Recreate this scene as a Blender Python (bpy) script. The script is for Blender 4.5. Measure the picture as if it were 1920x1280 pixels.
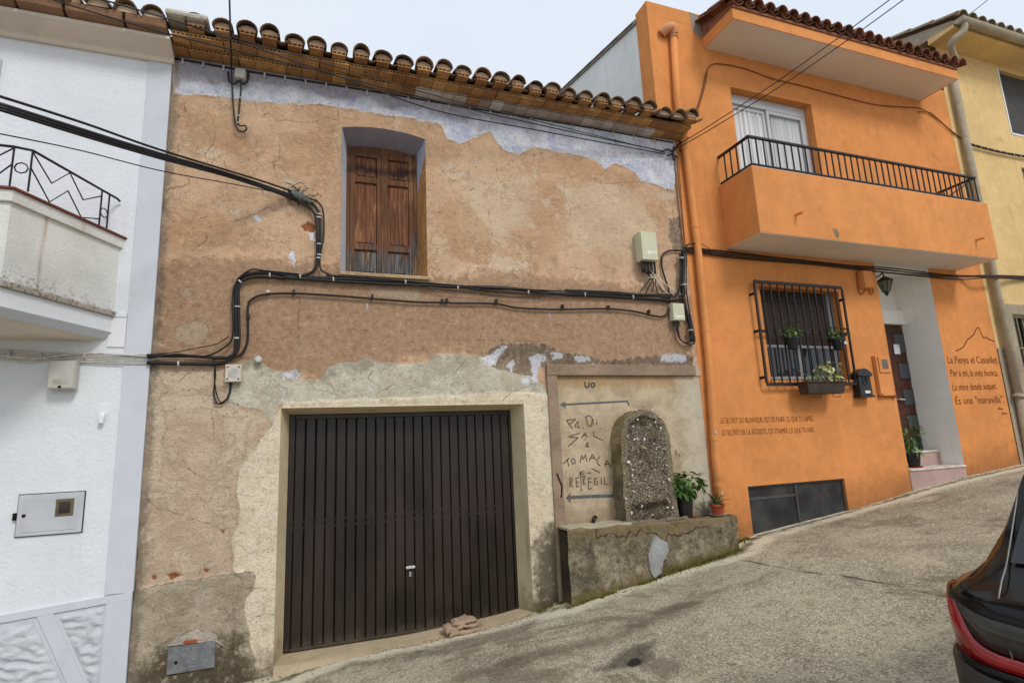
import bpy, bmesh, math, random
import numpy as np
from mathutils import Vector, Matrix, Euler, noise as mnoise

for o in list(bpy.data.objects):
    bpy.data.objects.remove(o, do_unlink=True)
SC = bpy.context.scene
COL = SC.collection
rnd = random.Random(7)

# ------------------------------------------------------------------ camera
# Wide phone lens, solved from the vanishing points of the facades.
# World: X along the street (uphill), Y away from the street into the houses, Z up, metres.
F_PX = 1053.1
CAM_H = np.array([0.9392681, 0.02146527, 0.3425123])
CAM_D = np.array([-0.34037103, 0.18579669, 0.92175222])
CAM_V = np.array([-0.04385199, -0.98235372, 0.18181906])
MW = np.array([CAM_H, CAM_D, CAM_V])
DIST, EYE = 6.2, 2.0
cam_data = bpy.data.cameras.new('street_camera')
cam = bpy.data.objects.new('street_camera', cam_data)
COL.objects.link(cam)
cam_data.sensor_width = 36.0
cam_data.lens = F_PX / 1920 * 36
cam_data.clip_start, cam_data.clip_end = 0.05, 500
rot = Matrix(((MW[0][0], -MW[0][1], -MW[0][2]), (MW[1][0], -MW[1][1], -MW[1][2]), (MW[2][0], -MW[2][1], -MW[2][2])))
cam.matrix_world = Matrix.Translation((0, -DIST, EYE)) @ rot.to_4x4()
SC.camera = cam

# ------------------------------------------------------------------ sky and sun (overcast noon)
SUN_EL, SUN_AZ = 44, 16           # azimuth: degrees from -Y (behind the camera) towards +X
world = bpy.data.worlds.new('World')
SC.world = world
world.use_nodes = True
wn = world.node_tree
bg = wn.nodes['Background']
sky = wn.nodes.new('ShaderNodeTexSky')
sky.sky_type = 'NISHITA'
sky.sun_disc = False
sky.sun_elevation = math.radians(SUN_EL)
sky.sun_rotation = math.radians(180 - SUN_AZ)
sky.dust_density, sky.air_density = 3.0, 1.0
wmix = wn.nodes.new('ShaderNodeMix')
wmix.data_type = 'RGBA'
wmix.inputs[0].default_value = 0.86            # cloud cover
wmix.inputs[7].default_value = (7.9, 8.5, 9.3, 1)
wtc = wn.nodes.new('ShaderNodeTexCoord'); wno = wn.nodes.new('ShaderNodeTexNoise'); wno.inputs['Scale'].default_value = 2.2; wno.inputs['Detail'].default_value = 5
wn.links.new(wtc.outputs['Generated'], wno.inputs['Vector'])
wcl = wn.nodes.new('ShaderNodeMix'); wcl.data_type = 'RGBA'                # soft cloud deck
wcl.inputs[6].default_value = (7.1, 8.0, 9.3, 1); wcl.inputs[7].default_value = (8.5, 9.0, 9.5, 1)
wn.links.new(wno.outputs[0], wcl.inputs[0]); wn.links.new(wcl.outputs[2], wmix.inputs[7])
wn.links.new(sky.outputs[0], wmix.inputs[6])
wn.links.new(wmix.outputs[2], bg.inputs[0])
bg.inputs[1].default_value = 0.1
sun_data = bpy.data.lights.new('sun', 'SUN')
sun_data.energy, sun_data.angle, sun_data.color = 1.5, math.radians(15), (1.0, 0.96, 0.9)
sun = bpy.data.objects.new('sun', sun_data)
COL.objects.link(sun)
sdir = Vector((math.sin(math.radians(SUN_AZ)) * math.cos(math.radians(SUN_EL)), -math.cos(math.radians(SUN_AZ)) * math.cos(math.radians(SUN_EL)), math.sin(math.radians(SUN_EL))))
sun.rotation_euler = sdir.to_track_quat('Z', 'Y').to_euler()
sun.location = (0, -10, 20)
vs = SC.view_settings
vs.view_transform, vs.look, vs.exposure, vs.gamma = 'Standard', 'None', 0.17, 1.0
vs.use_curve_mapping = False

# ------------------------------------------------------------------ measuring helpers
def pray(x, y):
    return MW @ np.array([x - 960.0, y - 640.0, F_PX])
def at(x, y, Y=0.0):
    """point of the plane at depth Y that shows at photo pixel x, y"""
    r = pray(x, y); t = (DIST + Y) / r[1]
    return Vector((r[0] * t, Y, r[2] * t + EYE))
def road_wall(x):
    xs = [-60, -10, -1.4, -0.22, 2.0, 2.41, 2.7, 5.04, 5.3, 7.29, 8.68, 9.94, 11.35, 20, 60]
    zs = [-4.2, -0.65, -0.09, 0.0, 0.125, 0.17, 0.25, 0.60, 0.67, 0.87, 1.06, 1.2, 1.31, 2.15, 6.0]
    return float(np.interp(x, xs, zs))
def road_z(x, y):
    w = (road_wall(x - .25) + road_wall(x) * 2 + road_wall(x + .25)) / 4
    far = -0.85 + (x + 10) * 0.0925
    k = min(max((-y - .5) / 4.0, 0), 1); k = k * k * (3 - 2 * k) * .6
    return w * (1 - k) + (far) * k + 0.052 * min(max(-y, 0), 9)
def on_road(x, y):
    r = pray(x, y); t = 3.0
    for _ in range(60):
        p = np.array([0, -DIST, EYE]) + r / F_PX * t
        g = p[2] - road_z(p[0], p[1])
        t += g * 1.2
    return Vector(p)

# ------------------------------------------------------------------ object helpers
WL = {}                                                             # world offset of every parent
def link(o, parent=None):
    COL.objects.link(o)
    if parent is not None: o.parent = parent
    return o
def thing(name, label, cat, loc=(0, 0, 0), group=None):
    o = bpy.data.objects.new(name, None)
    o.empty_display_size = 0.1
    link(o); o.location = loc; WL[o] = Vector(loc)
    o['label'] = label; o['category'] = cat
    if group: o['group'] = group
    return o
class MB:
    def __init__(s): s.v = []; s.f = []
    def add(s, vs, fs):
        n = len(s.v); s.v += [tuple(p) for p in vs]; s.f += [tuple(i + n for i in f) for f in fs]
        return s
    def quad(s, a, b, c, d): return s.add([a, b, c, d], [(0, 1, 2, 3)])
    def hexa(s, p):  # bottom 0-3, top 4-7
        return s.add(p, [(3, 2, 1, 0), (4, 5, 6, 7), (0, 1, 5, 4), (1, 2, 6, 5), (2, 3, 7, 6), (3, 0, 4, 7)])
    def box(s, x0, x1, y0, y1, z0, z1):
        return s.hexa([(x0, y0, z0), (x1, y0, z0), (x1, y1, z0), (x0, y1, z0), (x0, y0, z1), (x1, y0, z1), (x1, y1, z1), (x0, y1, z1)])
    def prism(s, pts, y0, y1):
        """polygon in (x, z) pushed through from y0 (front) to y1"""
        n = len(pts)
        vs = [(x, y0, z) for x, z in pts] + [(x, y1, z) for x, z in pts]
        fs = [tuple(range(n)), tuple(range(2 * n - 1, n - 1, -1))]
        fs += [(i, i + n, (i + 1) % n + n, (i + 1) % n) for i in range(n)]
        return s.add(vs, fs)
    def profx(s, prof, x0, x1):
        """closed profile in (y, z) pushed along x"""
        n = len(prof)
        vs = [(x0, y, z) for y, z in prof] + [(x1, y, z) for y, z in prof]
        fs = [tuple(range(n)), tuple(range(2 * n - 1, n - 1, -1))]
        fs += [(i, i + n, (i + 1) % n + n, (i + 1) % n) for i in range(n)]
        return s.add(vs, fs)
    def tube(s, pts, r, seg=7, closed=False):
        pts = [Vector(p) for p in pts]; n = len(pts); base = len(s.v)
        rs = r if isinstance(r, (list, tuple)) else [r] * n
        up = None
        for i, p in enumerate(pts):
            a = pts[max(i - 1, 0)]; b = pts[min(i + 1, n - 1)]
            if closed: a = pts[(i - 1) % n]; b = pts[(i + 1) % n]
            d = (b - a).normalized()
            if up is None:
                up = Vector((0, 0, 1)) if abs(d.z) < .9 else Vector((0, 1, 0))
            u = d.cross(up).normalized(); w = u.cross(d).normalized(); up = w
            for k in range(seg):
                t = 2 * math.pi * k / seg
                s.v.append(tuple(p + (u * math.cos(t) + w * math.sin(t)) * rs[i]))
        m = n if closed else n - 1
        for i in range(m):
            for k in range(seg):
                a = base + i * seg + k; b = base + i * seg + (k + 1) % seg
                c = base + ((i + 1) % n) * seg + (k + 1) % seg; d = base + ((i + 1) % n) * seg + k
                s.f.append((a, b, c, d))
        if not closed:
            s.f.append(tuple(base + k for k in range(seg - 1, -1, -1)))
            s.f.append(tuple(base + (n - 1) * seg + k for k in range(seg)))
        return s
    def lathe(s, prof, c, n=14):
        """prof: list of (r, z)"""
        c = Vector(c); base = len(s.v)
        for r, z in prof:
            for k in range(n):
                t = 2 * math.pi * k / n
                s.v.append((c.x + r * math.cos(t), c.y + r * math.sin(t), c.z + z))
        for i in range(len(prof) - 1):
            for k in range(n):
                s.f.append((base + i * n + k, base + i * n + (k + 1) % n, base + (i + 1) * n + (k + 1) % n, base + (i + 1) * n + k))
        s.f.append(tuple(base + k for k in range(n - 1, -1, -1)))
        s.f.append(tuple(base + (len(prof) - 1) * n + k for k in range(n)))
        return s
    def ribbon(s, pts, w, y, th=0.002):
        """painted stroke in the wall plane: pts (x, z), width w, at depth y"""
        n = len(pts)
        for i in range(n - 1):
            a = Vector(pts[i]); b = Vector(pts[i + 1]); d = (b - a)
            if d.length < 1e-5: continue
            d.normalize(); q = Vector((-d.y, d.x)) * w / 2
            a2 = a - d * w * .3; b2 = b + d * w * .3; yy = y - .0003 * (i % 2)
            s.prism([tuple(a2 + q), tuple(a2 - q), tuple(b2 - q), tuple(b2 + q)], yy - th, yy)
        return s
    def mesh(s, name, m=None, off=None, smooth=False):
        me = bpy.data.meshes.new(name)
        vs = s.v if off is None else [(x - off[0], y - off[1], z - off[2]) for x, y, z in s.v]
        me.from_pydata(vs, [], s.f)
        bm = bmesh.new(); bm.from_mesh(me)
        bmesh.ops.recalc_face_normals(bm, faces=bm.faces)
        bm.to_mesh(me); bm.free()
        if m is not None: me.materials.append(m)
        if smooth:
            for p in me.polygons: p.use_smooth = True
        me.update()
        return me
def off_of(p):
    return WL.get(p, Vector((0, 0, 0))) if p is not None else Vector((0, 0, 0))
def obj(name, mb, m, parent=None, bevel=0, smooth=False, sub=0, seg=2):
    me = mb.mesh(name, m, off_of(parent), smooth)
    o = bpy.data.objects.new(name, me)
    link(o, parent); WL[o] = off_of(parent)
    fa_ = me.attributes.new('foot', 'FLOAT', 'POINT')          # height above the road
    fa_.data.foreach_set('value', [p[2] - road_wall(p[0]) for p in mb.v])
    if bevel:
        b = o.modifiers.new('bevel', 'BEVEL'); b.width = bevel; b.segments = seg; b.limit_method = 'ANGLE'; b.angle_limit = math.radians(40)
    if sub:
        b = o.modifiers.new('sub', 'SUBSURF'); b.levels = b.render_levels = sub
    return o
def piece(name, me, parent, loc, rot=(0, 0, 0), sc=(1, 1, 1), m=None):
    """a repeat that shares mesh data"""
    o = bpy.data.objects.new(name, me); link(o, parent)
    o.location = Vector(loc) - off_of(parent); o.rotation_euler = rot; o.scale = sc
    WL[o] = Vector(loc)
    return o
def top(o, label, cat, group=None, kind=None):
    o['label'] = label; o['category'] = cat
    if group: o['group'] = group
    if kind: o['kind'] = kind
    return o
def struct(o): o['kind'] = 'structure'; return o
def spline(pts, n=6):
    pts = [Vector(p) for p in pts]; out = []
    for i in range(len(pts) - 1):
        p0 = pts[max(i - 1, 0)]; p1 = pts[i]; p2 = pts[i + 1]; p3 = pts[min(i + 2, len(pts) - 1)]
        for k in range(n):
            t = k / n
            out.append(.5 * ((2 * p1) + (p2 - p0) * t + (2 * p0 - 5 * p1 + 4 * p2 - p3) * t * t + (3 * p1 - p0 - 3 * p2 + p3) * t ** 3))
    out.append(pts[-1]); return out

# ------------------------------------------------------------------ material helpers
def lin(c):
    c = c / 255.0
    return c / 12.92 if c <= .04045 else ((c + .055) / 1.055) ** 2.4
def C(r, g, b, k=1.0):
    return (min(lin(r) * k, .95), min(lin(g) * k, .95), min(lin(b) * k, .95), 1)
class G:
    def __init__(s, name, rough=.85, spec=.3):
        s.m = bpy.data.materials.new(name); s.m.use_nodes = True
        s.t = s.m.node_tree; s.n = s.t.nodes; s.b = s.n['Principled BSDF']
        s.b.inputs['Roughness'].default_value = rough
        s.b.inputs['Specular IOR Level'].default_value = spec
        s._pos = None
    def set(s, sock, v):
        if hasattr(v, 'links') or isinstance(v, bpy.types.NodeSocket): s.t.links.new(v, sock)
        elif isinstance(v, (tuple, list)) and sock.type == 'RGBA' and len(v) == 3: sock.default_value = (*v, 1)
        else: sock.default_value = v
    def pos(s):
        if s._pos is None: s._pos = s.n.new('ShaderNodeNewGeometry').outputs['Position']
        return s._pos
    def obj(s): return s.n.new('ShaderNodeTexCoord').outputs['Object']
    def rand(s): return s.n.new('ShaderNodeObjectInfo').outputs['Random']
    def map(s, vec=None, scale=(1, 1, 1), loc=(0, 0, 0)):
        n = s.n.new('ShaderNodeMapping'); s.t.links.new(vec or s.pos(), n.inputs[0])
        n.inputs['Scale'].default_value = scale; n.inputs['Location'].default_value = loc
        return n.outputs[0]
    def noise(s, scale=5, detail=4, rough=.55, vec=None, dist=0, col=False):
        n = s.n.new('ShaderNodeTexNoise'); s.t.links.new(vec or s.pos(), n.inputs['Vector'])
        n.inputs['Scale'].default_value = scale; n.inputs['Detail'].default_value = detail
        n.inputs['Roughness'].default_value = rough; n.inputs['Distortion'].default_value = dist
        return n.outputs[1 if col else 0]
    def vor(s, scale=20, vec=None, feat='F1', rnd_=1.0, out=0):
        n = s.n.new('ShaderNodeTexVoronoi'); s.t.links.new(vec or s.pos(), n.inputs['Vector'])
        n.feature = feat; n.inputs['Scale'].default_value = scale; n.inputs['Randomness'].default_value = rnd_
        return n.outputs[out]
    def sm(s, v, a, b, lo=0., hi=1.):
        n = s.n.new('ShaderNodeMapRange'); n.interpolation_type = 'SMOOTHSTEP'
        s.set(n.inputs[0], v)
        if a > b: a, b, lo, hi = b, a, hi, lo
        for i, q in zip((1, 2, 3, 4), (a, b, lo, hi)): n.inputs[i].default_value = q
        return n.outputs[0]
    def math(s, op, a, b=0., c=0.):
        n = s.n.new('ShaderNodeMath'); n.operation = op
        s.set(n.inputs[0], a); s.set(n.inputs[1], b); s.set(n.inputs[2], c)
        return n.outputs[0]
    def mul(s, a, b): return s.math('MULTIPLY', a, b)
    def addm(s, a, b): return s.math('ADD', a, b)
    def mix(s, f, a, b, mode='MIX'):
        n = s.n.new('ShaderNodeMix'); n.data_type = 'RGBA'; n.blend_type = mode
        s.set(n.inputs[0], f); s.set(n.inputs[6], a); s.set(n.inputs[7], b)
        return n.outputs[2]
    def attr(s, name):
        n = s.n.new('ShaderNodeAttribute'); n.attribute_name = name
        return n.outputs['Fac']
    def sep(s, vec=None):
        n = s.n.new('ShaderNodeSeparateXYZ'); s.t.links.new(vec or s.pos(), n.inputs[0]); return n.outputs
    def warp(s, scale, amt, vec=None):
        n = s.n.new('ShaderNodeVectorMath'); n.operation = 'MULTIPLY_ADD'
        s.t.links.new(s.noise(scale, 3, .6, vec, col=True), n.inputs[0])
        n.inputs[1].default_value = (amt,) * 3; s.t.links.new(vec or s.pos(), n.inputs[2])
        return n.outputs[0]
    def col(s, v): s.set(s.b.inputs['Base Color'], v); return s
    def rough(s, v): s.set(s.b.inputs['Roughness'], v); return s
    def bump(s, h, dist=.01, strength=1.0):
        n = s.n.new('ShaderNodeBump'); s.set(n.inputs['Height'], h)
        n.inputs['Distance'].default_value = dist; n.inputs['Strength'].default_value = strength
        s.t.links.new(n.outputs[0], s.b.inputs['Normal']); return s
def flat(name, c, rough=.6, spec=.4, metal=0, var=.25, scale=9, bump=.0):
    g = G(name, rough, spec); g.b.inputs['Metallic'].default_value = metal
    n = g.noise(scale, 5, .65); r = g.rand()
    dark = tuple(x * (1 - var) for x in c[:3]) + (1,)
    lit = tuple(min(x * (1 + var * .7), .95) for x in c[:3]) + (1,)
    g.col(g.mix(g.sm(n, .3, .7), dark, lit))
    if bump: g.bump(g.noise(scale * 8, 4, .6), bump)
    return g.m
def plaster(name, c, var=.10, dirt=None, dirt_amt=.35, bump=.006, streak=.3, grain=1.0, low=None):
    g = G(name, .92, .15)
    big = g.noise(1.1, 5, .6); mid = g.noise(6, 6, .65); fine = g.noise(70, 4, .7)
    dk = tuple(x * (1 - var * 1.6) for x in c[:3]) + (1,); lt = tuple(min(x * (1 + var), .92) for x in c[:3]) + (1,)
    k = g.mix(g.sm(g.addm(g.mul(big, .6), g.mul(mid, .4)), .36, .64), dk, lt)
    st = g.noise(5, 5, .6, g.map(scale=(1.0, 1.0, .09)))
    d = dirt or tuple(x * .45 for x in c[:3]) + (1,)
    k = g.mix(g.mul(g.sm(st, .56, .80), streak), k, d)
    k = g.mix(g.mul(g.sm(g.noise(2.3, 7, .7, dist=.4), .58, .78), dirt_amt), k, d)
    if low is not None:                      # splash dirt of the foot of the wall, height above the road baked per vertex
        a = g.addm(g.attr('foot'), g.mul(g.addm(g.noise(4, 6, .7), -.5), .9))
        k = g.mix(g.sm(a, low[1], -.1, 0, .75), k, low[0])
    k = g.mix(g.mul(g.sm(fine, .35, .8), .16), k, dk)
    g.col(k)
    h = g.addm(g.mul(g.noise(28, 6, .7), grain), g.mul(g.noise(3.0, 3, .5), 1.2))
    g.bump(h, bump)
    return g.m
# ------------------------------------------------------------------ road
def sdf(px, pz, poly, closed=True):
    """distance to a polygon outline, negative inside (or to an open polyline)"""
    P = np.array(poly, float); n = len(P); d = np.full(px.shape, 1e9); ins = np.zeros(px.shape, bool)
    for i in range(n if closed else n - 1):
        a = P[i]; b = P[(i + 1) % n]; e = b - a; l2 = max((e ** 2).sum(), 1e-12)
        wx = px - a[0]; wz = pz - a[1]
        t = np.clip((wx * e[0] + wz * e[1]) / l2, 0, 1)
        d = np.minimum(d, (wx - e[0] * t) ** 2 + (wz - e[1] * t) ** 2)
        if closed and abs(b[1] - a[1]) > 1e-9:
            c = ((a[1] <= pz) != (b[1] <= pz)) & (px < a[0] + (pz - a[1]) / (b[1] - a[1]) * e[0])
            ins ^= c
    d = np.sqrt(d)
    return np.where(ins, -d, d) if closed else d
def jag(pts, amp, step, seed):
    """polyline resampled with random sideways jitter"""
    r = random.Random(seed); out = []
    for i in range(len(pts) - 1):
        a = Vector(pts[i]); b = Vector(pts[i + 1]); n = max(int((b - a).length / step), 1)
        for k in range(n):
            q = a.lerp(b, k / n); out.append((q.x + r.uniform(-amp, amp), q.y + r.uniform(-amp, amp)))
    out.append(tuple(pts[-1])); return out
def set_attr(me, name, arr):
    a = me.attributes.new(name, 'FLOAT', 'POINT'); a.data.foreach_set('value', np.asarray(arr, np.float32).ravel())

def build_road():
    xs = np.unique(np.round(np.concatenate([np.linspace(-70, -6, 17), np.arange(-6, 15, .06), np.linspace(15, 70, 23)]), 3))
    ys = np.unique(np.round(np.concatenate([np.arange(-7.6, .62, .05), np.linspace(-40, -7.6, 13), [6, 20, 60]]), 3))
    X, Y = np.meshgrid(xs, ys)
    z = np.zeros_like(X)
    for j in range(X.shape[0]):
        for i in range(X.shape[1]):
            z[j, i] = road_z(X[j, i], Y[j, i]) + (mnoise.noise(Vector((X[j, i] * 1.3, Y[j, i] * 1.3, 0))) * .012 + mnoise.noise(Vector((X[j, i] * 7, Y[j, i] * 7, 3))) * .004 if -8 < Y[j, i] < .5 and -7 < X[j, i] < 15 else 0)
    z -= np.where(Y > .45, .25, 0)
    nx = len(xs); ny = len(ys)
    me = bpy.data.meshes.new('road')
    idx = np.arange(nx * ny).reshape(ny, nx)
    f = np.stack([idx[:-1, :-1], idx[:-1, 1:], idx[1:, 1:], idx[1:, :-1]], -1).reshape(-1, 4)
    me.from_pydata(np.stack([X, Y, z], -1).reshape(-1, 3).tolist(), [], f.tolist())
    for p in me.polygons: p.use_smooth = True
    # features read off the photograph, on the road surface
    g2 = lambda pts: [tuple(on_road(*p)[:2]) for p in pts]
    set_attr(me, 'oil', np.minimum(sdf(X, Y, g2([(1120, 1255), (1150, 1238), (1175, 1215), (1200, 1207), (1225, 1203), (1212, 1222), (1218, 1235), (1185, 1248)])), .5))
    set_attr(me, 'oilcore', np.minimum(sdf(X, Y, g2([(1174, 1246), (1178, 1234), (1196, 1232), (1204, 1240), (1192, 1250)])), .5))
    set_attr(me, 'joint', np.minimum(sdf(X, Y, jag(g2([(1390, 1048), (1480, 1068), (1600, 1082), (1780, 1118), (1900, 1150)]), .012, .12, 3), False), .5))
    set_attr(me, 'edge', np.minimum(sdf(X, Y, g2([(480, 1290), (640, 1235), (830, 1190), (1000, 1150), (1075, 1135), (1200, 1090), (1300, 1060), (1385, 1035), (1420, 1005), (1600, 957), (1720, 922), (1920, 873)]), False), 1.5))
    set_attr(me, 'track', np.minimum(sdf(X, Y, g2([(880, 1265), (1020, 1225), (1160, 1190), (1300, 1130)]), False), 1.5))
    g = G('worn_concrete', .93, .12)
    sp = g.vor(78, out=1); agg = g.noise(60, 5, .75); big = g.noise(.7, 6, .62, dist=.6); md = g.noise(4.5, 6, .7)
    base = g.mix(g.sm(big, .36, .66), C(158, 149, 132), C(192, 183, 164))
    base = g.mix(g.mul(g.sm(md, .48, .72), .5), base, C(134, 124, 106))
    hsv = g.n.new('ShaderNodeSeparateColor'); g.t.links.new(sp, hsv.inputs[0])
    base = g.mix(g.mul(g.sm(hsv.outputs[0], .72, .9), .55), base, C(232, 224, 204))
    base = g.mix(g.mul(g.sm(hsv.outputs[1], .66, .84), .5), base, C(76, 69, 58))
    base = g.mix(g.mul(g.sm(agg, .52, .64), .55), base, C(92, 84, 71))
    fl = g.noise(2.2, 6, .7, g.map(scale=(.35, 1.6, 1)))
    base = g.mix(g.mul(g.sm(fl, .54, .70), .5), base, C(198, 186, 162))
    pt = g.noise(.55, 7, .72, g.map(loc=(4, 9, 0)), 1.2)
    base = g.mix(g.mul(g.sm(pt, .49, .57), .62), base, C(112, 101, 87))
    pt2 = g.noise(1.3, 7, .75, g.map(loc=(1, 2, 0)), .8)
    base = g.mix(g.mul(g.sm(pt2, .56, .64), .45), base, C(206, 194, 172))
    base = g.mix(g.mul(g.sm(g.noise(5, 7, .78, g.map(loc=(3, 8, 0))), .60, .66), .6), base, C(88, 80, 70))
    e = g.addm(g.attr('edge'), g.mul(g.addm(g.noise(3, 6, .7), -.5), .42))
    base = g.mix(g.mul(g.sm(e, .34, .16), .75), base, C(228, 220, 200))
    e2 = g.addm(g.attr('edge'), g.mul(g.addm(g.noise(7, 6, .7), -.5), .3))
    base = g.mix(g.mul(g.sm(e2, .09, .0), .85), base, C(92, 88, 56))
    base = g.mix(g.mul(g.sm(g.noise(1.7, 6, .7, g.map(loc=(5, 3, 0))), .56, .72), .4), base, C(120, 112, 84))
    t = g.addm(g.attr('track'), g.mul(g.addm(g.noise(4, 6, .7), -.5), .5))
    base = g.mix(g.mul(g.sm(t, .26, .0), .6), base, C(96, 82, 70))
    o = g.addm(g.attr('oil'), g.mul(g.addm(g.noise(9, 6, .7), -.5), .16))
    base = g.mix(g.mul(g.sm(o, .075, -.04), .72), base, C(66, 60, 58))
    o2 = g.addm(g.attr('oilcore'), g.mul(g.addm(g.noise(18, 6, .7), -.5), .09))
    base = g.mix(g.mul(g.sm(o2, .015, -.015), .85), base, C(30, 28, 28))
    j = g.addm(g.attr('joint'), g.mul(g.noise(14, 4, .7), .022))
    base = g.mix(g.mul(g.sm(j, .046, .022), .8), base, C(58, 52, 46))
    vol = g.mix(1.0, base, (1.0, .985, .93, 1), 'MULTIPLY')
    g.col(vol)
    g.bump(g.addm(g.mul(agg, 1.0), g.mul(g.vor(78), .5)), .011)
    me.materials.append(g.m)
    o = bpy.data.objects.new('road', me); link(o); return struct(o)
road = build_road()

# ------------------------------------------------------------------ shared materials
M = {}
M['white_wall'] = plaster('white_plaster', C(221, 225, 230), .03, C(172, 168, 158), .3, .008, .2, 1.0)
M['white_smooth'] = plaster('white_smooth_plaster', C(224, 227, 231), .03, C(170, 166, 156), .3, .003, .2, .5)
M['grey_trim'] = plaster('pale_grey_trim', C(200, 204, 212), .035, C(150, 148, 142), .25, .003, .15, .5)
M['white_cornice'] = plaster('aged_white_cornice', C(216, 206, 192), .05, C(160, 146, 124), .45, .003, .35, .5)
def balcony_mat():
    g = G('stained_white_plaster', .92, .15); z = g.sep()[2]; x = g.sep()[0]
    n = g.noise(9, 6, .72); k = g.mix(g.sm(g.noise(2, 5, .6), .35, .65), C(222, 221, 215), C(234, 233, 229))
    st = g.noise(4.2, 4, .6, g.map(scale=(1.6, 1.6, .06)))
    k = g.mix(g.mul(g.sm(st, .58, .70), .6), k, C(176, 142, 98))
    zl = g.addm(g.addm(z, g.mul(x, .16)), g.mul(g.addm(n, -.5), .7))
    k = g.mix(g.mul(g.sm(zl, 3.22, 3.02), g.mul(g.sm(g.noise(34, 5, .75), .49, .57), .75)), k, C(62, 54, 42))
    led = g.addm(z, g.mul(g.addm(n, -.5), .10))
    k = g.mix(g.mul(g.mul(g.sm(led, 3.45, 3.40), g.sm(led, 3.33, 3.38)), .55), k, C(120, 100, 70))
    g.col(k); g.bump(g.addm(g.noise(34, 6, .7), g.noise(120, 3, .6)), .008); return g.m
M['balcony_white'] = balcony_mat()
M['orange'] = plaster('orange_paint', C(214, 141, 82), .085, C(160, 102, 62), .5, .005, .42, .9, (C(132, 90, 58), .6))
M['orange_trim'] = plaster('orange_trim_paint', C(217, 145, 86), .08, C(154, 96, 58), .45, .004, .42, .8)
M['soffit'] = plaster('grey_white_soffit', C(226, 218, 208), .03, C(150, 130, 112), .2, .003, .0, .5)
M['recess_white'] = plaster('entrance_white', C(240, 236, 229), .03, C(180, 174, 164), .3, .003, .3, .5)
M['yellow'] = plaster('ochre_yellow_plaster', C(219, 187, 132), .08, C(150, 120, 78), .5, .008, .5, 1.2)
M['yellow_base'] = plaster('grey_beige_base', C(168, 154, 132), .12, C(96, 84, 66), .5, .014, .4, 1.5)
M['gable'] = plaster('weathered_pale_gable', C(226, 229, 226), .05, C(160, 164, 160), .45, .006, .5, 1.0)
M['back'] = plaster('plain_rear_render', C(176, 164, 148), .08, None, .3, .006)
M['black_iron'] = flat('black_painted_iron', C(18, 17, 17), .45, .4)
M['brown_iron'] = flat('dark_brown_iron', C(24, 16, 13), .45, .4)
M['cable'] = flat('black_cable', C(19, 18, 19), .5, .4, 0, .3, 20)
M['white_cable'] = flat('painted_white_cable', C(205, 200, 190), .6, .3, 0, .2, 20)
M['brown_cable'] = flat('painted_brown_cable', C(128, 74, 36), .6, .3, 0, .3, 20)
M['tie'] = flat('pale_plastic_tie', C(180, 180, 176), .5, .4)
M['beige_plastic'] = flat('beige_plastic', C(196, 194, 166), .5, .4, 0, .06, 4)
M['grey_plastic'] = flat('grey_plastic', C(186, 184, 176), .55, .4, 0, .08, 6)
M['grey_metal'] = flat('galvanised_grey', C(150, 150, 146), .5, .4, .2, .15, 6)
M['black_plastic'] = flat('black_plastic', C(30, 30, 31), .45, .4)
M['alu'] = flat('white_aluminium', C(190, 192, 194), .4, .5, .1, .06)
M['glass_dark'] = None
def glass(name, c, rough=.06):
    g = G(name, rough, .6); g.col(g.mix(g.noise(2.2, 3, .5), tuple(x * .7 for x in c[:3]) + (1,), c)); return g.m
M['glass_dark'] = glass('dark_window_glass', C(46, 48, 50))
M['glass_grey'] = glass('grey_window_glass', C(72, 78, 82), .12)
def terracotta(name, a, b, lichen, amt):
    g = G(name, .9, .15)
    k = g.mix(g.sm(g.rand(), .1, .8), a, b)
    k = g.mix(g.mul(g.sm(g.math('FRACT', g.mul(g.rand(), 7.3)), .55, .9), .35), k, tuple(min(v * 1.45, .8) for v in a[:3]) + (1,))
    k = g.mix(g.mul(g.sm(g.math('FRACT', g.mul(g.rand(), 13.7)), .7, .95), .4), k, C(122, 80, 58))
    n = g.noise(9, 6, .7); n2 = g.noise(34, 5, .7)
    k = g.mix(g.mul(g.sm(n, .42, .68), amt), k, lichen)
    k = g.mix(g.mul(g.sm(n2, .5, .75), .45), k, tuple(x * .35 for x in b[:3]) + (1,))
    g.col(k); g.bump(g.noise(60, 5, .7), .006); return g.m
M['roof_tile'] = terracotta('old_clay_tile', C(134, 108, 84), C(106, 84, 66), C(62, 56, 48), .85)
M['eave_brick'] = terracotta('ochre_eave_brick', C(192, 150, 98), C(158, 116, 80), C(112, 84, 60), .5)
M['tile_brick'] = terracotta('brown_tile_brick', C(186, 142, 96), C(150, 108, 74), C(92, 70, 52), .5)
M['mortar'] = plaster('pinkish_mortar', C(220, 192, 164), .12, C(130, 104, 84), .5, .012, 0, 1.6)
M['red_tile'] = terracotta('red_brown_roof_tile', C(142, 96, 74), C(110, 72, 58), C(72, 54, 46), .7)
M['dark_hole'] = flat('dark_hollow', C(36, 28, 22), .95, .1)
M['concrete'] = None
# ------------------------------------------------------------------ the old house
OLD_X0, OLD_X1, OLD_TOP = -1.41, 4.97, 6.25
old = thing('old_house', 'old two storey house with bare ochre plaster, faded blue band and brown garage door', 'house', (1.8, 0, .1))
def w(pts): return [(at(*p).x, at(*p).z) for p in pts]
def zz(ox, oy, s):
    return lambda pts: [(ox + x / s, oy + y / s) for x, y in pts]
GX0, GX1, GZ1 = -.235, 2.41, 2.475           # garage opening
WX0, WX1, WZ0, WZ1 = .325, 1.295, 3.97, 5.70  # upper window opening, spring of its arch
NX0, NX1, NZ1 = 2.72, 4.99, 2.945             # fountain niche with its frame

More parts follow.
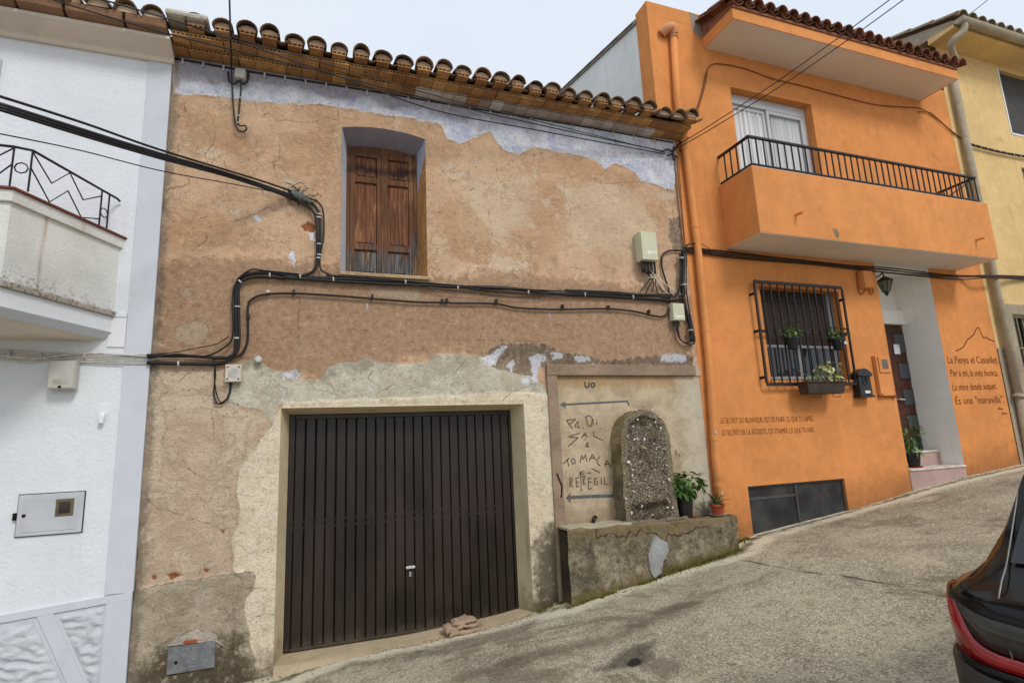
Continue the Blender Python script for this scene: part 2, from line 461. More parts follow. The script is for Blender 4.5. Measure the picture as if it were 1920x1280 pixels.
def build_old_wall():
    st = .0115
    def line(a, b, must):
        must = sorted(must); out = []
        ks = [a] + [m for m in must if a < m < b] + [b]
        for p, q in zip(ks[:-1], ks[1:]):
            n = max(int(round((q - p) / st)), 1); out += list(np.linspace(p, q, n, endpoint=False))
        return np.array(out + [b])
    xs = line(OLD_X0, OLD_X1, [GX0, GX1, WX0, WX1, NX0]); zs = line(-.35, OLD_TOP, [GZ1, WZ0, WZ1, NZ1])
    X, Z = np.meshgrid(xs, zs); nx, nz = len(xs), len(zs)
    # arched head of the window
    u = np.clip((X - WX0) / (WX1 - WX0), 0, 1) * 2 - 1
    rise = .058 * (1 - u ** 2)
    Z = Z + np.where((X >= WX0) & (X <= WX1), rise * np.clip(1 - np.abs(Z - WZ1) / .42, 0, 1), 0)
    pxs = X.ravel(); pzs = Z.ravel()
    # low frequency unevenness
    nz1 = np.array([mnoise.noise(Vector((x * .9, z * .9, 1.7))) for x, z in zip(pxs[::1], pzs[::1])])
    nz2 = np.array([mnoise.noise(Vector((x * 6, z * 6, 4.1))) for x, z in zip(pxs, pzs)])
    def reg(name, polys, amp=.5):
        d = np.full(pxs.shape, .6)
        for p in polys: d = np.minimum(d, sdf(pxs, pzs, w(p)))
        return np.clip(d, -amp, amp)
    A = {}
    A['blue'] = reg('blue', [[(322, 95), (325, 178), (360, 176), (400, 182), (440, 186), (480, 192), (530, 193), (600, 197), (660, 205), (720, 216), (790, 226), (826, 236), (838, 262), (862, 270), (890, 258), (918, 248), (930, 268), (948, 284), (972, 290), (1000, 278), (1040, 283), (1090, 293), (1120, 302), (1133, 318), (1150, 308), (1174, 312), (1190, 326), (1202, 338), (1224, 346), (1262, 358), (1280, 262), (1262, 240), (800, 160)]])
    A['bluedark'] = reg('bd', [[(318, 95), (325, 150), (400, 160), (470, 160), (620, 178), (800, 215), (1000, 240), (1000, 215), (800, 180), (470, 120)]])
    A['cream'] = reg('cream', [[(440, 1290), (440, 1215), (440, 1130), (455, 1085), (438, 1068), (440, 1040), (434, 1010), (446, 985), (450, 955), (444, 925), (448, 885), (462, 862), (478, 840), (490, 822), (510, 800), (530, 755), (985, 735), (1030, 740), (1036, 800), (1046, 985), (1040, 1000), (1075, 1000), (1080, 1180), (1000, 1180), (990, 1165), (700, 1200)]])
    A['greyband'] = reg('gb', [[(428, 752), (425, 690), (480, 672), (505, 690), (535, 700), (560, 712), (600, 712), (617, 688), (640, 676), (662, 680), (690, 670), (712, 680), (760, 682), (800, 678), (822, 662), (870, 664), (905, 668), (930, 690), (965, 700), (1000, 706), (1030, 735), (1034, 800), (990, 790), (985, 752), (522, 758), (515, 800), (505, 785), (490, 768), (430, 762)]])
    A['concrete'] = reg('con', [[(222, 1112), (300, 1096), (380, 1082), (440, 1073), (470, 1069), (479, 1080), (478, 1098), (462, 1120), (458, 1140), (466, 1170), (470, 1205), (478, 1230), (470, 1290), (215, 1290)]])
    A['rough'] = reg('ro', [[(286, 490), (420, 478), (600, 490), (800, 520), (960, 505), (1240, 540), (1300, 560), (1300, 690), (1000, 690), (900, 665), (830, 660), (700, 690), (600, 715), (480, 690), (430, 690), (280, 670)]])
    A['pale'] = reg('pa', [[(272, 690), (430, 690), (430, 760), (540, 770), (520, 845), (490, 900), (490, 1060), (490, 1130), (225, 1160), (240, 900)]])
    A['white'] = reg('wh', [zz(820, 380, 3.764)([(305, 1090), (350, 1075), (400, 1060), (440, 1020), (490, 1000), (500, 1020), (450, 1070), (420, 1110), (410, 1150), (350, 1160), (320, 1130)]),
                            zz(820, 380, 3.764)([(640, 1085), (700, 1070), (760, 1075), (780, 1110), (740, 1130), (715, 1180), (700, 1270), (670, 1270), (660, 1150)]),
                            zz(820, 380, 3.764)([(800, 1045), (900, 1060), (860, 1110), (820, 1100)]), zz(820, 380, 3.764)([(960, 1085), (1060, 1080), (1090, 1120), (990, 1130)]),
                            zz(820, 380, 3.764)([(1570, 1080), (1640, 1065), (1760, 1075), (1755, 1120), (1640, 1130), (1580, 1125)]), zz(820, 380, 3.764)([(490, 1150), (530, 1110), (550, 1140), (520, 1190)]),
                            zz(820, 380, 3.764)([(600, 1240), (640, 1230), (640, 1280), (590, 1270)]),
                            zz(400, 640, 9.14)([(1170, 530), (1400, 500), (1500, 560), (1490, 640), (1200, 660)]),
                            [(540, 470), (556, 475), (552, 500), (546, 498)], [(578, 430), (592, 434), (590, 452), (580, 452)], [(500, 545), (508, 548), (505, 572)], [(686, 560), (692, 565), (688, 582)], [(1028, 576), (1034, 580), (1030, 592)],
                            [(476, 402), (490, 406), (486, 414), (474, 414)], [(438, 390), (452, 392), (448, 398)]])
    A['greypatch'] = reg('gp', [[(1256, 410), (1276, 404), (1282, 470), (1262, 468), (1254, 440)], [(1240, 668), (1300, 668), (1300, 690), (1240, 690)],
                                zz(820, 380, 3.764)([(300, 1080), (470, 990), (760, 1000), (880, 1050), (1110, 1090), (1150, 1115), (1330, 1100), (1560, 1080), (1790, 1060), (1790, 1150), (720, 1150), (680, 1280), (560, 1280), (330, 1170)])])
    A['moss'] = reg('mo', [[(1052, 975), (1030, 985), (1012, 1010), (1003, 1040), (996, 1170), (1085, 1170), (1080, 975)], [(235, 1290), (260, 1240), (300, 1215), (400, 1215), (440, 1190), (462, 1200), (470, 1260), (470, 1290)]])
    A['lightpatch'] = reg('lp', [[(330, 608), (375, 602), (396, 615), (385, 640), (345, 650), (328, 632)], [(600, 440), (640, 300), (640, 240), (610, 380)], [(270, 700), (300, 690), (310, 840), (285, 930), (262, 900)], [(880, 320), (1000, 330), (1000, 420), (900, 470), (850, 420)], [(1040, 350), (1160, 330), (1240, 420), (1180, 480), (1080, 470)],
                                 [(300, 745), (420, 740), (480, 775), (500, 790), (470, 800), (400, 770), (310, 772)]])
    A['brickhole'] = reg('bh', [[(565, 424), (578, 416), (594, 424), (588, 436), (572, 434)], zz(220, 1020, 4.92)([(465, 280), (540, 262), (600, 290), (490, 325)]), zz(220, 1020, 4.92)([(320, 290), (355, 285), (360, 325), (325, 325)]), zz(220, 1020, 4.92)([(785, 228), (845, 235), (820, 262)]), zz(240, 640, 2.78)([(480, 985), (510, 980), (495, 1002)])])
    cz2 = zz(750, 188, 3.42)
    A['tanpatch'] = reg('tp', [cz2([(240, 690), (330, 640), (430, 660), (500, 740), (572, 830), (580, 950), (550, 1050), (440, 1040), (330, 1000), (300, 870)]), cz2([(870, 500), (990, 520), (1045, 600), (1060, 690), (960, 640), (890, 600)]), cz2([(780, 400), (1000, 350), (1250, 400), (1520, 500), (1500, 560), (1200, 520), (1000, 470), (820, 470)]), cz2([(1560, 660), (1700, 640), (1740, 800), (1650, 820)]),
                                 [(345, 210), (430, 215), (470, 260), (440, 290), (360, 280)], [(520, 250), (620, 245), (630, 330), (560, 330)], [(300, 420), (420, 400), (430, 460), (320, 470)]])
    A['flake'] = reg('fl', [cz2(p) for p in ([(430, 1130), (450, 1080), (488, 1058), (470, 1120)], [(812, 770), (850, 790), (885, 815), (860, 828), (822, 806)], [(905, 640), (968, 610), (972, 690), (930, 680)], [(998, 722), (1028, 735), (1022, 772), (1004, 768)], [(450, 938), (480, 930), (474, 975), (452, 968)], [(476, 898), (510, 890), (505, 915), (482, 915)], [(300, 480), (420, 440), (440, 500), (330, 520)], [(1310, 600), (1400, 610), (1420, 690), (1370, 660)], [(255, 400), (330, 390), (380, 430), (290, 460)], [(1000, 540), (1100, 560), (1120, 640), (1060, 620)], [(590, 980), (700, 1000), (880, 1060), (700, 1110), (570, 1070)], [(840, 420), (870, 415), (900, 500), (860, 520)], [(1640, 590), (1760, 600), (1750, 640), (1650, 640)], [(300, 1090), (360, 1100), (340, 1140)], [(220, 930), (310, 920), (320, 970), (240, 980)])]
        + [[(430, 395), (448, 388), (454, 398), (440, 404)], [(300, 300), (335, 285), (352, 300), (330, 312)], [(360, 285), (385, 270), (420, 285), (400, 300)], [(520, 330), (560, 340), (545, 352)], [(335, 560), (350, 540), (362, 556)], [(690, 535), (790, 545), (780, 560), (700, 556)], [(330, 610), (375, 602), (396, 615), (385, 640), (345, 650), (328, 632)], [(285, 700), (420, 690), (425, 720), (330, 735)], [(300, 740), (420, 738), (500, 790), (470, 800), (400, 768), (310, 770)], [(270, 760), (310, 770), (300, 900), (262, 900)], [(600, 690), (625, 682), (700, 680), (690, 690)]])
    # cracks
    ck = [[(345, 195), (352, 230), (338, 262), (330, 300)], [(395, 215), (405, 245), (400, 270), (385, 290), (392, 320)], [(430, 200), (440, 225)], [(478, 190), (484, 218), (505, 212), (520, 225), (560, 228), (590, 230), (610, 220), (635, 226), (634, 190)],
          [(372, 320), (395, 308), (402, 296)], [(470, 285), (500, 300), (530, 315), (545, 335), (560, 345)], [(525, 250), (524, 300), (512, 305), (520, 335)], [(350, 330), (357, 345), (340, 350), (302, 356)], [(490, 340), (492, 365), (510, 372)],
          [(420, 300), (430, 330), (424, 355)], [(440, 415), (470, 405), (500, 390), (520, 395)], [(330, 400), (350, 420), (390, 405)], [(360, 470), (390, 450), (386, 435), (400, 420)],
          [(930, 300), (932, 330), (950, 352), (975, 365)], [(918, 222), (918, 245), (930, 265)], [(1105, 330), (1130, 345), (1200, 340)], [(840, 340), (850, 355), (880, 358), (892, 352)], [(812, 400), (830, 398), (845, 410)], [(915, 390), (922, 440), (920, 470)],
          [(1060, 330), (1058, 365), (1070, 395)], [(960, 440), (985, 450), (992, 480)], [(1130, 430), (1150, 455)], [(1255, 340), (1262, 400), (1268, 480)], [(800, 535), (830, 560), (840, 600), (836, 640)], [(655, 590), (664, 600), (665, 622), (690, 618)], [(640, 505), (640, 480)],
          [(562, 530), (560, 560), (558, 640)], [(930, 620), (945, 650), (942, 660)], [(850, 700), (870, 680)], [(985, 610), (975, 640), (980, 655)], [(1040, 600), (1060, 620)], [(825, 636), (900, 638), (1000, 640), (1060, 636)],
          [(308, 742), (330, 720), (345, 705), (358, 698)], [(340, 860), (355, 882), (400, 905), (430, 915)], [(274, 935), (290, 950), (340, 965), (400, 985), (418, 995)], [(395, 770), (400, 800), (398, 830)], [(430, 755), (460, 765), (490, 770), (508, 798)],
          [(232, 1112), (300, 1096), (380, 1083), (440, 1074), (476, 1070), (480, 1085)], [(480, 930), (445, 925)], [(460, 1100), (520, 1105)], [(463, 1155), (515, 1150)], [(470, 1268), (500, 1250), (512, 1262)], [(330, 1200), (350, 1182), (372, 1176), (382, 1184), (405, 1186), (415, 1205)],
          [(575, 710), (590, 730), (620, 735), (640, 745)], [(700, 690), (690, 710), (720, 730), (740, 720)], [(1000, 720), (960, 735), (940, 752)], [(500, 700), (540, 735), (528, 760)],
          [(1010, 200 + 60), (1020, 300)], [(740, 590), (760, 600), (765, 620)], [(1070, 500), (1110, 510)], [(300, 520), (320, 560), (310, 600)], [(440, 520), (430, 560)], [(1200, 600), (1215, 640)]]
    crk = np.full(pxs.shape, .2)
    for i, c in enumerate(ck):
        c2 = jag(w(c), .009, .03, i)
        P = np.array(c2); lo = P.min(0) - .12; hi = P.max(0) + .12
        m = (pxs > lo[0]) & (pxs < hi[0]) & (pzs > lo[1]) & (pzs < hi[1])
        crk[m] = np.minimum(crk[m], sdf(pxs[m], pzs[m], c2, False))
    A['crack'] = np.clip(crk, 0, .1)
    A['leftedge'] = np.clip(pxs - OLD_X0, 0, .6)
    A['foot'] = np.array([0.]) + np.clip(pzs - np.interp(pxs, [-3, -1.4, -.22, 2.41, 2.7, 5.04], [-.2, -.09, 0, .17, .25, .6]), -.2, 2)
    sm = lambda d, a: np.clip(.5 - d / a, 0, 1)
    rl = .006 * nz1 + .0025 * nz2
    rl += .016 * sm(A['cream'] + .03 * nz2, .012) + .011 * sm(A['blue'] + .03 * nz2, .012) + .014 * sm(A['concrete'], .02) + .005 * sm(A['greyband'] + .02 * nz2, .03) - .02 * sm(A['brickhole'], .03) + .004 * sm(A['white'], .02)
    rl -= .03 * np.clip(1 - A['leftedge'] / .06, 0, 1) * (.6 + nz2)
    bs = (np.abs(Z - OLD_TOP) < .001) | (np.abs(X - OLD_X1) < .001)
    Y = np.where(bs.ravel(), 0, -rl)
    idx = np.arange(nx * nz).reshape(nz, nx)
    cx = (xs[:-1] + xs[1:]) / 2; cz = (zs[:-1] + zs[1:]) / 2
    CX, CZ = np.meshgrid(cx, cz)
    hole = ((CX > GX0) & (CX < GX1) & (CZ < GZ1)) | ((CX > WX0) & (CX < WX1) & (CZ > WZ0) & (CZ < WZ1)) | ((CX > NX0) & (CZ < NZ1))
    f = np.stack([idx[:-1, :-1], idx[:-1, 1:], idx[1:, 1:], idx[1:, :-1]], -1)[~hole]
    used = np.unique(f); remap = -np.ones(nx * nz, int); remap[used] = np.arange(len(used))
    off = off_of(old)
    co = np.stack([pxs, Y, pzs], -1)[used] - np.array(off)
    f = remap[f]
    me = bpy.data.meshes.new('wall')
    me.vertices.add(len(co)); me.vertices.foreach_set('co', co.astype(np.float32).ravel())
    me.loops.add(f.size); me.loops.foreach_set('vertex_index', f.astype(np.int32).ravel())
    me.polygons.add(len(f)); me.polygons.foreach_set('loop_start', np.arange(0, f.size, 4, dtype=np.int32)); me.polygons.foreach_set('loop_total', np.full(len(f), 4, np.int32))
    me.update(calc_edges=True); me.validate()
    me.polygons.foreach_set('use_smooth', np.ones(len(f), bool))
    for k, v in A.items(): set_attr(me, k, v[used])
    o = bpy.data.objects.new('wall', me); link(o, old)
    # ---- material
    g = G('weathered_layered_plaster', .93, .12)
    n1 = g.noise(1.3, 6, .62, dist=.15); n2 = g.noise(4.2, 7, .70); n3 = g.noise(15, 7, .72); n4 = g.noise(60, 5, .75)
    ctr = lambda n, a: g.mul(g.addm(n, -.5), a)
    def edge(name, a2=.16, a3=.10, lo=.006, hi=-.006, off=0):
        d = g.addm(g.addm(g.attr(name), off), g.addm(ctr(n2, a2), ctr(n3, a3)))
        return g.sm(d, lo, hi)
    k = g.mix(g.sm(n1, .36, .64), C(198, 156, 120), C(220, 184, 148))
    k = g.mix(g.mul(g.sm(n2, .46, .62), .6), k, C(212, 170, 130))
    mk = g.noise(2.6, 9, .76, g.map(loc=(7, 0, 2)), .12)
    k = g.mix(g.mul(g.sm(mk, .53, .62), .5), k, C(222, 194, 162))
    k = g.mix(g.mul(g.sm(g.noise(3.4, 8, .7, g.map(loc=(1, 4, 9)), .1), .56, .66), .55), k, C(172, 130, 98))
    k = g.mix(g.mul(g.sm(g.noise(1.9, 6, .7, g.map(loc=(3, 4, 1))), .54, .70), .45), k, C(176, 152, 126))
    k = g.mix(g.mul(edge('lightpatch', .5, .2, .05, -.12), .5), k, C(220, 200, 168))
    k = g.mix(g.mul(edge('tanpatch', .10, .12, .01, -.01), .55), k, g.mix(n2, C(186, 142, 100), C(206, 160, 116)))
    # rougher, redder render of the middle band
    rb = g.mix(g.sm(n3, .40, .62), C(196, 150, 116), C(220, 178, 140))
    rb = g.mix(g.mul(g.sm(mk, .5, .6), .5), rb, C(224, 182, 144))
    rb = g.mix(g.mul(g.sm(n4, .56, .7), .45), rb, C(124, 90, 68))
    rb = g.mix(g.mul(g.sm(g.vor(34), .16, .06), g.sm(n2, .46, .56)), rb, C(92, 66, 50))
    rb = g.mix(g.mul(g.sm(g.noise(3.1, 8, .75, g.map(loc=(5, 5, 5)), .1), .54, .62), .55), rb, C(222, 178, 136))
    k = g.mix(g.mul(edge('rough', .55, .25, .08, -.08), .66), k, rb)
    # pale lower render
    pb = g.mix(g.sm(n2, .38, .62), C(194, 168, 142), C(214, 191, 164))
    pb = g.mix(g.mul(g.sm(mk, .5, .62), .6), pb, C(218, 200, 172))
    pb = g.mix(g.mul(g.sm(g.noise(6, 8, .75, g.map(loc=(2, 2, 8))), .57, .66), .6), pb, C(142, 112, 86))
    pb = g.mix(g.mul(edge('lightpatch', .4, .2, .03, -.1), .6), pb, C(214, 198, 168))
    k = g.mix(g.mul(edge('pale', .3, .2, .06, -.04), .92), k, pb)
    fk = g.addm(g.attr('flake'), g.addm(ctr(n2, .22), ctr(n3, .14)))
    k = g.mix(g.mul(g.sm(fk, .004, -.004), .62), k, g.mix(n3, C(206, 180, 148), C(232, 212, 184)))
    lip = g.math('ABSOLUTE', g.addm(fk, .001)); lip2 = g.math('ABSOLUTE', g.addm(mk, -.535))
    lipm = g.math('MAXIMUM', g.mul(g.sm(lip, .010, .002), g.sm(n1, .45, .55)), g.mul(g.sm(lip2, .004, .001), g.sm(n2, .48, .56)))
    k = g.mix(g.mul(lipm, .42), k, C(116, 84, 60))
    chip = g.vor(8.5); chipm = g.mul(g.sm(chip, .075, .045), g.sm(g.noise(2.3, 4, .6, g.map(loc=(4, 4, 4))), .54, .58))
    k = g.mix(g.mul(chipm, .65), k, C(108, 76, 54))
    # grey exposed base coat
    gp = g.mix(g.sm(n3, .38, .62), C(120, 104, 86), C(158, 142, 120))
    k = g.mix(g.mul(edge('greypatch', .12, .14, .012, -.012), .9), k, gp)
    # cement round the garage
    gb = g.mix(g.sm(n2, .38, .62), C(196, 186, 162), C(216, 210, 190))
    gb = g.mix(g.mul(g.sm(g.noise(1.9, 6, .65, g.map(loc=(9, 1, 4))), .5, .66), .5), gb, C(160, 150, 130))
    gb = g.mix(g.mul(g.sm(g.noise(2.2, 5, .65, g.map(loc=(2, 1, 3))), .6, .72), .4), gb, C(206, 160, 96))
    k = g.mix(edge('greyband', .10, .08), k, gb)
    cr = g.mix(g.sm(n2, .36, .64), C(226, 210, 178), C(240, 227, 200))
    cr = g.mix(g.mul(g.sm(g.noise(1.6, 5, .6, g.map(loc=(4, 8, 1))), .52, .7), .4), cr, C(228, 198, 152))
    cr = g.mix(g.mul(g.sm(n4, .5, .75), .2), cr, C(180, 162, 124))
    k = g.mix(edge('cream', .07, .07), k, cr)
    # limewash band below the eaves
    bl = g.mix(g.sm(n2, .36, .60), C(196, 200, 218), C(224, 228, 236))
    bl = g.mix(g.mul(g.sm(g.noise(2.4, 6, .7, g.map(loc=(3, 0, 5))), .48, .62), .5), bl, C(158, 164, 208))
    gz = g.addm(g.attr('bluedark'), ctr(n1, .5))
    bl = g.mix(g.mul(g.sm(gz, .04, -.05), .7), bl, C(150, 142, 156))
    bl = g.mix(g.mul(g.sm(g.noise(7, 7, .75), .57, .66), .7), bl, C(196, 168, 142))
    be = g.addm(g.attr('blue'), g.addm(ctr(n2, .10), ctr(n3, .10)))
    k = g.mix(g.sm(be, .006, -.006), k, g.mix(g.sm(be, -.03, -.012), bl, C(224, 226, 234)))
    # white flakes, holes, concrete patch, dirt
    k = g.mix(edge('white', .10, .22, .006, -.006, .004), k, g.mix(n3, C(214, 216, 226), C(238, 238, 242)))
    cc = g.mix(g.sm(n2, .36, .64), C(164, 150, 126), C(190, 176, 152))
    cc = g.mix(g.mul(g.sm(g.noise(2.8, 7, .7, g.map(loc=(6, 6, 6))), .52, .68), .6), cc, C(182, 174, 156))
    k = g.mix(edge('concrete', .04, .05), k, cc)
    k = g.mix(edge('brickhole', .03, .04), k, C(158, 92, 44))
    k = g.mix(g.mul(edge('moss', .5, .3, .10, -.10), .85), k, g.mix(n3, C(52, 46, 30), C(98, 88, 60)))
    fd = g.addm(g.attr('foot'), ctr(n2, .9))
    k = g.mix(g.mul(g.sm(fd, .34, -.15), .78), k, C(78, 68, 50))
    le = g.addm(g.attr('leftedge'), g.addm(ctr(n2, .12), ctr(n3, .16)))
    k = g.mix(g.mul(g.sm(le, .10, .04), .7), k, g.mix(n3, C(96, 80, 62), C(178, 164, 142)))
    # pits and cracks
    pit = g.mul(g.sm(g.noise(42, 4, .6, g.map(loc=(1, 1, 1))), .66, .72), g.sm(n2, .42, .6))
    k = g.mix(g.mul(pit, .6), k, C(84, 58, 40))
    ca = g.addm(g.attr('crack'), g.addm(ctr(n4, .010), ctr(n3, .012)))
    cf = g.mul(g.sm(ca, .0065, .001), g.sm(n2, .40, .50))
    vc = g.vor(1.9, g.warp(5, .22), 'DISTANCE_TO_EDGE')
    cf2 = g.mul(g.sm(vc, .005, .001), g.sm(g.noise(1.1, 3, .5, g.map(loc=(8, 2, 2))), .54, .64))
    k = g.mix(g.mul(cf2, .3), k, C(98, 70, 50))
    k = g.mix(g.mul(cf, .55), k, C(96, 70, 52))
    k = g.mix(g.mul(g.sm(n4, .48, .68), .42), k, C(122, 96, 74))
    k = g.mix(g.mul(g.sm(n3, .56, .66), .38), k, C(236, 214, 182))
    k = g.mix(g.mul(g.sm(n3, .44, .33), .42), k, C(116, 88, 66))
    hs = g.n.new('ShaderNodeHueSaturation'); hs.inputs['Saturation'].default_value = .93; hs.inputs['Value'].default_value = 1.03; g.t.links.new(k, hs.inputs['Color']); k = hs.outputs[0]
    g.col(k)
    h = g.addm(g.mul(n3, .8), g.mul(n4, .45)); h = g.addm(h, g.mul(n2, .6)); h = g.addm(h, g.mul(edge('rough', .55, .25, .08, -.08), g.mul(n4, 1.2)))
    h = g.addm(h, g.mul(cf, -.25)); h = g.addm(h, g.mul(pit, -.6)); h = g.addm(h, g.mul(g.sm(mk, .53, .56), .14)); h = g.addm(h, g.mul(cf2, -.08))
    g.bump(h, .024)
    me.materials.append(g.m)
    M['old_plaster'] = g.m
    return o
build_old_wall()

# sides, rear and roof body of the house
b = MB(); b.box(OLD_X0, OLD_X1, .55, 7.5, -.5, 6.2)
obj('rear_walls', b, M['back'], old)
b = MB()
for a, c in ((OLD_X0 + .002, OLD_X0 + .05), (OLD_X1 - .05, OLD_X1 - .002)): b.box(a, c, .04, .549, -.5, 6.2)
b.box(OLD_X0 + .05, OLD_X1 - .05, .04, .549, 6.15, 6.2)
obj('return_wall', b, M['back'], old)

# --- window recess and shutters
tan = plaster('ochre_reveal', C(186, 138, 88), .10, C(140, 104, 70), .4, .006, .3)
bluep = plaster('mauve_limewash', C(150, 146, 162), .08, C(120, 110, 114), .4, .006, .2)
DW = .30
ix0, ix1, iz0, iz1 = .405, 1.235, 3.985, 5.66
def arch(x0, x1, z, rise, n=12):
    return [(x0 + (x1 - x0) * i / n, z + rise * (1 - (2 * i / n - 1) ** 2)) for i in range(n + 1)]
b = MB(); ao = arch(WX0, WX1, WZ1, .058); ai = arch(ix0, ix1, iz1 - .03, .045)
for i in range(12):
    b.quad((*[ao[i][0]], -.004, ao[i][1]), (ao[i + 1][0], -.004, ao[i + 1][1]), (ai[i + 1][0], DW, ai[i + 1][1]), (ai[i][0], DW, ai[i][1]))
obj('window_reveal', b, bluep, old)
b = MB(); b.quad((WX0, -.004, WZ0), (WX0, -.004, WZ1), (ix0, DW, iz1 - .03), (ix0, DW, iz0)); obj('window_jamb', b, plaster('flaking_whitewash', C(196, 196, 204), .08, C(140, 132, 128), .5, .006, .3), old)
b = MB()
gr = G('ochre_and_blue_reveal', .92, .12)
rp = gr.sep(); rn = gr.noise(7, 6, .7)
# the limewash survives only on the upper inner corner of this jamb
dd = gr.addm(gr.addm(gr.mul(rp[1], 1.25), gr.mul(gr.addm(rp[2], -5.2), -.62)), gr.mul(gr.addm(rn, -.5), .12))
kk = gr.mix(gr.sm(rn, .35, .65), C(168, 122, 76), C(196, 148, 96))
kk = gr.mix(gr.mul(gr.sm(gr.noise(3, 6, .7, gr.map(scale=(1, 1, .25))), .5, .7), .4), kk, C(138, 104, 70))
up = gr.sm(gr.addm(rp[2], gr.addm(gr.mul(rp[1], 1.6), gr.mul(gr.addm(rn, -.5), .18))), 5.52, 5.56)
gr.col(gr.mix(up, kk, gr.mix(rn, C(150, 154, 182), C(196, 200, 214)))); gr.bump(gr.noise(40, 5, .7), .006)
b.quad((WX1, -.004, WZ0), (WX1, -.004, WZ1), (ix1, DW, iz1 - .03), (ix1, DW, iz0))
obj('window_jamb', b, gr.m, old)
b = MB(); b.profx([(-.03, WZ0 - .05), (-.03, WZ0 - .012), (DW, iz0), (DW, WZ0 - .05)], WX0 - .015, WX1 + .02)
obj('window_sill', b, plaster('worn_sill', C(196, 168, 132), .12, C(100, 84, 66), .6, .02, 0, 2), old, .006)

def wood(name, red=True):
    g = G(name, .78, .2)
    z = g.sep()[2]
    grain = g.noise(16, 6, .65, g.map(scale=(3.2, 3.2, .14)), .3); gf = g.noise(60, 4, .7, g.map(scale=(2.4, 2.4, .05)))
    k = g.mix(g.sm(grain, .32, .68), C(92, 60, 44), C(146, 98, 70))
    k = g.mix(g.mul(g.sm(gf, .48, .66), .55), k, C(62, 34, 22))
    k = g.mix(g.mul(g.sm(g.noise(3, 5, .7, g.map(scale=(2.2, 1, .35), loc=(4, 0, 1))), .53, .66), .65), k, C(182, 136, 96))
    # sun bleached and greyed towards the sill: wear of the wood itself; dark wavy band high up
    zl = g.addm(z, g.mul(g.addm(g.noise(7, 6, .7, g.map(scale=(2.6, 1, .3))), -.5), 1.1))
    gry = g.mix(g.sm(grain, .35, .65), C(56, 55, 58), C(126, 124, 122)); gry = g.mix(g.mul(g.sm(gf, .5, .62), .6), gry, C(38, 36, 38))
    gry = g.mix(g.mul(g.sm(g.noise(6, 4, .6, g.map(scale=(3, 1, .3), loc=(2, 2, 2))), .58, .66), .8), gry, C(166, 126, 76))
    k = g.mix(g.sm(zl, 4.46, 4.22), k, gry)
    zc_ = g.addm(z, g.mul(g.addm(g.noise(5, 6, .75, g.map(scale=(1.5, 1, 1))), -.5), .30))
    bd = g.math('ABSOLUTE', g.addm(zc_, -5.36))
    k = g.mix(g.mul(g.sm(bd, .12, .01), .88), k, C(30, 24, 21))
    if not red:
        k = g.mix(.45, k, C(84, 62, 44))
        xr = g.addm(g.sep()[0], g.addm(g.mul(z, -.30), g.mul(g.addm(grain, -.5), .14)))
        k = g.mix(g.mul(g.sm(xr, -.22, -.12), .8), k, gry)
    g.col(k); g.bump(g.addm(g.mul(gf, .7), grain), .006); return g.m
M['wood'] = wood('weathered_brown_wood', False); M['wood_panel'] = wood('weathered_red_brown_panel')
b = MB()
b.box(ix0 - .03, ix0 + .03, DW - .03, DW + .05, iz0, iz1 - .03); b.box(ix1 - .035, ix1 + .03, DW - .03, DW + .05, iz0, iz1 - .03)
b.box(ix0 + .03, ix1 - .035, DW + .002, DW + .05, iz1 - .07, iz1 + .1)
obj('window_frame', b, M['wood'], old, .006)
b = MB(); b.box(ix0 - .05, ix1 + .05, DW + .075, DW + .09, iz0 - .02, iz1 + .1); obj('window_back', b, M['dark_hole'], old)
mid = (ix0 + ix1) / 2
for s, (a, c) in enumerate(((ix0 + .03, mid - .004), (mid + .004, ix1 - .035))):
    b = MB(); y0, y1 = DW - .012, DW + .03; stw = .062
    zt = iz1 - .072
    for q in ((a, a + stw), (c - stw, c)): b.box(q[0], q[1], y0, y1, iz0, zt)
    rails = [iz0, iz0 + .07, 4.34, 4.41, 5.19, 5.26, zt - .06, zt]
    for r0, r1 in zip(rails[::2], rails[1::2]): b.box(a + stw + .001, c - stw - .001, y0 + .003, y1, r0, r1)
    leaf = obj('shutter', b, M['wood'], old, .005)
    for r0, r1 in zip(rails[1:-1:2], rails[2::2]):
        b = MB(); n = 4
        x0, x1 = a + stw + .002, c - stw - .002
        b.box(x0, x1, y1 - .012, y1 - .004, r0 + .001, r1 - .001)
        ww = (x1 - x0 - .05) / n
        for i in range(n): b.box(x0 + .025 + i * ww + .0015, x0 + .025 + (i + 1) * ww - .0015, y1 - .021 - .002 * (i % 2), y1 - .0125, r0 + .025, r1 - .025)
        obj('panel', b, M['wood_panel'], leaf, .003)
b = MB(); b.box(mid - .012, mid + .014, DW - .024, DW - .0125, iz0 + .01, iz1 - .08); obj('cover_strip', b, M['wood'], old, .004)

# --- garage recess and door
DG = .25
jx0, jx1, jz1, jz0 = GX0 + .075, GX1 - .075, GZ1 - .05, .085
creamp = plaster('cream_reveal', C(204, 188, 154), .09, C(128, 112, 90), .55, .008, .6, 1, (C(120, 104, 84), .3))
b = MB()
b.quad((GX0, -.012, -.35), (GX0, -.012, GZ1), (jx0, DG, jz1), (jx0, DG, -.35))
b.quad((GX1, -.012, -.35), (GX1, -.012, GZ1), (jx1, DG, jz1), (jx1, DG, -.35))
b.quad((GX0, -.012, GZ1), (GX1, -.012, GZ1), (jx1, DG, jz1), (jx0, DG, jz1))
rv = obj('garage_reveal', b, creamp, old)
set_attr(rv.data, 'foot', [v.co.z + .1 - .1 for v in rv.data.vertices])
b = MB(); b.box(jx0 - .1, jx1 + .1, DG + .07, DG + .09, -.2, jz1 + .1); obj('garage_back', b, M['dark_hole'], old)
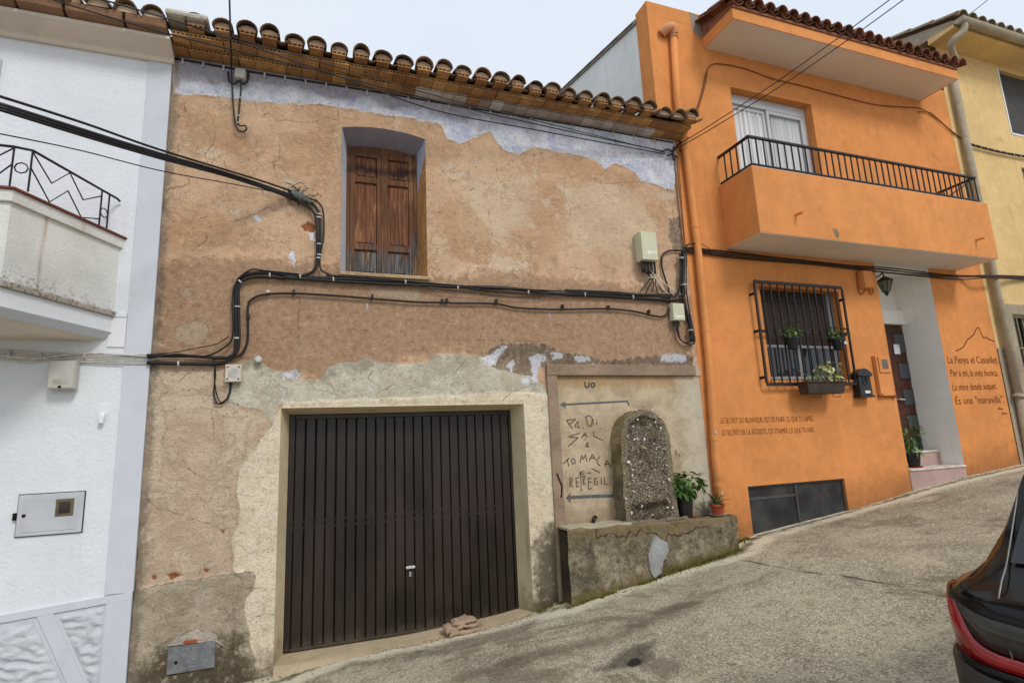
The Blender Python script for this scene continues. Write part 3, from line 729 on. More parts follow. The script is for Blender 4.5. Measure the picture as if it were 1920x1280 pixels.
th = plaster('threshold_cement', C(186, 168, 138), .1, C(120, 104, 82), .5, .01, 0, 1.6)
b = MB(); n = 24
for i in range(n):
    x0 = GX0 + .002 + (GX1 - GX0 - .004) * i / n; x1 = GX0 + .002 + (GX1 - GX0 - .004) * (i + 1) / n
    f = lambda x, y: max(jz0 - .01 + (y - DG) * .05, road_z(x, y) + .006) if y > -.09 else road_z(x, y) + .006
    ysn = [DG + .05, .1, -.02, -.16]
    for p, q in zip(ysn[:-1], ysn[1:]):
        b.quad((x0, q, f(x0, q) if q > -.1 else road_z(x0, q) - .01), (x1, q, f(x1, q) if q > -.1 else road_z(x1, q) - .01), (x1, p, f(x1, p)), (x0, p, f(x0, p)))
obj('threshold', b, th, old, smooth=True)
g = G('brown_garage_paint', .38, .45)
gn = g.noise(2.2, 6, .7, g.map(scale=(1, 1, .35)))
gk = g.mix(g.sm(gn, .35, .65), C(30, 23, 18), C(46, 34, 27))
gk = g.mix(g.mul(g.sm(g.noise(22, 6, .75), .62, .72), .35), gk, C(70, 58, 48))
gz = g.addm(g.sep()[2], g.mul(g.addm(g.noise(9, 6, .7, g.map(scale=(1, 1, .3))), -.5), .5))
gk = g.mix(g.mul(g.sm(gz, .22, .06), .45), gk, C(98, 84, 70))       # splashed road dust
gk = g.mix(g.mul(g.rand(), .16), gk, C(30, 23, 20))
g.col(gk); g.rough(g.sm(gn, .3, .7, .3, .5)); g.bump(g.noise(30, 4, .6), .0015)
M['garage'] = g.m
b = MB(); b.box(jx0 + .002, jx1 - .002, DG + .03, DG + .05, jz0 + .01, jz1 - .004)
fr = .028
b.box(jx0 + .003, jx0 + fr + .03, DG - .002, DG + .029, jz0 + .01, jz1 - .005); b.box(jx1 - fr, jx1 - .003, DG - .002, DG + .029, jz0 + .01, jz1 - .005)
b.box(jx0 + fr + .032, jx1 - fr - .002, DG - .001, DG + .029, jz0 + .002, jz0 + .03); b.box(jx0 + fr + .032, jx1 - fr - .002, DG - .001, DG + .029, jz1 - .05, jz1 - .006)
gd = obj('garage_door', b, M['garage'], old, .003)
sx0, sx1 = jx0 + .062, jx1 - fr - .004; ns = 23; sw = (sx1 - sx0) / ns
b = MB()
b.add([(x, y, z) for z in (jz0 + .034, jz1 - .054) for x, y in ((-sw / 2 + .0008, .024), (-sw / 2 + .006, .006), (-sw / 2 + .012, 0), (sw / 2 - .012, 0), (sw / 2 - .006, .006), (sw / 2 - .0008, .024))],
      [(i, i + 1, i + 7, i + 6) for i in range(5)] + [(0, 1, 2, 3, 4, 5), (6, 7, 8, 9, 10, 11)])
slat_me = b.mesh('slat', M['garage'])
rv_b = MB()
for i in range(ns):
    x = sx0 + sw * (i + .5)
    piece('slat', slat_me, gd, (x, DG + rnd.uniform(.0, .002), 0))
    for z in (1.25, 1.32): rv_b.box(x - sw / 2 - .003, x - sw / 2 + .003, DG + .003, DG + .012, z, z + .010)
obj('rivets', rv_b, flat('dull_rivet', C(120, 112, 104), .6, .3), gd)['kind'] = 'stuff'
hp = at(769, 1062, DG)
b = MB(); b.box(hp.x - .05, hp.x + .05, DG - .035, DG - .02, hp.z - .014, hp.z + .014); b.box(hp.x - .012, hp.x + .012, DG - .02, DG + .004, hp.z - .012, hp.z + .012)
obj('handle', b, M['alu'], gd, .006)
b = MB(); b.box(hp.x - .012, hp.x + .012, DG - .006, DG + .004, hp.z - .10, hp.z - .05); obj('lock', b, M['grey_metal'], gd, .003)

# --- fountain niche in the wall: frame, panel, painted words
pinkst = plaster('pink_stone_frame', C(156, 134, 114), .16, C(84, 66, 52), .5, .012, .35, 1.6)
ja, jb_ = NX0, NX0 + .135
b = MB(); b.box(ja, NX1 - .1, -.045, .055, NZ1 - .135, NZ1); obj('niche_lintel', b, pinkst, old, .008)
b = MB(); b.box(ja, jb_, -.040, .055, .1, NZ1 - .1365); obj('niche_jamb', b, pinkst, old, .008)
g = G('stained_niche_plaster', .92, .12)
n2 = g.noise(3, 7, .68, dist=.3); n3 = g.noise(22, 6, .7); z = g.sep()[2]; xx = g.sep()[0]
k = g.mix(g.sm(n2, .36, .64), C(166, 148, 122), C(196, 178, 150))
k = g.mix(g.mul(g.sm(g.noise(1.7, 6, .7, g.map(loc=(2, 5, 1), scale=(1, 1, .6))), .52, .68), .55), k, C(198, 184, 156))
tw = g.addm(z, g.mul(g.addm(g.noise(5, 6, .7), -.5), .35))
k = g.mix(g.mul(g.sm(tw, 2.60, 2.74), .55), k, C(160, 124, 72))
rt = g.addm(xx, g.mul(g.addm(n2, -.5), .8))
k = g.mix(g.mul(g.sm(rt, 4.42, 4.85), .5), k, C(196, 192, 178))
k = g.mix(g.mul(g.sm(tw, 1.25, .95), .6), k, C(104, 92, 66))
k = g.mix(g.mul(g.sm(g.noise(9, 6, .7, g.map(scale=(1, 1, .12))), .6, .75), .35), k, C(112, 92, 66))
k = g.mix(g.mul(g.sm(n3, .5, .75), .3), k, C(120, 100, 76))
g.col(k); g.bump(g.addm(n3, g.mul(n2, .5)), .008)
b = MB(); b.box(jb_ + .001, NX1 - .002, .005, .06, -.1, NZ1 - .1365)
b.box(NX1 - .098, NX1 - .002, -.01, .05, NZ1 - .135, NZ1 - .002)
obj('niche_panel', b, g.m, old)
paint = flat('faded_dark_paint', C(98, 100, 102), .9, .1, 0, .35, 30)
paint2 = flat('faded_brown_paint', C(108, 93, 81), .9, .1, 0, .4, 30)
q = zz(1020, 680, 4.57)
def stroke(lines, width, m, name='painted_lettering'):
    b = MB()
    for l in lines:
        b.ribbon([(at(*p, .005).x, at(*p, .005).z) for p in q(l)], width, .0045)
    return obj(name, b, m, old)
circ = lambda x, y, r, ry=None: [(x + r * math.cos(t * .785), y + (ry or r) * math.sin(t * .785)) for t in range(9)]
dgp = flat('dark_green_paint', C(64, 74, 70), .9, .1)
stroke([[(350, 165), (352, 203), (364, 212), (382, 205), (386, 168)]], .016, dgp); stroke([circ(418, 190, 18)], .016, dgp)
def arrow(lines, head):
    b = MB()
    for l, wd in lines: b.ribbon([(at(*p, .005).x, at(*p, .005).z) for p in q(l)], wd, .0045)
    b.prism([(at(*p, .005).x, at(*p, .005).z) for p in q(head)], .0018, .0042)
    obj('painted_arrow', b, paint, old)
arrow([([(180, 357), (450, 342), (712, 328), (728, 362)], .022)], [(134, 357), (182, 332), (186, 388)])
arrow([([(215, 1152), (420, 1142), (585, 1138), (730, 1132)], .036)], [(186, 1156), (226, 1108), (226, 1198)])
WORDS = [[(195, 492), (240, 562)], [(195, 490), (272, 482), (216, 528)], [(285, 505), (262, 545), (303, 552)], [(290, 500), (300, 562)], [(333, 553), (338, 558)], [(356, 462), (392, 452), (414, 478), (404, 540), (378, 538), (356, 465)], [(420, 482), (420, 532)], [(450, 505), (450, 532)], [(450, 484), (452, 488)], [(489, 558), (492, 562)],
        [(304, 600), (212, 634), (292, 640), (210, 712)], [(322, 640), (350, 600), (372, 636)], [(338, 622), (362, 620)], [(422, 586), (428, 628), (505, 662)], [(352, 652), (354, 660)], [(358, 716), (370, 680), (382, 718), (358, 716)],
        [(165, 862), (216, 814)], [(198, 826), (212, 884)], circ(250, 842, 17, 22), [(308, 850), (322, 792), (336, 826), (356, 784), (366, 842)], [(388, 838), (412, 780), (444, 832)], [(398, 815), (434, 812)], [(478, 800), (456, 830), (460, 866), (482, 880)], [(518, 884), (536, 836), (578, 892)], [(526, 866), (562, 866)], [(410, 904), (476, 940)],
        [(222, 1066), (222, 986), (240, 988), (240, 1018), (224, 1024), (246, 1066)], [(300, 980), (274, 986), (278, 1060), (300, 1056)], [(276, 1022), (298, 1020)], [(298, 942), (345, 926)], [(300, 958), (345, 945)], [(314, 934), (318, 1096)], [(335, 1046), (334, 966), (350, 968), (350, 996), (336, 1002), (354, 1046)], [(368, 944), (400, 940)], [(404, 984), (380, 986), (380, 1080), (410, 1074)], [(380, 1022), (404, 1018)], [(452, 984), (432, 992), (432, 1042), (456, 1040), (456, 1014), (444, 1014)], [(490, 984), (490, 1036)], [(516, 980), (516, 1040), (540, 1038)],
        [(1130, 745), (1134, 790)], [(1158, 780), (1164, 805)]]
for grp in (range(0, 2), range(2, 4), range(4, 5), range(5, 6), range(6, 7), range(7, 9), range(9, 10), range(10, 11), range(11, 13), range(13, 14), range(14, 15), range(15, 16), range(16, 18), range(18, 19), range(19, 20), range(20, 22), range(22, 23), range(23, 25), range(25, 26), range(26, 27), range(27, 29), range(29, 32), range(32, 33), range(33, 36), range(36, 37), range(37, 38), range(38, 39), range(39, 40), range(40, 41)):
    ls = [WORDS[i] for i in grp if i < len(WORDS)]
    if ls: stroke(ls, .0125, paint2)
b = MB(); b.ribbon([(at(*p, -.04).x, at(*p, -.04).z) for p in q([(112, 950), (130, 1000), (152, 1050), (152, 1100), (148, 1150)])], .02, -.0405); obj('painted_mark', b, flat('dark_maroon_paint', C(58, 38, 34), .9, .1), old)

# --- meter cover low on the wall
cp = [at(*p) for p in ((316, 1213), (405, 1198), (406, 1248), (317, 1262))]
b = MB(); x0, x1, z0, z1 = cp[0].x, cp[1].x, (cp[2].z + cp[3].z) / 2, (cp[0].z + cp[1].z) / 2
b.box(x0, x1, -.030, -.004, z0, z1)
mc = obj('meter_cover', b, flat('cast_grey_metal', C(118, 120, 122), .5, .4, .1, .3, 14), old, .004)
b = MB()
def ringy(cx, cz, r, t, y):
    b.tube([(cx + r * math.cos(k * math.pi / 8), y, cz + r * math.sin(k * math.pi / 8)) for k in range(16)], t, 5, True)
cx, cz = (x0 + x1) / 2 + .02, (z0 + z1) / 2
ringy(cx, cz, .052, .004, -.031); ringy(cx, cz, .03, .004, -.031)
for zq in (.085, -.085): b.box(cx - .11, cx + .11, -.034, -.029, cz + zq - .004, cz + zq + .004)
for xq in (-.12, .125): b.box(cx + xq - .004, cx + xq + .004, -.034, -.029, cz - .07, cz + .07)
for i in range(7): b.box(x0 + .06 + i * .045, x0 + .085 + i * .045, -.0335, -.029, z1 - .045, z1 - .022)
for i in range(3): b.box(x1 - .1 + i * .03, x1 - .08 + i * .03, -.0335, -.029, cz - .012, cz + .03)
obj('raised_marks', b, flat('cast_grey_relief', C(134, 136, 138), .5, .4, .3), mc)
b = MB(); b.lathe([(.014, 0), (.014, .004)], (0, 0, 0), 10)
me = b.mesh('keyhole', M['dark_hole']); piece('keyhole', me, mc, (x0 + .07, -.031, cz - .02), (math.radians(90), 0, 0))
bp = zz(220, 1020, 4.92)([(618, 880), (745, 858), (748, 888), (625, 908)]); bw_ = w(bp)
b = MB(); b.box(bw_[0][0], bw_[1][0], -.036, .01, bw_[3][1], bw_[0][1]); obj('brick', b, flat('red_brick', C(170, 90, 60), .9, .1, 0, .3, 14), old, .004)
mo = w(zz(220, 1020, 4.92)([(465, 925), (520, 880), (580, 850), (640, 810), (750, 772), (790, 812), (850, 795), (918, 826), (926, 870), (1000, 940), (930, 900), (900, 880), (480, 930)]))
b = MB(); b.prism(mo, -.027, -.004); obj('broken_plaster', b, plaster('crumbled_mortar', C(214, 202, 186), .18, C(110, 92, 74), .6, .02, 0, 2.4), old)

# --- insulators
for p, r in (((485, 675), .035), ((503, 549), .02)):
    c = at(*p)
    b = MB(); b.lathe([(r * .55, 0), (r * .6, .03), (r, .035), (r, .06), (r * .7, .07)], (0, 0, 0), 12)
    me = b.mesh('insulator', M['tie']); piece('insulator', me, old, (c.x, 0, c.z), (math.radians(90), 0, 0))

# --- eaves: two courses of hollow bricks, tile end bricks, curved tiles
def brick_mesh(name, wd, dp, ht, m, holes=3):
    b = MB(); hh = ht * .42; zc = ht / 2; ww = wd / holes
    b.box(-wd / 2, wd / 2, .004, dp, 0, ht)
    # front frame round the hollows
    b.box(-wd / 2, wd / 2, 0, .0035, 0, zc - hh / 2); b.box(-wd / 2, wd / 2, 0, .0035, zc + hh / 2, ht)
    for i in range(holes + 1):
        x = -wd / 2 + i * ww; a = max(x - .007, -wd / 2); c = min(x + .007, wd / 2)
        b.box(a, c, .0002, .0035, zc - hh / 2 + .0002, zc + hh / 2 - .0002)
    me = b.mesh(name, m)
    me.materials.append(M['dark_hole'])
    for p in me.polygons:
        c = p.center
        if abs(c.y - .004) < 1e-4 and p.normal.y < -.5: p.material_index = 1
    return me
bm1 = brick_mesh('brick', .1545, .30, .042, M['eave_brick'], 4)
nb = 40
M['limed_brick'] = terracotta('limewashed_brick', C(206, 196, 192), C(180, 168, 160), C(150, 124, 100), .4)
bmw = brick_mesh('brick', .1545, .30, .042, M['limed_brick'], 4)
pitch_b = (OLD_X1 + .05 - OLD_X0) / nb
for row, (yy, zb) in enumerate(((-.15, OLD_TOP), (-.295, OLD_TOP + .047))):
    for i in range(nb):
        x = OLD_X0 + pitch_b * (i + .5) + (.03 if row else 0)
        piece('brick', bm1 if row or not (15 < i < 37) or rnd.random() < .15 else bmw, old, (x + rnd.uniform(-.004, .004), yy + rnd.uniform(-.008, .008), zb + rnd.uniform(-.003, .003)), (rnd.uniform(-.012, .012), rnd.uniform(-.01, .01), rnd.uniform(-.02, .02)))
def arc_tile(name, m, r0, r1, ln, th=.014, n=9, flip=False, span=1.0):
    """half-round clay tile, wide end at y=0 (front), running back"""
    b = MB(); vs = []
    for y, r in ((0, r0), (ln * .5, (r0 + r1) / 2), (ln, r1)):
        for rr in (r, r - th):
            for k in range(n):
                t = math.pi * (.5 - span / 2 + span * k / (n - 1))
                z = rr * math.sin(t) * 1.0; x = rr * math.cos(t)
                vs.append((x, y, -z if flip else z))
    fs = []
    for j in range(2):
        for k in range(n - 1):
            a = j * 2 * n + k; fs.append((a, a + 1, a + 1 + 2 * n, a + 2 * n))
            a = j * 2 * n + n + k; fs.append((a, a + 2 * n, a + 1 + 2 * n, a + 1))
        for k in (0, n - 1): fs.append((j * 2 * n + k, j * 2 * n + n + k, j * 2 * n + 3 * n + k, j * 2 * n + 2 * n + k))
    for k in range(n - 1):
        fs.append((k, k + n, k + 1 + n, k + 1)); a = 4 * n + k; fs.append((a, a + 1, a + 1 + n, a + n))
    b.add(vs, fs); return b.mesh(name, m, smooth=False)
cov = arc_tile('roof_tile', M['roof_tile'], .105, .085, .46)
pan = arc_tile('pan_tile', M['roof_tile'], .088, .075, .46, flip=True, span=.8)
teb = brick_mesh('tile_end_brick', .142, .34, .05, M['tile_brick'], 3)
b = MB(); vs = [(.088 * math.cos(math.pi * k / 8), 0, .088 * math.sin(math.pi * k / 8)) for k in range(9)]
b.add(vs + [(x, .05, z) for x, _, z in vs], [tuple(range(9)), tuple(range(17, 8, -1))] + [(k, k + 1, k + 10, k + 9) for k in range(8)])
plug = b.mesh('mortar_plug', M['mortar'])
slope = math.radians(17)
X0T, PT = -1.14, .2357
for i in range(27):
    x = X0T + .0 + PT * i + rnd.uniform(-.012, .012)
    low = i in (24, 25)
    yy = -.415 + rnd.uniform(-.035, .03); zt = OLD_TOP + .098
    if i == 0 or not low:
        piece('tile_end_brick', teb, old, (x, yy + .015, zt), (rnd.uniform(-.02, .02), rnd.uniform(-.02, .02), rnd.uniform(-.04, .04)))
    zc = zt + (.052 if not low else .0)
    piece('mortar_plug', plug, old, (x, yy + .035, zc), (0, 0, 0), (1, 1, rnd.uniform(.72, .84)))
    piece('roof_tile', cov, old, (x, yy - .01, zc - .004), (slope + rnd.uniform(-.05, .06), rnd.uniform(-.10, .10), rnd.uniform(-.08, .08)), (rnd.uniform(.9, 1.06), rnd.uniform(.9, 1.1), rnd.uniform(.76, 1.0)))
    piece('pan_tile', pan, old, (x + PT / 2, yy + .03, zt + .09), (slope, rnd.uniform(-.04, .04), 0))
# white capping stone on the first tiles beside the neighbour
b = MB(); b.box(-1.42, -1.03, -.43, .1, OLD_TOP + .175, OLD_TOP + .245)
o = obj('verge_capping', b, plaster('pale_mortar_cap', C(214, 208, 196), .08, C(120, 108, 92), .5, .015, 0, 2), old, .03)
# tiled slope behind the eaves: corrugated sheet of the same tiles
b = MB(); n = 27 * 8; rows = 9; vs = []
for j in range(rows + 1):
    for i in range(n + 1):
        x = X0T - PT / 2 + PT * 27 * i / n; ph = (x - X0T) / PT * 2 * math.pi
        y = .02 + j * .42; vs.append((x, y, OLD_TOP + .21 + (y + .4) * math.tan(slope) + .055 * math.cos(ph)))
b.add(vs, [(j * (n + 1) + i, j * (n + 1) + i + 1, (j + 1) * (n + 1) + i + 1, (j + 1) * (n + 1) + i) for j in range(rows) for i in range(n)])
rs = obj('tiled_slope', b, M['roof_tile'], old, smooth=True); rs['kind'] = 'stuff'
b = MB(); b.profx([(.01, OLD_TOP + .1), (.01, OLD_TOP + .14), (3.8, OLD_TOP + 1.30), (7.4, OLD_TOP + .2), (7.4, OLD_TOP - .06), (.56, OLD_TOP - .049), (.56, OLD_TOP + .1)], OLD_X0, OLD_X1 + .06); obj('roof', b, M['back'], old)
# ------------------------------------------------------------------ white house
wh = thing('white_house', 'white house with zigzag balcony railing and rough stucco base beside the ochre wall', 'house', (-4, 0, -.2))
WXE = -1.412
def wall_sheet(x0, x1, z0, z1, holes, m, parent, name='wall', y=0., th=.3, reveal=None, grid=None):
    """wall with true openings: holes are (x0, x1, z0, z1, depth); front sheet plus the sides of every opening"""
    b = MB()
    xs = sorted({x0, x1, *[h[0] for h in holes], *[h[1] for h in holes]}); zs = sorted({z0, z1, *[h[2] for h in holes], *[h[3] for h in holes]})
    if grid:
        xs = sorted(set(xs) | {x0 + grid * i for i in range(1, int((x1 - x0) / grid))}); zs = sorted(set(zs) | {z0 + grid * i for i in range(1, int((z1 - z0) / grid))})
    xs = [v for v in xs if x0 - 1e-6 <= v <= x1 + 1e-6]; zs = [v for v in zs if z0 - 1e-6 <= v <= z1 + 1e-6]
    vi = {}
    def V(i, j):
        if (i, j) not in vi: vi[(i, j)] = len(b.v); b.v.append((xs[i], y, zs[j]))
        return vi[(i, j)]
    for i in range(len(xs) - 1):
        for j in range(len(zs) - 1):
            cx = (xs[i] + xs[i + 1]) / 2; cz = (zs[j] + zs[j + 1]) / 2
            if any(h[0] < cx < h[1] and h[2] < cz < h[3] for h in holes): continue
            b.f.append((V(i, j), V(i + 1, j), V(i + 1, j + 1), V(i, j + 1)))
    me = bpy.data.meshes.new(name); off = off_of(parent)
    me.from_pydata([(p[0] - off[0], p[1] - off[1], p[2] - off[2]) for p in b.v], [], b.f)
    me.materials.append(m); me.update()
    o = bpy.data.objects.new(name, me); link(o, parent); WL[o] = off
    set_attr(me, 'foot', [p[2] - road_wall(p[0]) for p in b.v])
    for h in holes:
        r = MB(); d = h[4]
        if d <= 0: continue
        a, c, e, f = h[:4]
        r.quad((a, y, e), (a, y + d, e), (a, y + d, f), (a, y, f)); r.quad((c, y, e), (c, y, f), (c, y + d, f), (c, y + d, e))
        r.quad((a, y, f), (a, y + d, f), (c, y + d, f), (c, y, f)); r.quad((a, y, e), (c, y, e), (c, y + d, e), (a, y + d, e))
        ro = obj('opening_reveal', r, h[5] if len(h) > 5 else m, parent)
        set_attr(ro.data, 'foot', [v.co.z + off[2] - road_wall(v.co.x + off[0]) for v in ro.data.vertices])
    return o
dz = at(237, 1110).z; dzl = at(0, 1155).z
def dado_top(x): return dz + (x + 1.47) * .076
wsheet = wall_sheet(-9, WXE - .12, -.9, 6.16, [], M['white_wall'], wh, grid=.5)
b = MB(); b.box(-9, WXE - .02, .02, 7, -1.2, 6.16); obj('rear_walls', b, M['back'], wh)
b = MB(); b.box(WXE - .215, WXE, -.016, .03, dado_top(WXE) - .005, 6.15); obj('corner_pilaster', b, M['grey_trim'], wh, .004)
# base: smooth border bands and rough panels
n = 40
rough = G('rough_thrown_stucco', .93, .12); nn = rough.noise(7, 5, .7, rough.map(scale=(1, 1, 1.9)), .8); nf = rough.noise(30, 5, .7)
rough.col(rough.mix(rough.sm(nn, .36, .62), C(190, 194, 201), C(199, 202, 208))); rough.bump(rough.addm(rough.mul(nn, .6), rough.mul(nf, .3)), .02)
def panel(poly, name, m, y0, rel=0, step=.02):
    b = MB()
    if not rel: b.prism(poly, y0, .02)
    else:
        P = np.array(poly); x0, z0 = P.min(0); x1, z1 = P.max(0)
        xs = np.arange(x0, x1 + step, step); zs = np.arange(z0, z1 + step, step); X, Z = np.meshgrid(xs, zs)
        d = sdf(X, Z, poly); idx = {}
        for j in range(X.shape[0]):
            for i in range(X.shape[1]):
                if d[j, i] < .005:
                    t = min(max(-d[j, i] / .04, 0), 1)
                    q1 = mnoise.noise(Vector((X[j, i] * 6.5 - 3 * Z[j, i], Z[j, i] * 15 + X[j, i] * 3.0, 2))); h = (1 - abs(q1) * 2.4) * .8 + mnoise.noise(Vector((X[j, i] * 16, Z[j, i] * 28, 5))) * .5
                    idx[(j, i)] = len(b.v); b.v.append((X[j, i], y0 - rel * t * (h + .25), Z[j, i]))
        for (j, i) in idx:
            q = [(j, i), (j, i + 1), (j + 1, i + 1), (j + 1, i)]
            if all(k in idx for k in q): b.f.append(tuple(idx[k] for k in q))
    return obj(name, b, m, wh, smooth=bool(rel))
x0 = -4.5; xe = WXE - .004
dt = lambda x: dado_top(x)
panel([(x0, -.7), (xe, -.7), (xe, dt(xe) - .06), (x0, dt(x0) - .06)], 'base_course', M['grey_trim'], -.008)
panel([(x0, dt(x0) - .06), (xe, dt(xe) - .06), (xe, dt(xe)), (x0, dt(x0))], 'base_band', M['grey_trim'], -.022)
panel([(xe - .19, -.65), (xe - .001, -.65), (xe - .001, dt(xe) - .061), (xe - .19, dt(xe - .19) - .061)], 'base_band', M['grey_trim'], -.021)
pl = [at(*p) for p in ((72, 1140), (103, 1133), (166, 1285), (135, 1290))]
ex = lambda a, c: (c.x + (c.x - a.x) * .6, c.z + (c.z - a.z) * .6)
e1 = ex(pl[1], pl[2]); e0 = ex(pl[0], pl[3])
panel([e0, e1, (pl[1].x, dt(pl[1].x) - .061), (pl[0].x, dt(pl[0].x) - .061)], 'base_band', M['grey_trim'], -.0205)
panel([(pl[1].x + .03, dt(pl[1].x) - .08), (e1[0] + .03, e1[1]), (xe - .20, e1[1]), (xe - .20, dt(xe - .2) - .08)], 'stucco_panel', rough.m, -.009, .024, .014)
panel([(-3.6, dt(-3.6) - .08), (-3.6, e1[1]), (e0[0] - .02, e1[1]), (pl[0].x - .03, dt(pl[0].x) - .08)], 'stucco_panel', rough.m, -.009, .024, .014)
# cornice and eaves
zc = 6.13
b = MB(); b.profx([(.01, zc), (-.035, zc), (-.05, zc + .02), (-.05, zc + .035), (-.07, zc + .05), (-.27, zc + .115), (-.27, zc + .15), (.01, zc + .15)], -9, WXE + .02)
obj('cornice', b, M['white_cornice'], wh, .004)
gut = plaster('brown_stained_clay', C(140, 108, 84), .14, C(78, 62, 50), .6, .01, .3, 1.5)
xs = [-9, -4.2, at(22, 20, -.36).x, at(115, 40, -.36).x, at(228, 70, -.36).x, WXE + .01]
for a, c in zip(xs[:-1], xs[1:]):
    b = MB(); b.profx([(.0, zc + .152), (-.31, zc + .152), (-.36, zc + .17), (-.375, zc + .255), (.0, zc + .255)], a + .012, c - .012)
    obj('eave_slab', b, gut, wh, .012)
X0W = WXE - .10
for i in range(16):
    x = X0W - i * .235 + rnd.uniform(-.015, .015); yy = -.40 + rnd.uniform(-.02, .02)
    piece('mortar_plug', plug, wh, (x, yy + .03, zc + .258), (0, 0, 0), (1, 1, rnd.uniform(.9, 1.05)))
    piece('roof_tile', cov, wh, (x, yy - .015, zc + .255), (slope + rnd.uniform(-.04, .04), rnd.uniform(-.06, .06), rnd.uniform(-.07, .07)), (1, 1, rnd.uniform(.9, 1.1)))
    piece('pan_tile', pan, wh, (x - .118, yy + .03, zc + .34), (slope, 0, 0))
for i, xx in enumerate((at(45, 3, -.42).x, at(112, 12, -.42).x)):
    piece('tile_end_brick', teb, wh, (xx, -.43, zc + .262), (0, .05, .05))
b = MB(); b.profx([(.01, zc + .16), (.01, zc + .35), (3.8, zc + 1.45), (7, zc + .45), (7, zc + .16)], -9, WXE - .01); obj('roof', b, M['roof_tile'], wh)
# shutter edge at the far left
b = MB(); c = at(5, 113); b.box(c.x - .9, c.x, -.035, .01, at(3, 175).z, c.z); obj('window_shutter', b, M['alu'], wh, .004)

# balcony
A = Vector((-1.735, 0)); Bc = Vector((-2.215, -.96))
pl_ = [(-9, -.98), (Bc.x, Bc.y), (A.x, A.y), (-9, 0)]
def offp(d):     # outline pushed out by d
    nrm = Vector((-(A - Bc).y, (A - Bc).x)).normalized() * -1
    if nrm.x < 0: nrm = -nrm
    # front edge y - d, diagonal shifted along nrm
    p = Bc + nrm * d; dirv = (A - Bc).normalized()
    t = (-.97 - d - p.y) / dirv.y; b1 = p + dirv * t
    t2 = (0 - p.y) / dirv.y; a1 = p + dirv * t2
    return [(-9, -.97 - d), (b1.x, b1.y), (a1.x, 0.0)]
def slab(d0, z0, d1, z1, name, m, bev=.004):
    lo = offp(d0); hi = offp(d1); b = MB()
    lo = lo + [(-9, 0)]; hi = hi + [(-9, 0)]
    n = 4
    b.add([(x, y, z0) for x, y in lo] + [(x, y, z1) for x, y in hi], [(3, 2, 1, 0), (4, 5, 6, 7)] + [(i, (i + 1) % n, (i + 1) % n + n, i + n) for i in range(n)])
    return obj(name, b, m, bal, bev)
bal = thing('balcony', '', '', (A.x, 0, 3.1)); bal.parent = wh; bal.location = Vector((A.x, 0, 3.1)) - off_of(wh)
del bal['label']; del bal['category']
slab(-.16, 3.13, -.06, 3.15, 'balcony_soffit', M['white_cornice'], 0)
slab(-.055, 3.151, .0, 3.22, 'balcony_slab', M['grey_trim'])
slab(-.01, 3.221, -.01, 3.37, 'base_moulding', M['white_smooth'])
slab(.02, 3.371, .025, 3.42, 'base_moulding', M['balcony_white'])
slab(-.005, 3.421, -.005, 4.06, 'parapet', M['balcony_white'])
slab(.022, 4.061, .025, 4.155, 'parapet_band', M['balcony_white'])
slab(.045, 4.156, .045, 4.176, 'coping', flat('red_clay_coping', C(120, 72, 58), .8, .2, 0, .25, 12))
b = MB(); b.box(A.x - .04, WXE - .22, -.02, .01, 3.3705, 3.41); b.box(A.x - .04, WXE - .22, -.012, .01, 3.08, 3.369); obj('string_course', b, M['white_smooth'], wh, .003)
# railing
railp = [(-6, -.93), (Bc.x - .02, -.93), (-2.15, -.90), (A.x - .05, -.06)]
zr = 4.55; zb = 4.19
P3 = lambda p, z: Vector((p[0], p[1], z))
b = MB(); b.tube([P3(railp[0], zr), P3((-2.26, -.93), zr), P3(railp[2], zr), P3(railp[3], zr), P3((A.x - .03, -.03), zr - .015)], .011, 6); obj('handrail', b, M['black_iron'], bal)
D0 = Vector(railp[2]); D1 = Vector(railp[3])
dl = lambda t: D0.lerp(D1, t)
b = MB(); b.tube([(0, 0, zb - off_of(bal).z * 0), (0, 0, zr)], .008, 6); post = b.mesh('baluster', M['black_iron'])
for t in (.0, .80, .90): q_ = dl(t); piece('baluster', post, bal, (q_.x, q_.y, 0))
for xx in (-2.26, -2.9, -3.0, -3.9): piece('baluster', post, bal, (xx, -.93, 0))
def zig(f, pts, name='zigzag_bar'):
    b = MB(); b.tube([P3(f(t), z) for t, z in pts], .0065, 5); obj(name, b, M['black_iron'], bal)
zig(dl, [(.0, zr - .01), (.22, zr - .19), (.40, zr - .01), (.58, zr - .19), (.80, zr - .06)])
zig(dl, [(.0, zr - .15), (.22, zb), (.40, zb + .18), (.58, zb), (.80, zb + .07)])
fl = lambda t: Vector((-2.26 - t * .64, -.93))
zig(fl, [(.0, zr - .01), (.25, zr - .15), (.5, zr - .01), (.75, zr - .15), (1, zr - .05)])
zig(fl, [(.0, zr - .15), (.25, zb + .01), (.5, zb + .16), (.75, zb), (1, zb + .1)])
def ring(c, r, axis):
    b = MB(); b.tube([Vector(c) + Vector((axis.x * r * math.cos(k * .785), axis.y * r * math.cos(k * .785), r * math.sin(k * .785))) for k in range(8)], .006, 5, True); obj('ring', b, M['black_iron'], bal)
ax = (D1 - D0).normalized()
ring(P3(dl(.85), zb + .15), .045, ax); ring((-2.205, -.915, zb + .19), .045, Vector((1, 0)))

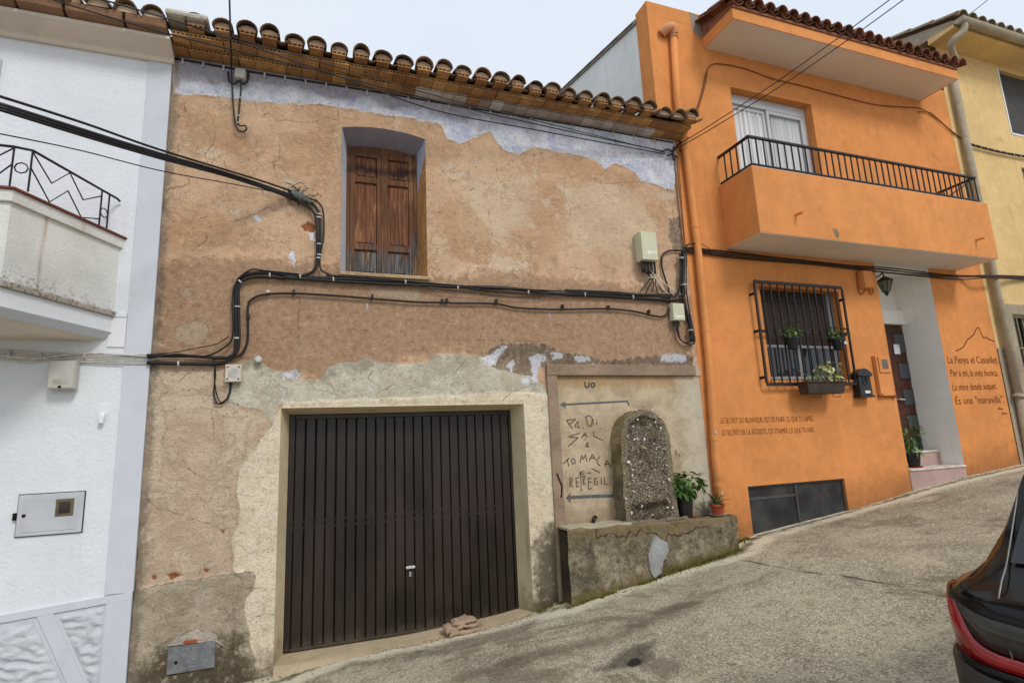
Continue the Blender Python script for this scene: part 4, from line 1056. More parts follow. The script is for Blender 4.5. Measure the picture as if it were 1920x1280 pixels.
# electricity meter cabinet set in the wall
c = [at(*p) for p in ((37, 927), (158, 922), (155, 997), (30, 1005))]
x0, x1 = (c[0].x + c[3].x) / 2, (c[1].x + c[2].x) / 2; z1, z0 = (c[0].z + c[1].z) / 2, (c[2].z + c[3].z) / 2
b = MB(); b.box(x0 - .008, x1 + .008, -.004, .01, z0 - .008, z1 + .008); cab = obj('meter_cabinet', b, flat('dark_joint', C(74, 72, 70), .8, .2), wh)
b = MB(); b.box(x0, x1, -.022, -.002, z0, z1); obj('cabinet_door', b, flat('light_grey_paint', C(188, 191, 195), .5, .35, 0, .08, 5), cab, .006)
b = MB(); b.box(x0 + .035, x1 - .035, -.0255, -.0215, z0 + .03, z1 - .03); obj('door_panel', b, flat('light_grey_panel', C(184, 187, 192), .5, .35, 0, .08, 5), cab, .003)
wq = [at(*p) for p in ((108, 935), (139, 965))]
b = MB(); b.box(wq[0].x, wq[1].x, -.030, -.025, wq[1].z, wq[0].z); fr_ = obj('meter_window', b, flat('olive_rubber', C(96, 88, 66), .7, .3), cab, .004)
b = MB(); b.box(wq[0].x + .025, wq[1].x - .025, -.0325, -.0295, wq[1].z + .025, wq[0].z - .025); obj('pane', b, glass('brown_meter_glass', C(44, 34, 26)), cab)
k_ = at(47, 966); b = MB(); b.lathe([(.014, 0), (.014, .006)], (0, 0, 0), 12); piece('lock', b.mesh('lock', M['dark_hole']), cab, (k_.x, -.025, k_.z), (math.radians(90), 0, 0))
b = MB(); h_ = at(29, 968); b.box(h_.x - .012, h_.x + .015, -.03, .0, h_.z - .03, h_.z + .03); obj('hinge', b, M['dark_hole'], cab, .003)
# small white outlet stub
c = at(193, 775); b = MB(); b.prism([(c.x - .04, c.z - .06), (c.x + .02, c.z - .07), (c.x + .05, c.z + .0), (c.x + .04, c.z + .09), (c.x - .03, c.z + .09), (c.x - .05, c.z + .03)], -.008, .005); ob = obj('patched_plaster', b, M['white_smooth'], wh, .004)
b = MB(); b.tube([(c.x + .005, -.01, c.z + .0), (c.x + .003, -.035, c.z - .03), (c.x, -.04, c.z - .09)], .022, 8); obj('pipe_stub', b, M['white_smooth'], wh)
# ------------------------------------------------------------------ orange house
orn = thing('orange_house', 'bright orange house with balcony, barred window and painted verses on its wall', 'house', (8.2, 0, .6))
RX0, RX1 = 8.655, 9.94                       # entrance recess
BWX0, BWX1, BWZ1 = 6.13, 7.80, 7.36           # balcony door opening
gw = [at(*p) for p in ((1421, 537), (1572, 552), (1441, 706), (1597, 708))]
GWX0, GWX1, GWZ1, GWZ0 = 6.20, 7.76, 4.13, 2.745
CX0, CX1, CZ0, CZ1 = 5.565, 7.315, .3, 1.325
OX1 = 11.34
wall_sheet(OLD_X1 + .003, OX1, -.1, 8.3, [(BWX0, BWX1, 4.72, BWZ1, .22), (GWX0, GWX1, GWZ0, GWZ1, .20), (CX0, CX1, CZ0, CZ1, .10), (RX0, RX1, .75, 4.665, .0)], M['orange'], orn, grid=.5)
b = MB()
xl = at(1212, 0).x - .01
b.box(xl, OLD_X1 + .002, -.001, .3, 6.2, 8.3)
b.prism([(xl, 8.3005), (5.83, 8.3005), (5.83, 8.53), (xl, 8.53)], -.001, .3)
obj('parapet', b, M['orange'], orn)
b = MB(); b.box(OLD_X1 + .02, OX1 - .01, 1.0, 7.5, -.3, 8.29); b.box(OLD_X1 + .02, RX0 - .08, .24, 1.0, -.3, 8.28); b.box(RX1 + .08, OX1 - .01, .24, 1.0, -.3, 8.28); b.box(RX0 - .079, RX1 + .079, .24, .999, 4.72, 8.28)
obj('rear_walls', b, M['back'], orn)
# pale gable over the old roof, roof slope behind
g0 = at(1205, 18)
def gz(y): return 8.30 + y * .213
b = MB()
b.add([(xl + .01, .301, 6.0), (xl + .01, 7.5, 6.0), (xl + .01, 7.5, gz(7.5)), (xl + .01, .301, gz(.3)), (xl + .2, .301, 6.0), (xl + .2, 7.5, 6.0), (xl + .2, 7.5, gz(7.5)), (xl + .2, .301, gz(.3))],
      [(0, 1, 2, 3), (7, 6, 5, 4), (0, 3, 7, 4), (3, 2, 6, 7), (1, 5, 6, 2)])
obj('gable_wall', b, M['gable'], orn)
b = MB()
b.add([(xl - .03, .28, gz(.28)), (xl - .03, 7.5, gz(7.5)), (xl - .03, 7.5, gz(7.5) + .07), (xl - .03, .28, gz(.28) + .07), (xl + .25, .28, gz(.28)), (xl + .25, 7.5, gz(7.5)), (xl + .25, 7.5, gz(7.5) + .07), (xl + .25, .28, gz(.28) + .07)],
      [(0, 1, 2, 3), (7, 6, 5, 4), (0, 3, 7, 4), (3, 2, 6, 7), (1, 5, 6, 2), (0, 4, 5, 1)])
obj('verge_coping', b, plaster('grey_verge', C(150, 150, 146), .1, C(96, 94, 88), .5, .01, 0), orn)
for i in range(16):
    y = .35 + i * .44
    piece('verge_tile', cov, orn, (xl + .02, y, gz(y) + .03), (math.atan(.213), 0, 0), (.7, 1, .5))
b = MB(); b.profx([(.5, 8.2), (.5, 8.25), (7.5, 8.0 + 2.4), (7.5, 8.2)], xl + .26, OX1); obj('roof', b, M['red_tile'], orn)

# roof overhang with red-brown tiles
SX0, SX1, SZ, SY = 5.70, 10.59, 7.94, -.66
b = MB(); b.profx([(.002, SZ), (SY + .012, SZ), (SY + .012, SZ + .02), (.002, SZ + .02)], SX0 + .012, SX1 - .012); obj('soffit', b, M['soffit'], orn)
b = MB(); b.box(SX0, SX1, SY, SY + .0118, SZ - .004, SZ + .17); b.box(SX0, SX0 + .0118, SY + .012, .002, SZ - .004, SZ + .17); b.box(SX1 - .0118, SX1, SY + .012, .002, SZ - .004, SZ + .17)
b.box(SX0 + .012, SX1 - .012, SY + .012, -.001, SZ + .14, SZ + .17)
obj('fascia', b, M['orange_trim'], orn)
rt = arc_tile('roof_tile', M['red_tile'], .108, .092, .5, .016)
rp_ = arc_tile('pan_tile', M['red_tile'], .10, .09, .5, .014, flip=True, span=.8)
nT = 22; pT = (SX1 - SX0 + .06) / nT
sl = math.radians(18)
for i in range(nT + 1):
    x = SX0 - .03 + pT * i
    piece('roof_tile', rt, orn, (x, SY - .09 + rnd.uniform(-.012, .012), SZ + .235), (sl, rnd.uniform(-.03, .03), rnd.uniform(-.03, .03)), (.95, 1, .95))
    if i < nT: piece('pan_tile', rp_, orn, (x + pT / 2, SY - .07, SZ + .30), (sl, 0, 0))
b = MB(); b.profx([(SY - .02, SZ + .171), (SY - .02, SZ + .215), (.0, SZ + .42), (.0, SZ + .171)], SX0 + .002, SX1 - .002); obj('tile_bed', b, M['red_tile'], orn)
for i in range(4):      # verge tiles down the left end
    y = SY + .1 + i * .2
    piece('verge_tile', rt, orn, (SX0 - .045, y, SZ + .20 + (i * .2 + .1) * .32), (sl, .35, math.radians(8)), (.8, .62, .8))
b = MB(); n = nT * 8; vs = []; rows = 6
for j in range(rows + 1):
    for i in range(n + 1):
        x = SX0 - .03 + (SX1 - SX0 + .06) * i / n; y = -.30 + j * .4
        vs.append((x, y, SZ + .30 + (y - SY) * math.tan(sl) + .05 * math.cos(2 * math.pi * i / 8)))
b.add(vs, [(j * (n + 1) + i, j * (n + 1) + i + 1, (j + 1) * (n + 1) + i + 1, (j + 1) * (n + 1) + i) for j in range(rows) for i in range(n)])
obj('tiled_slope', b, M['red_tile'], orn, smooth=True)['kind'] = 'stuff'
# bare patch at the verge
b = MB(); b.prism([(5.52, 8.22), (5.68, 8.08), (5.70, 8.5), (5.50, 8.53)], -.006, .0); obj('bare_render', b, plaster('bare_grey_render', C(158, 146, 130), .15, C(88, 80, 70), .6, .012, .3, 1.6), orn)

# balcony
BX0, BX1, BY, BZ0, BZ1 = 5.68, 10.66, -.66, 4.665, 5.53
bz_t = at(1410, 310, BY).z; BZ1 = bz_t
balc = thing('balcony', '', '', (8, 0, 4.6)); balc.parent = orn; balc.location = Vector((8, 0, 4.6)) - off_of(orn); del balc['label']; del balc['category']
b = MB(); b.box(BX0 + .09, BX1 - .09, BY + .09, -.002, BZ0 + .001, BZ0 + .12); obj('balcony_floor', b, M['soffit'], balc)
b = MB(); b.box(BX0 + .005, BX1 - .005, BY + .005, -.003, BZ0 - .004, BZ0); obj('balcony_soffit', b, M['soffit'], balc)
b = MB(); b.box(BX0, BX1, BY, BY + .088, BZ0 + .0005, BZ1); b.box(BX0, BX0 + .088, BY + .089, .001, BZ0 + .0005, BZ1); b.box(BX1 - .088, BX1, BY + .089, .001, BZ0 + .0005, BZ1)
obj('parapet', b, M['orange_trim'], balc, .006)
b = MB(); b.box(BX0 + .02, BX1 - .02, BY + .02, BY + .075, BZ1 + .001, BZ1 + .012); b.box(BX0 + .02, BX0 + .075, BY + .076, 0, BZ1 + .001, BZ1 + .012); obj('coping', b, M['white_smooth'], balc)
zb, zt = BZ1 + .05, at(1405, 256, BY + .04).z
yr = BY + .045; xr0, xr1 = BX0 + .05, at(1836, 374, yr).x
for z, r, nm in ((zt, .02, 'handrail'), (zb, .014, 'bottom_rail')):
    b = MB(); b.box(xr0 - r, xr1, yr - r, yr + r, z - r * .8, z + r * .8); b.box(xr0 - r, xr0 + r, yr + r + .001, 0, z - r * .8, z + r * .8); b.box(xr1 - 2 * r, xr1, yr + r + .001, -.02, z - r * .8, z + r * .8)
    obj(nm, b, M['black_iron'], balc, .003)
b = MB(); b.box(-.008, .008, -.008, .008, zb + .0115, zt - .0165); bar = b.mesh('baluster', M['black_iron'])
nb_ = 38
for i in range(nb_): piece('baluster', bar, balc, (xr0 + (xr1 - .02 - xr0) * i / (nb_ - 1), yr, 0))
for i in range(1, 5): piece('baluster', bar, balc, (xr0, yr + (-.0 - yr) * i / 5, 0)); piece('baluster', bar, balc, (xr1 - .02, yr + (-.0 - yr) * i / 5, 0))
b = MB(); b.tube([(xr1 - .04, yr + .01, zt - .02), (xr1 - .75, yr + .02, zb - .0)], .011, 6); obj('brace', b, M['black_iron'], balc)
b = MB()
c = at(1492, 403, BY); b.tube([(c.x, BY + .02, c.z + .005), (c.x, BY - .13, c.z - .01)], .02, 9); obj('drain_spout', b, M['orange_trim'], balc)
c = at(1830, 450, BY); b = MB(); b.tube([(c.x, BY + .02, c.z + .005), (c.x, BY - .13, c.z - .01)], .02, 9); obj('drain_spout', b, M['orange_trim'], balc)
c = at(1567, 436, BY); b = MB(); b.prism([(c.x - .05, c.z + .05), (c.x + .03, c.z + .06), (c.x + .06, c.z - .01), (c.x + .03, c.z - .09), (c.x - .02, c.z - .05)], BY - .003, BY + .001); obj('chipped_patch', b, plaster('bare_grey_chip', C(150, 132, 112), .2, None, .4, .01), balc)

# balcony door: sliding aluminium frame, blind box, curtains
dw = thing('balcony_window', '', '', ((BWX0 + BWX1) / 2, .15, 6)); dw.parent = orn; dw.location = WL[dw] - off_of(orn); del dw['label']; del dw['category']
y = .14
b = MB(); b.box(BWX0 + .002, BWX1 - .002, y, y + .07, BWZ1 - .16, BWZ1 - .002)
b.box(BWX0 + .002, BWX0 + .05, y, y + .07, 4.7, BWZ1 - .161); b.box(BWX1 - .06, BWX1 - .002, y, y + .07, 4.7, BWZ1 - .161); obj('frame', b, M['alu'], dw, .004)
mx = (BWX0 + BWX1) / 2 + .01
gl = G('curtained_window_glass', .05, .7); gl.col(C(120, 124, 126)); gl.b.inputs['Alpha'].default_value = .10
cur = G('sheer_curtain', .9, .1); fold = cur.noise(5, 3, .5, cur.map(scale=(3.4, 1, .12))); cur.col(cur.mix(cur.sm(fold, .35, .65), C(214, 216, 218), C(240, 240, 238)))
for s, (a, c_) in enumerate(((BWX0 + .051, mx - .02), (mx - .021, BWX1 - .061))):
    yo = y + (.036 if s == 0 else .004)
    b = MB(); f_ = .055
    b.box(a, a + f_, yo, yo + .03, 4.7, BWZ1 - .162); b.box(c_ - f_, c_, yo, yo + .03, 4.7, BWZ1 - .162); b.box(a + f_, c_ - f_, yo, yo + .03, BWZ1 - .225, BWZ1 - .162); b.box(a + f_, c_ - f_, yo, yo + .03, 4.7, 4.78)
    sash = obj('sash', b, M['alu'], dw, .004)
    b = MB(); b.box(a + f_ + .001, c_ - f_ - .001, yo + .012, yo + .016, 4.78, BWZ1 - .226); obj('pane', b, gl.m, dw)
b = MB(); n = 60
for r_ in range(2):
    x0_, x1_ = (BWX0 + .06, mx + .02) if r_ == 0 else (mx + .10, BWX1 - .07)
    for i in range(n):
        xa = x0_ + (x1_ - x0_) * i / n; xb = x0_ + (x1_ - x0_) * (i + 1) / n
        ya = y + .055 + .010 * math.sin(i * .9) + .006 * math.sin(i * 2.3); yb = y + .055 + .010 * math.sin((i + 1) * .9) + .006 * math.sin((i + 1) * 2.3)
        t0 = max(0, 1 - i / 14) * .5 if r_ else 0; t1 = max(0, 1 - (i + 1) / 14) * .5 if r_ else 0
        b.quad((xa + t0 * .0, ya, 4.7), (xb, yb, 4.7), (xb, yb, BWZ1 - .2), (xa, ya, BWZ1 - .2))
obj('curtain', b, cur.m, dw, smooth=True)
b = MB(); b.box(BWX0 + .01, BWX1 - .01, .222, .235, 4.65, BWZ1); obj('dark_room', b, flat('dim_room', C(90, 88, 84), .9, .1), dw)

# barred window
gwn = thing('barred_window', '', '', ((GWX0 + GWX1) / 2, 0, 3.4)); gwn.parent = orn; gwn.location = WL[gwn] - off_of(orn); del gwn['label']; del gwn['category']
y = .13
b = MB(); b.box(GWX0 + .002, GWX1 - .002, y + .02, y + .06, 3.27, GWZ1 - .002)
n = 22
blm = flat('brown_roller_blind', C(52, 38, 33), .6, .3, 0, .15, 5)
bl_ = thing('roller_blind', '', '', WL[gwn]); bl_.parent = orn; bl_.location = WL[gwn] - off_of(orn); del bl_['label']; del bl_['category']
b = MB(); hh = (GWZ1 - 3.30) / n
b.profx([(0, 0), (-.002, hh * .2), (-.003, hh * .5), (-.002, hh * .8), (0, hh - .001), (.01, hh - .001), (.01, 0)], GWX0 + .02, GWX1 - .12)
sme = b.mesh('slat', blm, (0, 0, 0))
for i in range(n): piece('slat', sme, bl_, (0, y + .03, 3.30 + i * hh))
b = MB(); b.box(GWX1 - .11, GWX1 - .004, y + .0, y + .05, GWZ0 + .03, GWZ1 - .003); b.box(GWX0 + .003, GWX0 + .05, y + .0, y + .05, GWZ0 + .03, 3.29); b.box(GWX0 + .05, GWX1 - .111, y + .0, y + .05, 3.245, 3.29); b.box(GWX0 + .05, GWX1 - .111, y + .0, y + .05, GWZ0 + .03, GWZ0 + .075)
mx2 = GWX0 + .74
b.box(mx2 - .025, mx2 + .025, y + .001, y + .05, GWZ0 + .076, 3.244); obj('frame', b, flat('grey_aluminium', C(146, 148, 150), .4, .5, .1, .06), gwn, .003)
for a, c_ in ((GWX0 + .051, mx2 - .031), (mx2 + .031, GWX1 - .112)):
    b = MB(); b.box(a, c_, y + .02, y + .026, GWZ0 + .076, 3.244); obj('pane', b, M['glass_dark'], gwn)
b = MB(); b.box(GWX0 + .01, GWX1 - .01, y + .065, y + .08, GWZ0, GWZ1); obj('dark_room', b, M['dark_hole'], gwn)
b = MB(); b.box(GWX0 - .03, GWX1 + .03, -.05, .12, GWZ0 - .035, GWZ0 - .001); obj('sill', b, M['orange_trim'], gwn, .005)
g4 = [at(*p, -.09) for p in ((1414, 526), (1580, 541), (1437, 720), (1604, 720))]
hx0, hx1 = (g4[0].x + g4[2].x) / 2, (g4[1].x + g4[3].x) / 2; hz1, hz0 = (g4[0].z + g4[1].z) / 2, (g4[2].z + g4[3].z) / 2
gril = thing('window_grille', '', '', ((hx0 + hx1) / 2, -.09, hz0)); gril.parent = orn; gril.location = WL[gril] - off_of(orn); del gril['label']; del gril['category']
YG = -.09
def gpart(name, b): return obj(name, b, M['brown_iron'], gril, .002)
for z, h_ in ((hz1, .022), (hz0, .018)):
    b = MB(); b.box(hx0, hx1, YG - .012, YG + .012, z - h_, z + h_); gpart('rail', b)
zm = at(1430, 620, YG).z
b = MB(); b.box(hx0 + .017, hx1 - .017, YG + .009, YG + .014, zm - .022, zm + .022); gpart('rail', b)
for x in (hx0, hx1): b = MB(); b.box(x - .016, x + .016, YG - .011, YG + .011, hz0 + .019, hz1 - .023); gpart('stile', b)
b = MB(); b.box(-.009, .009, -.0085, .0085, hz0 + .019, hz1 - .023); gb_ = b.mesh('bar', M['brown_iron'])
nbar = 12
for i in range(1, nbar): piece('bar', gb_, gril, (hx0 + (hx1 - hx0) * i / nbar, YG, 0))
for x in (hx0, hx1):
    for z in (hz0 + .1, zm, hz1 - .18): b = MB(); b.box(x - .03, x - .017, YG - .005, .003, z - .02, z + .02) if x == hx0 else b.box(x + .017, x + .03, YG - .005, .003, z - .02, z + .02); gpart('bracket', b)

# cellar window
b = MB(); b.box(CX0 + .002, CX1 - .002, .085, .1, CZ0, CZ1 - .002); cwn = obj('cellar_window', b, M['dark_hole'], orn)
cm = (at(1494, 905).x)
mesh_dark = G('dark_mesh_screen', .6, .3); mesh_dark.col(mesh_dark.mix(mesh_dark.sm(mesh_dark.noise(2.5, 5, .6), .35, .65), C(36, 36, 36), C(62, 62, 60)))
for a, c_ in ((CX0 + .03, cm - .018), (cm + .018, CX1 - .02)):
    b = MB(); b.box(a, c_, .05, .06, CZ0, CZ1 - .03); obj('pane', b, mesh_dark.m, cwn)
dkf = flat('dark_grey_frame', C(70, 70, 68), .5, .4)
b = MB(); b.box(cm - .016, cm + .016, .03, .08, CZ0, CZ1 - .004); b.box(CX0 + .004, CX0 + .028, .03, .08, CZ0, CZ1 - .004); b.box(CX1 - .02, CX1 - .004, .03, .08, CZ0, CZ1 - .004); b.box(CX0 + .029, cm - .017, .035, .08, CZ1 - .03, CZ1 - .004); b.box(cm + .017, CX1 - .021, .035, .08, CZ1 - .03, CZ1 - .004)
b.box(CX0 + .03, cm - .018, .040, .049, CZ1 - .19, CZ1 - .15)
obj('frame', b, dkf, cwn, .002)

# entrance recess, steps and door
RD = .64
b = MB()
b.quad((RX0, -.0005, .7), (RX0, RD, .7), (RX0, RD, 4.664), (RX0, -.0005, 4.664)); b.quad((RX1, -.0005, .7), (RX1, -.0005, 4.664), (RX1, RD, 4.664), (RX1, RD, .7))
b.quad((RX0, -.0005, 4.664), (RX1, -.0005, 4.664), (RX1, RD, 4.664), (RX0, RD, 4.664)); b.quad((RX0, RD, 3.86), (RX1, RD, 3.86), (RX1, RD, 4.664), (RX0, RD, 4.664))
b.box(RX0 + .001, RX1 - .001, RD - .10, RD - .001, 3.80, 4.04)
obj('entrance_recess', b, M['recess_white'], orn)
marb = plaster('pink_marble', C(176, 150, 142), .10, C(130, 104, 98), .4, .002, .2, .5); nose = flat('pale_stone_nosing', C(206, 196, 182), .6, .3)
zs1 = at(1712, 876).z; zs1 = (at(1712, 876).z + at(1810, 873).z) / 2
b = MB(); b.box(RX0 + .002, RX1 - .002, -.012, .34, .6, zs1 - .03); obj('step', b, marb, orn)
b = MB(); b.box(RX0 + .002, RX1 - .002, -.03, .34, zs1 - .0295, zs1); obj('step_tread', b, nose, orn, .004)
zs2 = at(1740, 844, .345).z
xs2 = at(1766, 850, .345).x
b = MB(); b.box(RX0 + .002, RX1 - .003, .341, RD, .6, zs2 - .03); obj('step', b, marb, orn)
b = MB(); b.box(RX0 + .002, RX1 - .003, .325, RD, zs2 - .0295, zs2); obj('step_tread', b, nose, orn, .004)
DX1 = at(1690, 590, RD).x
dr = thing('front_door', '', '', (RX0 + .6, RD, zs2)); dr.parent = orn; dr.location = WL[dr] - off_of(orn); del dr['label']; del dr['category']
dwood = flat('dark_mahogany', C(72, 38, 26), .5, .4, 0, .35, 6)
b = MB(); b.box(RX0 + .002, DX1 + .1, RD - .03, RD + .04, zs2 + .002, 3.799); obj('door_leaf', b, dwood, dr, .004)
hx = DX1 + .10
for z0_, z1_ in ((3.28, 3.66), (2.82, 3.14), (2.36, 2.68), (1.95, 2.24), (1.55, 1.82)):
    b = MB(); b.box(hx - .47, hx - .13, RD - .036, RD - .029, z0_, z1_); pf = obj('pane_frame', b, flat('mahogany_bead', C(58, 30, 22), .5, .4), dr, .004)
    b = MB(); b.box(hx - .44, hx - .16, RD - .039, RD - .0355, z0_ + .03, z1_ - .03); obj('pane', b, M['glass_grey'], dr)
c = at(1682, 655, RD - .045); b = MB(); b.box(c.x - .07, c.x + .07, RD - .046, RD - .0395, c.z - .08, c.z + .09); obj('paper_notice', b, flat('white_paper', C(214, 216, 222), .8, .2), dr)
c = at(1688, 748, RD - .06); b = MB(); b.tube([(c.x - .03, RD - .031, c.z), (c.x - .03, RD - .07, c.z), (c.x + .09, RD - .075, c.z - .01)], .012, 7); obj('door_handle', b, M['alu'], dr)

# painted verses
lm = flat('dark_brown_lettering', C(124, 66, 38), .85, .1, 0, .25, 30)
lm2 = flat('faded_brown_lettering', C(146, 86, 46), .85, .1, 0, .3, 30)
def letters(txt, p0, p1, capz, m, sx=1.0, shear=0.0):
    a = at(*p0); c_ = at(*p1)
    cu = bpy.data.curves.new('painted_text', 'FONT'); cu.body = txt; cu.size = 1; cu.extrude = .0; cu.shear = shear
    o = bpy.data.objects.new('painted_text', cu); link(o)
    bpy.context.view_layer.update()
    wd = o.dimensions.x
    dg = bpy.context.evaluated_depsgraph_get()
    me = bpy.data.meshes.new_from_object(o.evaluated_get(dg)); bpy.data.objects.remove(o)
    sxx = (c_.x - a.x) / wd; szz = capz / .72
    tl = (c_.z - a.z) / (c_.x - a.x)
    off = off_of(orn)
    for v in me.vertices:
        x, yv = v.co.x, v.co.y
        wx = a.x + x * sxx; v.co = (wx - off[0], -.0022 - off[1], a.z + (wx - a.x) * tl + yv * szz + .004 * math.sin(wx * 37) - off[2])
    # one mesh per letter: connected pieces, joined where they sit above each other (dots, accents)
    bm = bmesh.new(); bm.from_mesh(me); bpy.data.meshes.remove(me)
    seen = set(); comps = []
    for v in bm.verts:
        if v in seen: continue
        st = [v]; seen.add(v); cset = []
        while st:
            q = st.pop(); cset.append(q)
            for e in q.link_edges:
                n = e.other_vert(q)
                if n not in seen: seen.add(n); st.append(n)
        comps.append([min(q.co.x for q in cset), max(q.co.x for q in cset), cset])
    comps.sort(key=lambda c: c[0]); groups = []
    for c in comps:
        if groups and c[0] < groups[-1][1] - .3 * (c[1] - c[0]): groups[-1][1] = max(groups[-1][1], c[1]); groups[-1][2] += c[2]
        else: groups.append(c)
    for c in groups:
        vid = {v: k for k, v in enumerate(c[2])}
        fs = [[vid[v] for v in f.verts] for f in bm.faces if f.verts[0] in vid]
        lme = bpy.data.meshes.new('painted_letter'); lme.from_pydata([tuple(v.co) for v in c[2]], [], fs); lme.materials.append(m)
        o = bpy.data.objects.new('painted_letter', lme); link(o, orn); WL[o] = off
        so = o.modifiers.new('thick', 'SOLIDIFY'); so.thickness = .0015; so.offset = 0
    bm.free()
f1 = zz(1320, 740, 4.267)
letters('.LE SECRET DU BONHEUR, EST DE FAIRE CE QUE TU AIMES.', f1([(128, 228)])[0], f1([(876, 208)])[0], .075, lm2)
letters('.LE SECRET DE LA RÉUSSITE, EST D\'AIMER CE QUE TU FAIS.', f1([(140, 324)])[0], f1([(882, 298)])[0], .075, lm2)
f2 = zz(1760, 600, 5.82)
letters('La Penya el Castellet.', f2([(95, 470)])[0], f2([(645, 470)])[0], .125, lm, 1, .1)
letters('Per a mi, la més bonica.', f2([(128, 614)])[0], f2([(645, 608)])[0], .12, lm, 1, .1)
letters('La mire desde xiquet.', f2([(150, 768)])[0], f2([(632, 752)])[0], .12, lm, 1, .1)
letters('És una "maravilla".', f2([(180, 918)])[0], f2([(712, 900)])[0], .125, lm, 1, .1)
b = MB()
def wl(pts): return [(at(*p).x, at(*p).z) for p in f2(pts)]
sg = ([(650, 975), (653, 955), (661, 968), (668, 955), (674, 975)], [(680, 972), (684, 962), (690, 972), (697, 966)], [(692, 1022), (698, 1005), (706, 1012), (700, 1022), (712, 1022)], [(716, 1022), (722, 1012), (728, 1024), (736, 1014), (750, 1026)])
for ls in (sg[:2], sg[2:]):
    for l in ls:
        b = MB(); b.ribbon(wl(l), .012, -.0005); obj('painted_text', b, lm, orn)
b = MB(); b.ribbon(wl([(190, 335), (228, 318), (265, 298), (284, 268), (298, 238), (318, 205), (340, 200), (352, 182), (372, 168), (388, 148), (398, 120), (412, 92), (428, 80), (440, 90), (452, 120), (468, 150), (490, 196), (505, 192), (518, 184), (530, 200), (548, 212), (572, 216), (604, 232)]), .02, -.0005); obj('painted_mountain', b, lm, orn)

# ------------------------------------------------------------------ yellow house
yel = thing('yellow_house', 'ochre yellow house with stained plaster and grey gutter at the right edge', 'house', (14.5, 0, 1.4))
YX0 = OX1 + .004; YT = 9.24
ywx = at(1870, 128).x; ybz = at(1905, 750).z
wall_sheet(YX0, 26, 3.3, YT, [(ywx, ywx + 1.3, 7.72, 9.14, .14), (at(1914, 312).x, at(1914, 312).x + .9, 6.35, 6.98, .12), (11.95, 13.6, 3.02 + .3, 3.93, .12)], M['yellow'], yel, grid=.6)
wall_sheet(YX0, 26, .8, 3.3, [(11.95, 13.6, 2.98, 3.31, .12)], M['yellow_base'], yel, y=-.012, grid=.6)
b = MB(); b.box(11.60, 13.9, -.016, .01, 3.935, 4.12); b.box(11.72, 11.948, -.0165, .01, 2.9, 3.934); obj('window_surround', b, M['yellow_base'], yel)
b = MB(); b.box(YX0 + .003, 26, .16, 8, 0, YT - .01); obj('rear_walls', b, M['yellow'], yel)
b = MB(); b.box(ywx + .02, ywx + 1.29, .07, .12, 7.73, 9.13); sh = obj('roller_shutter', b, flat('dark_grey_shutter', C(60, 58, 56), .6, .3, 0, .2, 3), yel)
b = MB(); b.box(ywx - .035, ywx + .0, -.012, .1, 7.69, 9.17); b.box(ywx + .001, ywx + 1.33, -.012, .1, 7.68, 7.719); obj('window_frame', b, M['white_smooth'], yel, .003)
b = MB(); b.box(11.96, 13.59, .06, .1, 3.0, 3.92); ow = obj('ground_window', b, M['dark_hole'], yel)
b = MB(); b.box(11.955, 12.0, -.0, .05, 2.99, 3.925); b.box(12.001, 13.6, -.0, .05, 3.87, 3.925); b.box(12.001, 13.6, -.0, .05, 2.99, 3.04); obj('frame', b, flat('olive_metal', C(92, 86, 66), .6, .3), ow)
b = MB(); b.box(-.018, .018, .01, .04, 3.041, 3.869); vb = b.mesh('bar', flat('olive_bar', C(112, 106, 84), .6, .3))
for i in range(9): piece('bar', vb, ow, (12.1 + i * .17, 0, 0))
b = MB(); b.box(at(1914, 312).x + .02, at(1914, 312).x + .88, .06, .1, 6.36, 6.97); obj('window_pane', b, M['glass_grey'], yel)
# eaves, verge, gutter
b = MB(); b.profx([(.01, YT), (-.46, YT + .03), (-.46, YT + .10), (.01, YT + .12)], YX0 - .18, 26); obj('eave_soffit', b, plaster('stained_yellow_soffit', C(222, 190, 132), .08, C(150, 118, 76), .5, .005), yel)
b = MB()
n = 12
vs = []
for i in range(n + 1):
    t = math.pi + math.pi * i / n; vs.append((-.555 + .095 * math.cos(t), YT + .13 + .095 * math.sin(t)))
vs += [(-.46 - .008, YT + .13), (-.642, YT + .13)]
gmat = plaster('weathered_zinc', C(166, 156, 136), .14, C(80, 74, 66), .6, .006, .3)
b.profx(vs, YX0 - .2, 26); obj('gutter', b, gmat, yel)
yt_ = arc_tile('roof_tile', terracotta('grey_lichen_tile', C(164, 152, 128), C(140, 126, 104), C(100, 90, 74), .5), .13, .11, .5)
for i in range(26): piece('roof_tile', yt_, yel, (YX0 - .1 + i * .27, -.60, YT + .17), (math.radians(19), 0, 0), (1, 1, .9))
for i in range(16):
    y = -.55 + i * .42
    piece('verge_tile', yt_, yel, (YX0 - .15, y, YT + .17 + (y + .6) * .345), (math.radians(19), .1, 0), (.9, 1, .8))
b = MB(); b.profx([(-.45, YT + .121), (-.45, YT + .18), (7.5, YT + 2.9), (7.5, YT + .121)], YX0 - .17, 26); obj('roof', b, gmat, yel)
b = MB(); b.add([(YX0 + .001, .159, 7.4), (YX0 + .001, 7.9, 7.4), (YX0 + .001, 7.9, YT), (YX0 + .001, .159, YT), (YX0 + .002 + .15, .159, 7.4), (YX0 + .15, 7.9, 7.4), (YX0 + .15, 7.9, YT), (YX0 + .15, .159, YT)], [(0, 1, 2, 3), (7, 6, 5, 4), (0, 3, 7, 4), (3, 2, 6, 7), (1, 5, 6, 2), (0, 4, 5, 1)])
obj('gable_wall', b, M['yellow_base'], yel)
